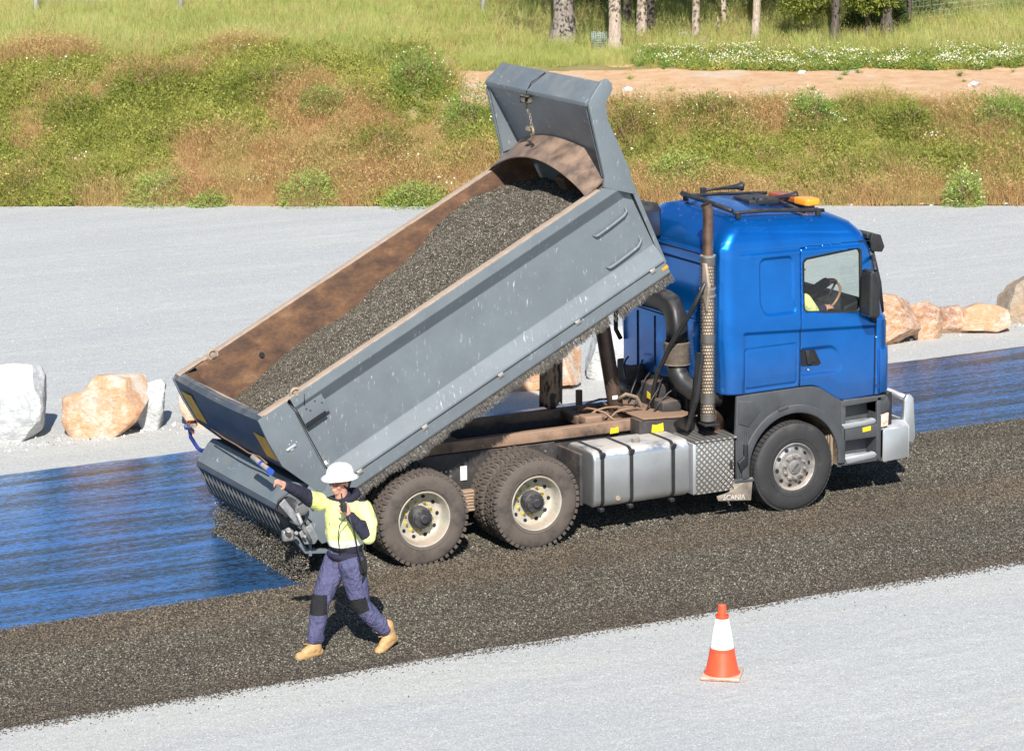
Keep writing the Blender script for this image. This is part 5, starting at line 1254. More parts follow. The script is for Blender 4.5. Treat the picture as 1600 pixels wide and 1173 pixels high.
# bull bar
b = B(); b.prism([(5.865, .43), (6.17, .445), (6.20, .47), (6.20, .80), (6.17, .82), (5.86, .80), (5.85, .78), (5.85, .45)], 'Y', .02, .035, .004)
b.prism([(5.86, .025), (6.2, .025), (6.24, .10), (6.34, .36), (6.30, .40), (6.10, .40), (5.98, .30), (5.95, .16), (5.86, .12)], 'Z', .79, .81, .004)
b.prism([(6.19, .025), (6.22, .07), (6.36, .40), (6.36, 2.06), (6.22, 2.39), (6.19, 2.435), (6.205, 2.44), (6.39, 2.07), (6.39, .39), (6.215, .02)], 'Z', .44, .81, .003)
b.prism([(5.865, .43), (6.20, .44), (6.20, .81), (5.85, .80)], 'Y', YL-.035, YL-.02, .003); BB_ = b.build('bull_bar', M_bull, TRUCK)
for y in (.32, 2.08):
    b = B(); b.prism([(6.37, .56), (6.46, .52), (6.49, .60), (6.46, 1.06), (6.42, 1.11), (6.37, 1.11), (6.33, 1.05), (6.32, .62)], 'Y', y-.03, y+.03, .012); b.build('bar_upright', M_bull, BB_)
for y in (.95, 1.5):
    b = B(); b.prism([(6.36, .60), (6.42, .60), (6.42, 1.08), (6.37, 1.08)], 'Y', y-.02, y+.02, .008); b.build('bar_upright', M_bull, BB_)
b = B(); b.tube([(6.39, .32, 1.06), (6.41, 1.2, 1.08), (6.39, 2.08, 1.06)], .038, 14); b.build('top_tube', M_bull, BB_)
b = B(); b.box((6.0, .5, .5), (6.36, 1.95, .7), .01); b.build('bar_mount', M_chdark, BB_)
# mudflap with the maker's word
def flapmat():
    m = Mt('dusty_flap', .8); m.col(m.ramp(m.noise(7, None, 5), [(.3, (.14, .12, .10)), (.7, (.34, .28, .22))])); return m.m
b = B(); b.plate([(3.86, .035, .46), (4.10, .03, .47), (4.09, .05, .20), (3.66, .05, .245), (3.64, .05, .30), (3.80, .04, .33)], .012, .002); FL = b.build('mudflap', flapmat(), TRUCK)
tx = text_mesh('SCANIA', .082, .002); tx.transform(Matrix.Rotation(PI/2, 4, 'X')); tx.transform(Matrix.Rotation(math.radians(6), 4, 'Y')); tx.transform(Matrix.Translation((3.865, .038, .262)))
link('lettering', tx, simple('worn_lettering', (.50, .47, .42), .8, 0, .4, 40), FL)
b = B(); b.prism([(3.86, .43), (4.12, .42), (4.12, .45), (3.86, .47)], 'Y', .02, .06, .006); b.build('flap_bar', M_fender, FL)
# interior
b = B(); b.prism([(5.30, 2.0), (5.42, 2.27), (5.62, 2.33), (5.85, 2.28), (5.9, 2.0)], 'Y', .18, 2.3, .03); b.prism([(5.45, 1.8), (5.45, 2.14), (5.58, 2.34), (5.75, 2.28), (5.75, 1.8)], 'Y', .3, 1.25, .04)
b.build('dashboard', M_dark, CAB)
b = B(); b.prism([(4.65, 1.6), (5.2, 1.6), (5.22, 1.78), (4.78, 1.80), (4.70, 2.45), (4.60, 2.45), (4.60, 1.7)], 'Y', .35, .85, .04); b.build('seat', M_dark, CAB)
b = B(); b.box((3.8, .3, 1.5), (5.7, 2.2, 1.58)); b.build('cab_floor', M_dark, CAB)
# steering wheel
swc = Vector((5.43, .62, 2.29)); ax = Vector((-.72, 0, .62)).normalized(); u1 = Vector((0, 1, 0)); u2 = ax.cross(u1)
b = B(); b.tube([swc+(u1*math.cos(a)+u2*math.sin(a))*.225 for a in np.linspace(0, 2*PI, 40, False)], .016, 8, closed=True)
SWo = b.build('steering_wheel', simple('tan_wheel_rim', (.33, .17, .10), .4), CAB)
b = B(); b.cyl(swc-ax*.08, swc+ax*.0, .06, .05, 16)
for a in (.3, 2.8, -1.57): b.tube([swc-ax*.03, swc+(u1*math.cos(a)+u2*math.sin(a))*.215], .014, 6)
b.tube([swc-ax*.06, swc-ax*.4], .04, 8); b.build('wheel_hub', M_dark, SWo)
# ================================================================== PEOPLE
def blob(parts, name, vox=.011, smooth=6, decim=None):
    """union of tapered limbs and ellipsoids -> one continuous remeshed surface"""
    b = B()
    for p in parts:
        if p[0] == 'e':      # ellipsoid: centre, radii, (rotation matrix)
            t = bmesh.new(); bmesh.ops.create_uvsphere(t, u_segments=24, v_segments=14, radius=1)
            Mx = Matrix.Translation(p[1]) @ (p[3].to_4x4() if len(p) > 3 else Matrix.Identity(4)) @ Matrix.Diagonal((*p[2], 1)); b.merge(t, Mx)
        elif p[0] == 'l':    # limb: points, radii
            pts = [Vector(q) for q in p[1]]; rs = p[2]; pp = []; rr = []
            for i in range(len(pts)-1):
                m_ = 8
                for k in range(m_): f = k/m_; pp.append(pts[i].lerp(pts[i+1], f)); rr.append(rs[i]*(1-f)+rs[i+1]*f)
            pp.append(pts[-1]); rr.append(rs[-1]); b.tube(pp, rr, 16)
            for q, r in zip(pts, rs):
                t = bmesh.new(); bmesh.ops.create_uvsphere(t, u_segments=16, v_segments=10, radius=r); b.merge(t, Matrix.Translation(q))
        elif p[0] == 'b':
            t = B(); t.box((-1, -1, -1), (1, 1, 1), .3); mb = t.bm; b.merge(mb, Matrix.Translation(p[1]) @ p[3].to_4x4() @ Matrix.Diagonal((*p[2], 1)))
    bmesh.ops.recalc_face_normals(b.bm, faces=b.bm.faces[:])
    me = bpy.data.meshes.new(name); b.bm.to_mesh(me); b.bm.free()
    o = bpy.data.objects.new(name, me); COL.objects.link(o)
    md = o.modifiers.new('r', 'REMESH'); md.mode = 'VOXEL'; md.voxel_size = vox; md.use_smooth_shade = True
    ms = o.modifiers.new('s', 'SMOOTH'); ms.iterations = smooth; ms.factor = .5
    dg = bpy.context.evaluated_depsgraph_get(); me2 = bpy.data.meshes.new_from_object(o.evaluated_get(dg)); bpy.data.objects.remove(o); me2.name = name
    return me2
def fabric(name, c, fold=.5, sc=9, rough=.85):
    m = Mt(name, rough); P = m.pos(); m.b.inputs['Specular IOR Level'].default_value = .2
    f = m.noise(sc, m.mp(m.mix(.08, P, m.n('ShaderNodeTexNoise').outputs[1], 'ADD'), (1, 1, .7), (.3, .4, 0)), 5, .62); m.col(m.ramp(f, [(.3, tuple(x*.86 for x in c)), (.7, tuple(min(1, x*1.1) for x in c))]))
    m.bump(f, min(1, fold*1.4), .09); return m.m
M_skin = Mt('skin', .5, Subsurface_Weight=.12); M_skin.col(M_skin.mix(M_skin.noise(20, None, 3), (.50, .24, .17), (.62, .33, .24))); M_skin = M_skin.m
M_hiv = fabric('hi_vis_yellow', (.82, .87, .33)); M_navy = fabric('navy_fleece', (.030, .030, .050)); M_silver = fabric('reflective_band', (.80, .82, .70), .3)
M_trs = fabric('faded_purple_navy_trousers', (.105, .105, .20), 1.0, 10); M_pad = fabric('black_knee_pad', (.022, .022, .024), .3); M_boot = simple('tan_boot_leather', (.50, .30, .13), .7, 0, .2, 25, bump=.2, bs=80)
M_sole = simple('boot_sole', (.30, .24, .18), .8); M_hat = simple('white_hard_hat', (.80, .80, .80), .3, 0, .03, 9); M_hair = simple('dark_hair', (.03, .022, .018), .7)
def shape_faces(me, f):
    c = np.zeros(len(me.polygons)*3); me.polygons.foreach_get('center', c); c = c.reshape(-1, 3)
    me.polygons.foreach_set('material_index', f(c).astype(np.int32))
def hand(name, wrist, palm_dir, nrm, fingers, thumb, parent=None, size=1.0):
    """palm + four fingers + thumb; fingers: list of bend (rad) per finger; nrm = back-of-hand normal"""
    d = Vector(palm_dir).normalized(); nn = Vector(nrm); nn = (nn-d*nn.dot(d)).normalized(); s_ = d.cross(nn).normalized(); w = Vector(wrist); k = size
    parts = [('l', [w-d*.02*k, w+d*.03*k], [.027*k, .030*k]), ('l', [w+d*.025*k-s_*.022*k, w+d*.085*k-s_*.030*k], [.018*k, .014*k]), ('l', [w+d*.025*k, w+d*.088*k], [.020*k, .015*k]), ('l', [w+d*.025*k+s_*.022*k, w+d*.085*k+s_*.028*k], [.018*k, .014*k])]
    for i, (bend, L_) in enumerate(zip(fingers, (.070, .078, .072, .058))):
        p = w+d*.088*k+s_*(-.031+.0205*i)*k; dd = d.copy(); pts = [p]; ang = 0
        for seg, l_ in enumerate((.42, .32, .26)):
            ang += bend*(.9 if seg == 0 else 1.1); v = d*math.cos(ang)-nn*math.sin(ang)+s_*(-.08+.06*i)*math.cos(ang); p = p+v.normalized()*L_*l_*k; pts.append(p)
        parts.append(('l', pts, [.0105*k, .0098*k, .009*k, .0078*k]))
    p = w+d*.03*k-s_*.03*k; q = p+(d*.5-s_*.75-nn*.15*thumb).normalized()*.038*k; r_ = q+(d*.85-s_*.35-nn*.5*thumb).normalized()*.032*k; parts.append(('l', [p, q, r_], [.015*k, .0125*k, .010*k]))
    return blob(parts, name, .0045, 2)
def head_parts(c, fwd, up=(0, 0, 1)):
    f = Vector(fwd).normalized(); u = Vector(up); u = (u-f*u.dot(f)).normalized(); s_ = u.cross(f); R = Matrix((f, s_, u)).transposed(); c = Vector(c)
    L = lambda x, y, z: c+R @ Vector((x, y, z))
    P = [('e', L(-.012, 0, .030), (.098, .078, .098), R), ('e', L(.022, 0, -.035), (.072, .060, .080), R), ('e', L(.055, 0, -.092), (.034, .034, .026), R), ('l', [L(.088, 0, .012), L(.116, 0, -.028)], [.011, .016]), ('l', [L(.108, -.012, -.032), L(.108, .012, -.032)], [.009, .009]),
         ('l', [L(.088, -.022, -.062), L(.098, 0, -.058), L(.088, .022, -.062)], [.007, .009, .007]), ('l', [L(.085, -.018, -.075), L(.094, 0, -.075), L(.085, .018, -.075)], [.008, .010, .008]),
         ('l', [L(.083, -.045, .022), L(.098, 0, .026), L(.083, .045, .022)], [.012, .012, .012]),
         ('e', L(.060, -.045, -.03), (.028, .022, .030), R), ('e', L(.060, .045, -.03), (.028, .022, .030), R)]
    for sg in (-1, 1): P += [('e', L(-.012, sg*.080, -.012), (.020, .011, .034), R)]
    return P, L, R
# ---- the road worker
WK = empty('person', (-2.02, -2.38, 0))
tag(WK, 'road worker in white hard hat and yellow and navy jacket walking and pointing', 'person')
w0 = Vector((-2.02, -2.38, 0))
def Wp(x, y, z): return w0+Vector((x, y, z))
# +x local is world X ; he walks to -X, chest turned a little to the camera (-Y)
pel = Wp(.02, 0, .98); hipL = Wp(.05, -.10, .93); hipR = Wp(-.02, .09, .93)
kneeR = Wp(-.22, .06, .52); ankR = Wp(-.30, .03, .13)      # leading leg (far side hip)
kneeL = Wp(.13, -.10, .50); ankL = Wp(.40, -.12, .17)      # trailing leg (near side)
shR = Wp(-.17, .15, 1.50); shL = Wp(.16, -.14, 1.46); neck = Wp(.02, 0, 1.56); headc = Wp(-.015, -.02, 1.715)
fw = Vector((-.93, -.37, 0)).normalized()
elR = Wp(-.38, .05, 1.63); wrR = Wp(-.60, -.05, 1.765)
elL = Wp(.13, -.33, 1.22); wrL = Wp(-.06, -.30, 1.47)
rotT = Matrix.Rotation(math.atan2(-.30, -.93)+PI, 3, 'Z')
hp, HL, HR = head_parts(headc, fw)
body = hp+[('l', [neck-Vector((0, 0, .08)), headc-Vector((0, 0, .06))], [.068, .062]), ('e', Wp(.01, 0, 1.30), (.13, .18, .26), rotT), ('e', pel, (.13, .16, .12), rotT),
    ('l', [shR, elR, wrR], [.055, .042, .030]), ('l', [shL, elL, wrL], [.055, .042, .030]), ('l', [hipR, kneeR, ankR], [.085, .055, .04]), ('l', [hipL, kneeL, ankL], [.085, .055, .04]), ('e', Wp(.0, 0, 1.48), (.09, .19, .07), rotT)]
me = blob(body, 'body', .008, 3); bd = link('body', me, M_skin, WK)
# hands
me = hand('hand', wrR, (elR-wrR)*-1+Vector((-.02, 0, -.0)), (.2, -.5, .85), [.05, .75, .95, 1.1], .6); link('hand', me, M_skin, WK)
me = hand('hand', wrL, (-.35, .12, .95), (.1, -1, .1), [.95, 1.0, 1.05, 1.1], 1.0); link('hand', me, M_skin, WK)
# jacket
jk = [('e', Wp(.015, -.01, 1.33), (.160, .205, .25), rotT), ('e', Wp(.03, -.01, 1.12), (.160, .190, .18), rotT), ('e', Wp(-.06, -.07, 1.18), (.10, .14, .15), rotT), ('e', Wp(.0, 0, 1.47), (.115, .225, .10), rotT), ('l', [Wp(.02, 0, 1.42), Wp(.03, 0, 1.545)], [.13, .085]),
      ('l', [shR, shR.lerp(elR, .5)-Vector((0, 0, .012)), elR, elR.lerp(wrR, .6), wrR-(wrR-elR)*.06], [.092, .080, .068, .055, .045]), ('l', [shL+Vector((0, 0, -.01)), shL.lerp(elL, .5)+Vector((.03, -.02, 0)), elL, elL.lerp(wrL, .5), wrL-(wrL-elL)*.12], [.098, .082, .070, .058, .048]),
      ('e', Wp(.03, 0, .99), (.165, .200, .08), rotT), ('e', Wp(.02, -.01, 1.20), (.168, .205, .16), rotT)]
me = blob(jk, 'jacket', .008, 6)
for m_ in (M_hiv, M_navy, M_silver): me.materials.append(m_)
def jf(c):
    x, y, z = c[:, 0]-w0.x, c[:, 1]-w0.y, c[:, 2]
    r = np.zeros(len(c))
    r[z < 1.105+.006*np.sin(x*20)] = 1; r[(z >= 1.105) & (z < 1.175)] = 2
    # sleeves
    sl = x < -.285; r[sl] = 1
    tL = ((c-np.array(shL)) @ np.array(elL-shL))/(elL-shL).length_squared
    dl = np.linalg.norm(c-(np.array(shL)+np.clip(tL, 0, 1)[:, None]*np.array(elL-shL)), axis=1)
    tf = np.clip(((c-np.array(elL)) @ np.array(wrL-elL))/(wrL-elL).length_squared, 0, 1)
    df = np.linalg.norm(c-(np.array(elL)+tf[:, None]*np.array(wrL-elL)), axis=1)
    r[(df < .088) & (tf > .08) & (y < -.2) & (x < .12)] = 1
    up = (y < -.2) & (dl < .12) & (tL < .95) & ~((df < .088) & (tf > .08)); r[up & (z > 1.2)] = 0
    r[(z > 1.535) & (x > -.1)] = 1
    return r
shape_faces(me, jf); link('jacket', me, None, WK)
b = B(); b.tube([Wp(.03+.12*math.cos(a)*1.0+.01, .115*math.sin(a), 1.555+.035*math.cos(a)) for a in np.linspace(-2.4, 2.4, 18)], [.022+.016*math.cos(a/1.6) for a in np.linspace(-2.4, 2.4, 18)], 10); b.build('hood', M_navy, WK)
b = B(); b.prism([(.13, 1.02), (.21, 1.02), (.215, 1.32), (.17, 1.38)], 'Y', -.06, .10, .03); o = b.build('tool_pouch', simple('tan_pouch', (.42, .34, .24), .8), WK); o.location = Vector((0, 0, 0)); o.location = w0*0+Vector((0, 0, 0))
o.data.transform(Matrix.Translation(w0)); 
# trousers
tr = [('e', pel+Vector((0, 0, .02)), (.145, .175, .12), rotT), ('l', [hipR+Vector((0, 0, -.02)), hipR.lerp(kneeR, .5), kneeR, kneeR.lerp(ankR, .5), ankR+Vector((0, 0, .06))], [.130, .116, .093, .086, .076]), ('l', [hipL+Vector((0, 0, -.02)), hipL.lerp(kneeL, .5), kneeL, kneeL.lerp(ankL, .5), ankL+Vector((-.03, 0, .055))], [.132, .120, .097, .088, .076])]
me = blob(tr, 'trousers', .008, 6)
for m_ in (M_trs, M_pad): me.materials.append(m_)
def tf_(c):
    r = np.zeros(len(c)); kR, kL = np.array(kneeR), np.array(kneeL)
    dR = (c-kR); r[(np.abs(dR[:, 2]) < .10) & (dR[:, 0] < .035) & (np.linalg.norm(dR[:, :2], axis=1) < .12)] = 1
    dL = (c-kL); ax_ = np.array((ankL-hipL).normalized()); t_ = dL @ ax_
    r[(np.abs(t_+.02) < .085) & (dL[:, 0] < .045-.3*dL[:, 2]) & (np.linalg.norm(dL, axis=1) < .14)] = 1
    return r
shape_faces(me, tf_); link('trousers', me, None, WK)
b = B(); b.tube([Wp(.14, -.20, 1.0), Wp(.15, -.215, .9), Wp(.12, -.225, .80), Wp(.10, -.2, .72)], .012, 6); b.tube([Wp(.07, -.21, 1.0), Wp(.08, -.23, .88), Wp(.13, -.22, .80)], .010, 6); b.box(Wp(.08, -.25, .84), Wp(.15, -.21, .97), .012); b.build('belt_pouch', M_pad, WK)
# boots
def boot(ank, toe, heel_up, name='boot'):
    ank = Vector(ank); d = Vector(toe).normalized(); s_ = Vector((0, 0, 1)).cross(d).normalized(); u = d.cross(s_); R = Matrix((d, s_, u)).transposed(); Lc = lambda x, y, z: ank+R @ Vector((x*1.14, y*1.1, z))
    P = [('l', [Lc(-.012, 0, .085), Lc(-.012, 0, .03), Lc(-.015, 0, -.05)], [.062, .058, .058]), ('l', [Lc(-.045, 0, -.085), Lc(.06, 0, -.085), Lc(.155, 0, -.093)], [.046, .052, .048]), ('l', [Lc(.0, 0, -.03), Lc(.09, 0, -.066)], [.056, .049])]
    me = blob(P, name, .006, 3)
    for m_ in (M_boot, M_sole): me.materials.append(m_)
    a0 = np.array(ank); uu = np.array(u); dd = np.array(d)
    shape_faces(me, lambda c: np.where(((c-a0) @ uu < -.113), 1, 0))
    for v in me.vertices:
        h = (v.co-ank).dot(u)
        if h < -.128: v.co += u*(-.128-h)
    bo = link(name, me, None, WK)
    b = B()
    for k in range(4): b.tube([Lc(.045+.022*k, -.042+.004*k, -.028-.012*k), Lc(.05+.022*k, 0, -.008-.013*k), Lc(.05+.022*k, .042-.004*k, -.028-.012*k)], .0045, 5)
    b.tube([Lc(.05, -.01, .0), Lc(.085, -.04, .012), Lc(.075, -.06, -.015)], .004, 5); b.build('bootlace', simple('bootlace', (.45, .28, .12), .8) if 'bootlace' not in bpy.data.materials else bpy.data.materials['bootlace'], bo)
    return bo
boot(Wp(-.305, .03, .13), (-.97, -.22, -.0), 0); boot(Wp(.415, -.12, .165), (-.82, -.36, -.28), 1)
b = B(); b.lathe([(.078, -.02), (.084, .02), (.078, .05)], ankR+Vector((.015, 0, .05)), 20, 'Z'); b.build('trouser_cuff', M_trs, WK)
# hard hat
f = fw; u = (Vector((0, 0, 1))-f*.05).normalized(); s_ = u.cross(f).normalized(); R = Matrix((f, s_, u)).transposed(); hc = headc+Vector((0, 0, .045))
b = B(); prof = [(.175, -.004), (.178, .0), (.150, .016), (.135, .026), (.130, .04), (.124, .075), (.104, .108), (.070, .132), (.03, .142), (.001, .143)]
prof = [(.168, -.012), (.162, -.018), (.128, .015)][::-1][:0]+prof
b.lathe(prof, (0, 0, 0), 36, 'Z'); b.lathe([(.175, -.004), (.128, .006), (.10, .02)], (0, 0, 0), 36, 'Z')
for v in b.bm.verts: v.co = Vector((v.co.x*1.10, v.co.y*.97, v.co.z-(.02 if v.co.x > .13 else 0)*(v.co.x-.13)*12))
for v in b.bm.verts: v.co = hc+R @ v.co
hat = b.build('hard_hat', M_hat, WK)
b = B()
for v0, v1 in ((-.03, .03),):
    rows = [[hc+R @ Vector((.126*math.sin(t)*1.10*1.02, y, .136*math.cos(t)+.010)) for y in (-.014, -.010, .010, .014)] for t in np.linspace(-1.2, 1.2, 14)]
    loft(b, rows, sm=True)
b.build('hat_ridge', M_hat, hat)
b = B(); b._add([hc+R @ Vector((.134*math.cos(a), .118*math.sin(a)-.0, z)) for a in (-.35, -.1, .1) for z in (.045, .085)], [(0, 1, 3, 2), (2, 3, 5, 4)]); b.build('hat_badge', simple('blue_badge', (.12, .25, .4), .5), hat)
# hair, glasses, radio lead
me = blob([('e', headc+HR @ Vector((-.035, 0, .0)), (.088, .082, .088), HR), ('e', headc+HR @ Vector((-.05, 0, -.045)), (.055, .068, .05), HR)], 'hair', .007, 2); link('hair', me, M_hair, WK)
b = B()
for sg in (-1, 1):
    b.tube([HL(.106, sg*.012, .004), HL(.104, sg*.03, .008), HL(.092, sg*.055, .004), HL(.09, sg*.055, -.014), HL(.102, sg*.03, -.02), HL(.107, sg*.012, -.012)], .004, 6, closed=True); b.tube([HL(.09, sg*.056, .004), HL(.03, sg*.080, .008), HL(-.01, sg*.082, .0)], .004, 6)
b.tube([HL(.108, -.012, .0), HL(.108, .012, .0)], .003, 5); b.build('glasses', M_black, WK)
b = B(); b.tube([Wp(-.09, -.33, 1.46), Wp(-.14, -.27, 1.36), Wp(-.155, -.26, 1.25), Wp(-.15, -.27, 1.15)], .006, 6); b.tube([Wp(-.07, -.34, 1.45), Wp(-.02, -.33, 1.30), Wp(.03, -.30, 1.10), Wp(.09, -.26, .92), Wp(.11, -.25, .84)], .007, 6)
b.tube([Wp(.13, -.26, 1.22), Wp(.125, -.26, 1.05)], .004, 5); b.build('radio_lead', M_black, WK)
rd = B(); c = wrL+Vector((-.055, -.0, .085)); rd.box(c+Vector((-.022, -.05, -.05)), c+Vector((.022, .02, .035)), .008); rd.cyl(c+Vector((0, 0, .03)), c+Vector((-.01, .01, .12)), .007, n=8)
tag(rd.build('radio_handset', M_black, at=tuple(c)), 'black two-way radio handset held to the pointing worker\'s mouth', 'radio')
# ---- driver
DV = empty('person', (5.07, .60, 1.75)); tag(DV, 'truck driver in yellow and navy workwear steering in the blue cab', 'person')
dsh = Vector((5.02, .42, 2.33)); dsh2 = Vector((5.02, .80, 2.33)); hd2 = Vector((4.98, .60, 2.62))
hp2, _, _ = head_parts(hd2, (1, -.1, 0))
gr1 = swc+(u1*math.cos(2.2)+u2*math.sin(2.2))*.225; gr2 = swc+(u1*math.cos(-2.6)+u2*math.sin(-2.6))*.225
gt = swc+(u1*.2-u2*.98).normalized()*.225 if u2.z < 0 else swc+(u1*.2+u2*.98).normalized()*.225
gb = swc+(-u1*.9+(-u2 if u2.z > 0 else u2)*.45).normalized()*.225
bdp = hp2+[('l', [Vector((4.99, .6, 2.40)), hd2-Vector((0, 0, .05))], [.06, .06]), ('e', Vector((5.0, .6, 2.1)), (.13, .2, .30)), ('l', [dsh2, Vector((5.2, .82, 2.22)), gt-Vector((.05, 0, .0))], [.06, .045, .03]), ('l', [dsh, Vector((5.16, .36, 2.10)), gb-Vector((.05, 0, 0))], [.06, .045, .03]), ('l', [Vector((5.02, .5, 1.86)), Vector((5.42, .5, 1.88)), Vector((5.52, .5, 1.62))], [.09, .07, .05]), ('l', [Vector((5.02, .72, 1.86)), Vector((5.42, .72, 1.88)), Vector((5.52, .72, 1.62))], [.09, .07, .05])]
link('body', blob(bdp, 'body', .012, 3), M_skin, DV)
link('hand', hand('hand', gt-Vector((.085, 0, -.02)), (1, 0, .15), (-.1, 0, 1), [.6, .65, .7, .75], .8), M_skin, DV)
link('hand', hand('hand', gb-Vector((.07, 0, -.01)), (1, 0, .1), (0, -.3, 1), [.6, .65, .7, .75], .8), M_skin, DV)
me = blob([('e', Vector((5.01, .6, 2.10)), (.17, .25, .31)), ('e', Vector((5.01, .6, 2.30)), (.13, .26, .12)), ('l', [dsh2, Vector((5.2, .82, 2.235)), gt-Vector((.11, 0, -.01))], [.09, .075, .055]), ('l', [dsh, Vector((5.17, .36, 2.12)), gb-Vector((.10, 0, -.005))], [.09, .075, .055])], 'jacket', .012, 4)
for m_ in (M_hiv, M_navy): me.materials.append(m_)
shape_faces(me, lambda c: np.where(c[:, 0] > 5.16, 1, 0)); link('jacket', me, None, DV)
link('trousers', blob([('l', [Vector((5.02, .5, 1.86)), Vector((5.44, .5, 1.90)), Vector((5.52, .5, 1.64))], [.11, .09, .07]), ('l', [Vector((5.02, .72, 1.86)), Vector((5.44, .72, 1.90)), Vector((5.52, .72, 1.64))], [.11, .09, .07])], 'trousers', .014, 3), M_trs, DV)
b = B(); b.lathe([(.15, -.0), (.12, .02), (.115, .06), (.08, .10), (.001, .115)], hd2+Vector((0, 0, .05)), 24, 'Z'); b.build('hard_hat', M_hat, DV)
# ================================================================== THINGS AROUND
def ray(u, v):
    d = Fv+Rv*((u-800)/FPX)-Uv*((v-586.5)/FPX); return d
def on_ground(u, v, z=0.0):
    d = ray(u, v); t = (z-CAM[2])/d.z; return Vector(CAM)+d*t
def on_bank(u, v):
    d = ray(u, v); lo = None
    for t in np.arange(50, 110, .05):
        P = Vector(CAM)+d*t; q = np.array([P.x-CAM[0], P.y-CAM[1]]); a, b_ = q @ EX, q @ EN
        if P.z <= float(hgt(a, b_)): return P, a, b_
    return P, a, b_
def pxm(P): return FPX/((P-Vector(CAM)).dot(Fv))      # photo pixels per metre there
# ---- traffic cone
cc = Vector((.78, -4.80, 0)); CN = empty('traffic_cone', cc); tag(CN, 'orange traffic cone with white collar on a worn square base in front of the truck', 'traffic cone')
M_cone = simple('cone_orange', (.86, .085, .03), .45, 0, .10, 9, dust=.08, dcol=(.6, .3, .2)); M_coll = simple('cone_collar', (.88, .88, .88), .4, 0, .02)
b = B(); b.lathe([(.001, .700), (.034, .700), (.038, .690), (.040, .62), (.052, .572), (.158, .045), (.165, .030)], cc, 44, 'Z'); b.build('cone_body', M_cone, CN)
b = B(); b.lathe([(.058, .565), (.060, .568), (.115, .285), (.113, .28)], cc, 44, 'Z'); b.build('reflective_collar', M_coll, CN)
b = B(); b.lathe([(.060, .575), (.064, .585), (.060, .600)], cc, 44, 'Z'); b.lathe([(.1155, .287), (.119, .275), (.119, .26)], cc, 44, 'Z'); b.build('collar_ring', M_cone, CN)
b = B(); Rz = Matrix.Translation(cc) @ Matrix.Rotation(math.radians(-38), 4, 'Z'); b.box((-.185, -.185, .004), (.185, .185, .036), .012, M=Rz); b.build('cone_base', simple('dusty_cone_base', (.60, .20, .12), .85, 0, .2, 20, dust=.7, dcol=(.52, .44, .36)), CN)
b = B(); b.lathe([(.168, .032), (.172, .040), (.160, .048)], cc, 44, 'Z'); b.build('foot_ring', M_cone, CN)
# ---- boulders along the shoulder
def rockmat(name, c1, c2, c3, th):
    m = Mt(name, .9); P = m.pos(); f = m.noise(1.6, P, 7, .7)
    k = m.ramp(f, [(th-.06, c1), (th+.03, c2)])
    k = m.mix(m.ramp(m.noise(13, P, 6, .75), [(.42, (0, 0, 0)), (.64, (.75, .75, .75))]), k, c3)
    k = m.mix(m.ramp(m.vor(2.3, m.mp(P, (1, 1, 1), (.4, .2, .1)), 'DISTANCE_TO_EDGE'), [(.0, (.5, .5, .5)), (.02, (0, 0, 0))]), k, tuple(x*.45 for x in c3))
    m.col(k); m.bump(m.math('ADD', m.noise(6, m.mp(P, (1, 1, 2)), 8, .75), m.math('MULTIPLY', m.noise(40, P, 4), .25)), .9, .05); return m.m
RG = rockmat('grey_white_rock', (.62, .63, .62), (.46, .47, .47), (.72, .72, .70), .5)
RO = rockmat('orange_rock', (.62, .33, .17), (.70, .62, .52), (.68, .50, .36), .56)
RB = rockmat('brown_orange_rock', (.36, .17, .09), (.52, .28, .13), (.74, .60, .50), .5)
RT = rockmat('tan_rock', (.42, .28, .17), (.36, .30, .24), (.50, .38, .27), .5)
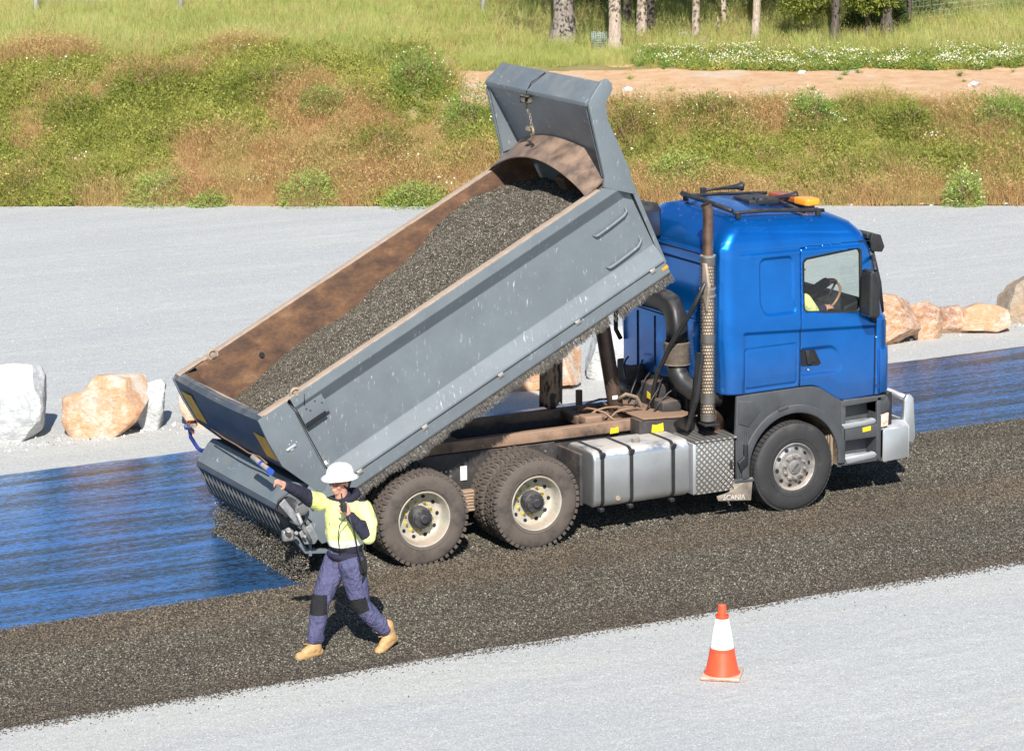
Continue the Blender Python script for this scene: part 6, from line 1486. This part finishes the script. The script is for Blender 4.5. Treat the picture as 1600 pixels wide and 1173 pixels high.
def boulder(poly, depth, mat, label, seed, back=.78, disp=.05):
    """poly: silhouette in photo pixels; the rock stands on the ground at its lowest edge"""
    lowest = max(poly, key=lambda p: p[1]); P0 = on_ground(*lowest); s_ = pxm(P0); rt_ = Vector((EX[0], EX[1], 0)); aw = Vector((EN[0], EN[1], 0))
    cx = sum(p[0] for p in poly)/len(poly); base_y = lowest[1]
    pts = [((p[0]-lowest[0])/s_, (base_y-p[1])/s_/math.cos(PITCH)) for p in poly]
    b = B(); rows = []
    cxp = sum(p[0] for p in pts)/len(pts); czp = sum(p[1] for p in pts)/len(pts)
    for d, k in ((0, .80), (.10, .97), (.35, 1.0), (.75, .93), (1, back)):
        rows.append([P0+rt_*(cxp+(x-cxp)*k)+aw*(d*depth)+Vector((0, 0, max(-.05, (czp+(z-czp)*k)-d*depth*math.tan(PITCH)*.6 if z > czp else z-.05))) for x, z in pts])
    loft(b, rows, closed=True); n = len(pts); b._add(rows[0], [list(range(n))]); b._add(rows[-1], [list(range(n))])
    bmesh.ops.remove_doubles(b.bm, verts=b.bm.verts, dist=1e-5); bmesh.ops.recalc_face_normals(b.bm, faces=b.bm.faces[:])
    me = bpy.data.meshes.new('boulder'); b.bm.to_mesh(me); b.bm.free(); o = bpy.data.objects.new('boulder', me); COL.objects.link(o)
    md = o.modifiers.new('r', 'REMESH'); md.mode = 'VOXEL'; md.voxel_size = .022
    dg = bpy.context.evaluated_depsgraph_get(); me2 = bpy.data.meshes.new_from_object(o.evaluated_get(dg)); bpy.data.objects.remove(o)
    V_ = np.zeros(len(me2.vertices)*3); me2.vertices.foreach_get('co', V_); V_ = V_.reshape(-1, 3); c = V_.mean(0)
    N_ = np.zeros(len(me2.vertices)*3); me2.vertices.foreach_get('normal', N_); N_ = N_.reshape(-1, 3)
    # facetted: cut by random planes and step along bedding
    r = np.random.RandomState(seed); ext = (V_.max(0)-V_.min(0))/2
    for _ in range(16):
        nn = r.normal(size=3); nn[2] = abs(nn[2])*.6 if _ % 2 else nn[2]; nn /= np.linalg.norm(nn); lim = np.linalg.norm(nn*ext)*r.uniform(.78, 1.0); e_ = (V_-c) @ nn-lim; V_ -= np.where(e_ > 0, e_, 0)[:, None]*nn
    q = V_+seed*3.1
    f = (fbm(q[:, 0]*2.2+q[:, 2]*1.1, q[:, 1]*2.2+q[:, 2]*1.7, seed)-.5)*2+.5*(np.abs(fbm(q[:, 0]*6+q[:, 2]*5, q[:, 1]*6-q[:, 2]*4, seed+2)-.5)*2-.3)
    V_ += N_*(f*disp)[:, None]; V_[:, 2] = np.maximum(V_[:, 2], -.04)
    me2.vertices.foreach_set('co', V_.ravel()); me2.update(); me2.name = 'boulder'
    for p in me2.polygons: p.use_smooth = True
    try: me2.set_sharp_from_angle(angle=math.radians(28))
    except Exception: pass
    return tag(link('boulder', me2, mat, at=(P0.x, P0.y, 0)), label, 'boulder', 'boulders lining the far edge of the road')
boulder([(-60, 692), (-40, 600), (-20, 572), (20, 569), (60, 574), (67, 590), (66, 640), (60, 672), (40, 690), (10, 693)], 1.0, RG, 'large white grey block of rock at the far left', 3, disp=.035)
boulder([(93, 655), (97, 622), (128, 612), (150, 590), (225, 586), (236, 592), (233, 625), (215, 655), (180, 680), (150, 684), (108, 682)], .8, RO, 'orange faced boulder with a white rim, right of the white block', 5, disp=.03)
boulder([(205, 668), (212, 640), (226, 596), (252, 590), (262, 600), (256, 630), (247, 672), (225, 672)], .5, RG, 'narrow grey rock leaning on the orange faced boulder', 8)
boulder([(272, 600), (290, 592), (330, 596), (350, 640), (340, 668), (300, 668), (285, 640)], .6, RO, 'pale orange rock half hidden behind the raised tailgate', 11)
boulder([(740, 612), (760, 570), (800, 560), (850, 548), (880, 535), (912, 530), (916, 560), (908, 598), (880, 600), (840, 606), (790, 612)], .7, RO, 'tan and orange boulder seen under the tray skirt', 14)
boulder([(913, 560), (918, 528), (950, 508), (1010, 512), (1060, 520), (1060, 580), (990, 592), (930, 594), (916, 585)], .7, RG, 'light grey boulder behind the hoist ram', 17)
boulder([(1336, 532), (1340, 478), (1370, 460), (1402, 463), (1428, 474), (1438, 500), (1444, 527), (1412, 536), (1378, 542)], .7, RB, 'red brown boulder just beyond the front corner of the cab', 19)
boulder([(1424, 524), (1422, 476), (1450, 472), (1472, 484), (1480, 500), (1477, 524), (1440, 531)], .5, RB, 'ochre rock wedged beside the red brown boulder', 23, disp=.02)
boulder([(1464, 520), (1466, 482), (1500, 478), (1516, 498), (1514, 517), (1490, 522)], .5, RB, 'small orange and white rock next to the ochre one', 27, disp=.025)
boulder([(1500, 518), (1490, 488), (1530, 474), (1560, 476), (1584, 490), (1582, 508), (1550, 516), (1520, 522)], .6, RO, 'low white and orange rock left of the tan boulder at the right edge', 31, disp=.03)
boulder([(1560, 500), (1562, 460), (1580, 436), (1620, 428), (1680, 440), (1690, 500), (1640, 505), (1590, 503)], .8, RT, 'tan boulder cut off by the right edge', 37)
# small stones at the foot of the bank and on it
SPX = (255, 285, 150, 618, 780, 1052, 1110, 1125, 1330, 1412, 1440, 1455, 1480, 1548, 1575, 1590, 1230, 1522, 1253, 1150, 980, 903, 922, 1210, 984)
ORDN = ['first', 'second', 'third', 'fourth', 'fifth', 'sixth', 'seventh', 'eighth', 'ninth', 'tenth', 'eleventh', 'twelfth', 'thirteenth', 'fourteenth', 'fifteenth', 'sixteenth', 'seventeenth', 'eighteenth']
def STL(i, where):
    g = [SPX[k] for k in (range(0, 17) if i < 17 else (range(17, 21) if i < 21 else range(21, 25)))]
    if i == 19: g = g; 
    return ORDN[sorted(g).index(SPX[i])]+' small pale stone from the left '+where
for i, (u, v, w) in enumerate(((255, 312, 16), (285, 316, 12), (150, 318, 8), (618, 320, 6), (780, 320, 8), (1052, 316, 12), (1110, 319, 12), (1125, 316, 10), (1330, 318, 9), (1412, 316, 12), (1440, 317, 10), (1455, 319, 8), (1480, 318, 9), (1548, 316, 10), (1575, 317, 12), (1590, 312, 14), (1230, 320, 8), (1522, 135, 22), (1253, 115, 14), (1150, 146, 12), (980, 142, 18), (903, 76, 8), (922, 78, 10), (1210, 66, 20), (984, 66, 10))):
    if v > 300: P = on_ground(u, v+3)
    else: P, _, _ = on_bank(u, v)
    me = stone(60+i, 2, .6); k = w/pxm(P); me.transform(Matrix.Diagonal((k, k*.8, k*.8, 1))); me.transform(Matrix.Translation(P+Vector((0, 0, k*.12))))
    ordn = ['first', 'second', 'third', 'fourth', 'fifth', 'sixth', 'seventh', 'eighth', 'ninth', 'tenth', 'eleventh', 'twelfth', 'thirteenth', 'fourteenth', 'fifteenth', 'sixteenth', 'seventeenth', 'eighteenth']
    where = 'lying at the foot of the bank' if v > 300 else ('on the bare orange track' if 90 < v < 200 else 'among the grass near the trees')
    tag(link('stone', me, [RG, RO, RG][i % 3], at=tuple(P)), STL(i, where), 'stone', 'small stones '+where)
# ---- shrubs on the bank
def shrub_mesh(seed, W_, H_, leaf=.07, n=2600):
    r = np.random.RandomState(seed)
    d = r.normal(size=(n, 3)); d[:, 2] = np.abs(d[:, 2])*.9-.05; d /= np.linalg.norm(d, axis=1)[:, None]
    rad = r.uniform(.45, 1, n)**.6*(1+.35*(fbm(d[:, 0]*3+9, d[:, 1]*3+d[:, 2]*2, seed)-.5)*2)
    c = d*rad[:, None]*np.array([W_/2, W_/2*.8, H_])
    u = r.normal(size=(n, 3))*.6+d*1.0; u /= np.linalg.norm(u, axis=1)[:, None]; v = np.cross(u, r.normal(size=(n, 3))); v /= np.linalg.norm(v, axis=1)[:, None]
    s_ = (leaf*r.uniform(.5, 1.3, n))[:, None]
    V_ = np.stack([c-v*s_*.10, c+u*s_*.5-v*s_*.14, c+u*s_, c+u*s_*.5+v*s_*.14], 1).reshape(-1, 3)
    return V_, np.arange(4*n).reshape(-1, 4)
def flowers_on(seed, W_, H_, n, s0=.016):
    r = np.random.RandomState(seed); d = r.normal(size=(n, 3)); d[:, 2] = np.abs(d[:, 2])*.9; d /= np.linalg.norm(d, axis=1)[:, None]
    c = d*r.uniform(.92, 1.1, n)[:, None]*np.array([W_/2, W_/2*.8, H_]); V_ = []; 
    u = r.normal(size=(n, 3)); u /= np.linalg.norm(u, axis=1)[:, None]; v = np.cross(u, r.normal(size=(n, 3))); v /= np.linalg.norm(v, axis=1)[:, None]; s_ = s0*r.uniform(.6, 1.3, n)[:, None]
    return np.stack([c-u*s_-v*s_, c+u*s_-v*s_, c+u*s_+v*s_, c-u*s_+v*s_], 1).reshape(-1, 3), np.arange(4*n).reshape(-1, 4)
def plantmat(name, lo, mi_, hi):
    m = Mt(name, .7); m.b.inputs['Specular IOR Level'].default_value = .2; P = m.pos()
    k = m.ramp(m.noise(3.5, P, 5, .7), [(.3, lo), (.5, mi_), (.7, hi)]); m.col(k)
    tr = m.n('ShaderNodeBsdfTranslucent'); m.l(k, tr.inputs[0]); mx = m.n('ShaderNodeMixShader'); mx.inputs[0].default_value = .35
    m.l(m.b.outputs[0], mx.inputs[1]); m.l(tr.outputs[0], mx.inputs[2]); m.l(mx.outputs[0], m.nt.nodes['Material Output'].inputs[0]); return m.m
S_olive = plantmat('olive_leaves', (.10, .15, .03), (.22, .26, .05), (.38, .38, .09)); S_green = plantmat('green_leaves', (.14, .24, .05), (.24, .36, .08), (.38, .46, .13)); S_pale = plantmat('pale_green_leaves', (.24, .34, .08), (.36, .46, .12), (.50, .55, .20))
SH = [((30, 318), 120, 46, S_olive, 'y', 'yellow flowering shrub at the foot of the bank, far left'), ((250, 320), 125, 46, S_pale, '', 'rounded green shrub at the foot of the bank above the white block'), ((482, 321), 112, 50, S_pale, '', 'domed green shrub at the foot of the bank left of the tray'), ((650, 322), 110, 34, S_pale, '', 'low pale green shrub touching the raised tray rim'),
      ((330, 322), 70, 22, S_pale, '', 'tiny pale shrub between two green shrubs'), ((505, 175), 88, 44, S_green, '', 'bright green bush high on the left bank'), ((655, 140), 110, 66, S_green, 'w', 'white flowering bush on the crest beside the bare track'), ((742, 205), 120, 86, S_green, 'w', 'white flecked green bush left of the headboard'), ((985, 235), 110, 90, S_olive, 'w', 'white flecked olive bush right of the headboard'),
      ((1115, 185), 140, 42, S_olive, 'w', 'long low olive bush below the bare track, right of the headboard'), ((1270, 200), 86, 62, S_green, 'w', 'round green bush below the track above the cab roof'), ((1418, 210), 100, 52, S_olive, '', 'olive bush below the track near its right end'), ((1575, 205), 130, 66, S_green, '', 'broad green bush at the right edge of the bank'), ((1508, 322), 70, 50, S_pale, 'w', 'small bush with white flowers at the foot of the bank, right'),
      ((240, 150), 150, 60, S_olive, '', 'wide olive bush on the left crest'), ((400, 150), 130, 56, S_olive, '', 'yellow green bush on the crest above the domed shrub'), ((120, 190), 130, 50, S_olive, '', 'olive bush low on the left crest'), ((1060, 290), 120, 56, S_pale, 'y', 'pale feathery bush behind the cab roof'), ((600, 240), 130, 48, S_olive, '', 'dull olive bush in the middle of the bank above the tray')]
for i, ((u, v), w, h, mt_, fl_, lab) in enumerate(SH):
    if v >= 318: P = on_ground(u, v); P = P+Vector((EN[0], EN[1], 0))*.08
    else: P, _, _ = on_bank(u, v)
    k = pxm(P); W_, H_ = w/k, h/k*(1.2 if v >= 318 else 1.0)
    O = empty('shrub', P); tag(O, lab, 'shrub', 'shrubs on the bank')
    V_, F_ = shrub_mesh(100+i, W_, H_); link('foliage', npmesh('foliage', V_+np.array(P)+np.array([0, 0, -.03]), F_), mt_, O)
    if fl_: V_, F_ = flowers_on(200+i, W_, H_, 80, .011); f_ = link('flowers', npmesh('flowers', V_+np.array(P), F_), M_flo if fl_ == 'w' else M_yfl, O); f_['kind'] = 'stuff'
    b = B(); rs_ = random.Random(i)
    for _ in range(5): b.tube([P, P+Vector((rs_.uniform(-.2, .2)*W_, rs_.uniform(-.2, .2)*W_, H_*.4)), P+Vector((rs_.uniform(-.35, .35)*W_, rs_.uniform(-.3, .3)*W_, H_*.8))], [.012, .009, .004], 5)
    b.build('stem', M_chassis, O)['kind'] = 'stuff'
# ---- trees
def bark(name, a, b_, vs=.35):
    m = Mt(name, .9); P = m.pos(); f = m.noise(14, m.mp(P, (1.6, 1.6, vs)), 7, .7); m.col(m.ramp(f, [(.3, a), (.7, b_)])); m.bump(f, 1, .05); return m.m
BK1 = bark('grey_ribbed_bark', (.20, .16, .14), (.46, .39, .34), .12); BK2 = bark('cream_bark', (.36, .27, .20), (.66, .55, .45), .6); BK3 = bark('dark_bark', (.05, .04, .035), (.20, .16, .13), .4)
LF = leafmat('gum_leaves', [(.3, (.035, .06, .018)), (.5, (.07, .11, .03)), (.7, (.13, .17, .05))], .8, .3, .25)
LFb = leafmat('yellow_green_leaves', [(.3, (.09, .12, .02)), (.5, (.20, .24, .04)), (.7, (.34, .36, .08))], 1.5, .3, .35)
def crown(center, R_, n, seed, leaf=.10):
    r = np.random.RandomState(seed); k = 46; cl = r.normal(size=(k, 3)); cl /= np.linalg.norm(cl, axis=1)[:, None]; cl *= (r.uniform(.35, 1, k)**.5)[:, None]*np.array(R_); cs = r.uniform(.22, .42, k)*min(R_)
    i = r.randint(0, k, n); p = cl[i]+r.normal(size=(n, 3))*cs[i][:, None]*.6
    u = r.normal(size=(n, 3)); u[:, 2] -= .5; u /= np.linalg.norm(u, axis=1)[:, None]; v = np.cross(u, r.normal(size=(n, 3))); v /= np.linalg.norm(v, axis=1)[:, None]; s_ = (leaf*r.uniform(.6, 1.4, n))[:, None]
    V_ = np.stack([p-v*s_*.05, p+u*s_*.5-v*s_*.22, p+u*s_, p+u*s_*.5+v*s_*.22], 1).reshape(-1, 3)+np.array(center); return npmesh('crown', V_, np.arange(4*n).reshape(-1, 4))
def tree(u, v, wpx, mat, lab, seed, H_=6.5, flare=1.5, lean=0.0, crownR=(2.3, 2.3, 1.9), leaf=True, low=False):
    P, a, b_ = on_bank(u, v); k = pxm(P); r0 = wpx/k/2; rr_ = random.Random(seed); O = empty('tree', P); tag(O, lab, 'tree', 'trees behind the bare track')
    dx = Vector((EX[0], EX[1], 0)); path = []; rad = []
    for i in range(10):
        t = i/9; path.append(P+dx*(lean*t*H_+.06*math.sin(i*1.3+seed)*t)+Vector((0, 0, -.15+t*H_))); rad.append(r0*(1+ (flare-1)*math.exp(-t*22))*(1-.55*t))
    path.insert(1, P+Vector((0, 0, .12))+dx*lean*.1); rad.insert(1, r0*(1+(flare-1)*.55)); path.insert(2, P+Vector((0, 0, .4))+dx*lean*.4); rad.insert(2, r0*(1+(flare-1)*.12))
    b = B(); b.tube(path, rad, 18)
    for vv in b.bm.verts:
        an = math.atan2(vv.co.y-P.y, vv.co.x-P.x); q = 1+.06*math.sin(an*7+vv.co.z*2)+.05*(float(vnoise(vv.co.x*9, vv.co.z*4, seed))-.5); cxy = P.to_2d(); 
        vv.co.x = P.x+(vv.co.x-P.x)*q; vv.co.y = P.y+(vv.co.y-P.y)*q
    b.build('trunk', mat, O)
    b = B(); top = path[-1]
    for j in range(6):
        z0 = rr_.uniform(.45, .9); s0 = P.lerp(top, z0); A = rr_.uniform(0, 2*PI); L_ = rr_.uniform(.9, 1.7); e_ = s0+Vector((math.cos(A)*L_, math.sin(A)*L_, rr_.uniform(.5, 1.3))); b.tube([s0, s0.lerp(e_, .5)+Vector((0, 0, -.1)), e_], [r0*.38, r0*.26, r0*.1], 8)
    b.build('limb', mat, O)['kind'] = 'stuff'
    if leaf: link('crown', crown(P+Vector((0, 0, (3.4 if seed > 1 else 5.2)))+dx*lean*3, (crownR[0], crownR[1], crownR[2]), 5200, seed), LF, O)['kind'] = 'stuff'
    if low: link('low_leaves', crown(P+Vector((0, 0, 1.0))+dx*low, (.62, .5, .42), 2200, seed+50, .085), LFb, O)['kind'] = 'stuff'
    return O
tree(881, 70, 34, BK1, 'thick grey tree with a flared ribbed base, leftmost of the trees', 1, 7, 1.75)
tree(961, 80, 20, BK2, 'cream barked tree right of the wire cage', 2, 6.8, 1.3)
tree(980, 42, 13, BK3, 'dark trunk in shade behind the cream barked tree', 3, 6)
tree(1002, 62, 17, BK2, 'pale straight tree third from the left', 4, 6.6, 1.15, .02)
tree(1017, 54, 12, BK3, 'dark slim trunk just right of the pale straight tree', 5, 6)
tree(1087, 55, 12, BK2, 'slim pale tree behind the fallen log', 6, 6.2, 1.1)
tree(1132, 40, 8, BK2, 'thin pale sapling with a slight lean farther back', 7, 5, 1.3, -.05, (1.4, 1.4, 1.2))
tree(1180, 64, 13, BK2, 'crooked pale tree above the left end of the cab', 8, 6, 1.25, .04)
tree(1303, 66, 13, BK3, 'dark leaning tree with low yellow green leaves on its left', 9, 5.5, 1.3, .06, low=-.7)
tree(1357, 58, 10, BK3, 'slender dark tree between two leafy trees', 10, 5.2, 1.1, -.04, low=.1)
tree(1386, 60, 18, BK3, 'stout dark tree with low leaves right of the slender one', 11, 6, 1.3, -.03, low=-.35)
tree(1500, -60, 16, BK3, 'tree standing back above the wire fence', 12, 6, 1.2)
tree(1600, -30, 16, BK3, 'tree beyond the right edge of the picture', 13, 6, 1.2)
tree(1240, -10, 14, BK3, 'tree deep in the shade behind the crooked one', 14, 6, 1.2)
tree(930, -20, 14, BK3, 'tree deep in the shade left of the pale trunks', 15, 6, 1.2)
tree(1060, -25, 14, BK3, 'tree in deep shade behind the middle trunks', 16, 6, 1.2)
tree(1160, 5, 14, BK3, 'dark tree far back between two pale trunks', 17, 6, 1.2)
tree(1340, -5, 14, BK3, 'dark tree far back behind the leafy pair', 18, 6, 1.2)
# broken stub, log, cage, fence
P, _, _ = on_bank(1122, 52); b = B(); b.tube([P, P+Vector((.02, 0, .18)), P+Vector((-.02, 0, .38))], [.05, .035, .006], 8); tag(b.build('tree_stub', BK2, at=tuple(P)), 'thin broken stub sticking up beside the slim pale tree', 'stump')
P, _, _ = on_bank(1086, 70); Q = P+Vector((EX[0]*.28, EX[1]*.28, .16)); P2_ = P-Vector((EX[0]*.28, EX[1]*.28, -.03)); b = B(); b.tube([P2_, P, Q], [.07, .085, .06], 12); tag(b.build('fallen_log', bark('red_brown_log', (.22, .12, .10), (.50, .36, .30)), at=tuple(P)), 'short red brown fallen log among the weeds', 'log')
P, _, _ = on_bank(1070, 58); b = B(); b.tube([P+Vector((0, 0, -.1)), P+Vector((0, 0, .12))], [.14, .13], 14); tag(b.build('tree_stump', BK2, at=tuple(P)), 'low pale stump behind the fallen log', 'stump')
P, _, _ = on_bank(936, 75); M_wire = simple('galvanised_wire', (.36, .46, .46), .5, .3, .2)
CG = empty('wire_cage', P); tag(CG, 'small blue grey wire basket standing between the two nearest trees', 'wire cage')
b = B()
for z in np.linspace(.02, .34, 7): b.tube([P+Vector((.17*math.cos(a), .17*math.sin(a), z)) for a in np.linspace(0, 2*PI, 16, False)], .006, 4, closed=True)
b.build('hoop', M_wire, CG)['kind'] = 'stuff'
b = B()
for a in np.linspace(0, 2*PI, 20, False): b.tube([P+Vector((.17*math.cos(a), .17*math.sin(a), 0)), P+Vector((.17*math.cos(a), .17*math.sin(a), .35))], .005, 4)
b.build('upright_wire', M_wire, CG)['kind'] = 'stuff'
M_post = bark('weathered_post', (.34, .32, .29), (.60, .58, .54), .15)
FP = []
for i, (u, v, w, lab) in enumerate(((57, 28, 8, 'weathered fence post at the top left corner'), (283, 22, 8, 'second weathered post from the left in the meadow fence'), (508, 8, 7, 'short looking post barely inside the top edge of the meadow'), (755, 22, 7, 'weathered post left of the thick grey tree'))):
    P, _, _ = on_bank(u, v); r_ = w/pxm(P)/2; b = B(); b.tube([P+Vector((0, 0, -.2)), P+Vector((0, 0, .6)), P+Vector((.01, 0, 1.15))], [r_*1.1, r_, r_*.9], 10); FP.append(P); tag(b.build('fence_post', M_post, at=tuple(P)), lab, 'fence post', 'posts of the meadow fence')
P, _, _ = on_bank(1420, 36); b = B(); b.tube([P+Vector((0, 0, -.2)), P+Vector((0, 0, 1.2))], [.06, .055], 10); tag(b.build('fence_post', BK3, at=tuple(P)), 'dark post carrying the wire netting on the right', 'fence post')
pa = P; P, _, _ = on_bank(1640, 10); b = B()
for k in range(9): z = .08+.13*k; b.tube([pa+Vector((0, 0, z)), P+Vector((0, 0, z))], .004, 4)
for k in range(40): q = pa.lerp(P, k/40); b.tube([q+Vector((0, 0, .05)), q+Vector((0, 0, 1.15))], .003, 4)
tag(b.build('wire_fence', M_wire, at=tuple(pa)), 'wire netting fence running right from the dark post', 'wire fence', kind='stuff')
b = B()
for h_ in (.35, .7, 1.05): b.tube([q+Vector((0, 0, h_)) for q in FP], .004, 4)
tag(b.build('fence_wire', M_wire, at=tuple(FP[0])), 'thin plain wires strung along the meadow fence posts', 'fence wire', kind='stuff')
# leafy understorey around the dark trunks
for i, (u, v, w, h, lab) in enumerate(((1268, 30, 60, 40, 'yellow green leafy bush hanging left of the dark leaning tree'), (1345, 52, 60, 46, 'dark leafy bush between the dark trunks'), (1400, 45, 40, 40, 'small leafy bush against the stout dark tree'), (1400, 25, 130, 50, 'deep green thicket in shade behind the dark trunks'), (1180, 12, 150, 40, 'shaded thicket far behind the crooked pale tree'), (960, 6, 120, 30, 'shaded thicket far behind the cream barked tree'))):
    P, _, _ = on_bank(u, v); k = pxm(P); W_, H_ = w/k, h/k; O = empty('shrub', P); tag(O, lab, 'shrub', 'bushes among the trees')
    V_, F_ = shrub_mesh(300+i, W_, H_, .085, 2200); link('foliage', npmesh('foliage', V_+np.array(P), F_), LFb if i in (0,) else LF, O)
    b = B(); b.tube([P, P+Vector((.03, 0, H_*.7))], [.02, .008], 6); b.build('stem', BK3, O)
# ================================================================== one piece, one object
def split_pieces(o, gap=.012, maxn=40):
    me = o.data; n = len(me.vertices)
    if n == 0 or n > 60000: return
    par = list(range(n))
    def find(i):
        while par[i] != i: par[i] = par[par[i]]; i = par[i]
        return i
    for e in me.edges:
        a, b_ = find(e.vertices[0]), find(e.vertices[1])
        if a != b_: par[a] = b_
    roots = {}
    for i in range(n): roots.setdefault(find(i), []).append(i)
    if len(roots) < 2: return
    isl = list(roots.values()); co = np.zeros(n*3); me.vertices.foreach_get('co', co); co = co.reshape(-1, 3)
    if len(isl) > 160: o['kind'] = 'stuff'; return
    lo = np.array([co[i].min(0) for i in isl])-gap; hi = np.array([co[i].max(0) for i in isl])+gap; k = len(isl); g = list(range(k))
    def fg(i):
        while g[i] != i: g[i] = g[g[i]]; i = g[i]
        return i
    for i in range(k):
        for j in range(i+1, k):
            if np.all(lo[i] <= hi[j]) and np.all(lo[j] <= hi[i]): g[fg(i)] = fg(j)
    cl = {}
    for i in range(k): cl.setdefault(fg(i), []).extend(isl[i])
    if len(cl) < 2: return
    if len(cl) > maxn or max(float((co[c].max(0)-co[c].min(0)).max()) for c in cl.values()) < .06: o['kind'] = 'stuff'; return
    groups = sorted(cl.values(), key=len, reverse=True); own = np.zeros(n, int)
    for gi, c in enumerate(groups): own[c] = gi
    kids = list(o.children)
    metas = []
    for gi in range(len(groups)):
        bm = bmesh.new(); bm.from_mesh(me); bm.verts.ensure_lookup_table()
        bmesh.ops.delete(bm, geom=[v for v in bm.verts if own[v.index] != gi], context='VERTS')
        m2 = bpy.data.meshes.new(me.name); bm.to_mesh(m2); bm.free()
        for mt_ in me.materials: m2.materials.append(mt_)
        metas.append(m2)
    for gi, m2 in enumerate(metas):
        if gi == 0: o.data = m2
        else:
            c = bpy.data.objects.new(o.name.split('.')[0], m2); COL.objects.link(c); c.parent = o.parent; c.location = o.location; c.rotation_euler = o.rotation_euler
            for md in o.modifiers:
                if md.type == 'SOLIDIFY': q = c.modifiers.new('thick', 'SOLIDIFY'); q.thickness = md.thickness; q.offset = md.offset
seen = {}
for o in list(COL.objects):
    if o.type != 'MESH' or o.get('kind') or o.modifiers or o.data.users > 1: continue
    if o.name.split('.')[0] in ('body', 'crown', 'foliage', 'tray_beam', 'axle', 'chain', 'hydraulic_hose'): continue
    split_pieces(o)
for o in COL.objects:
    if o.name.split('.')[0] in ('wheel_nut', 'hand_hole', 'nut_indicator', 'bolt', 'rivet', 'chain', 'axle', 'hydraulic_hose', 'lettering') and o.type == 'MESH' and not o.get('kind'): o['kind'] = 'stuff'
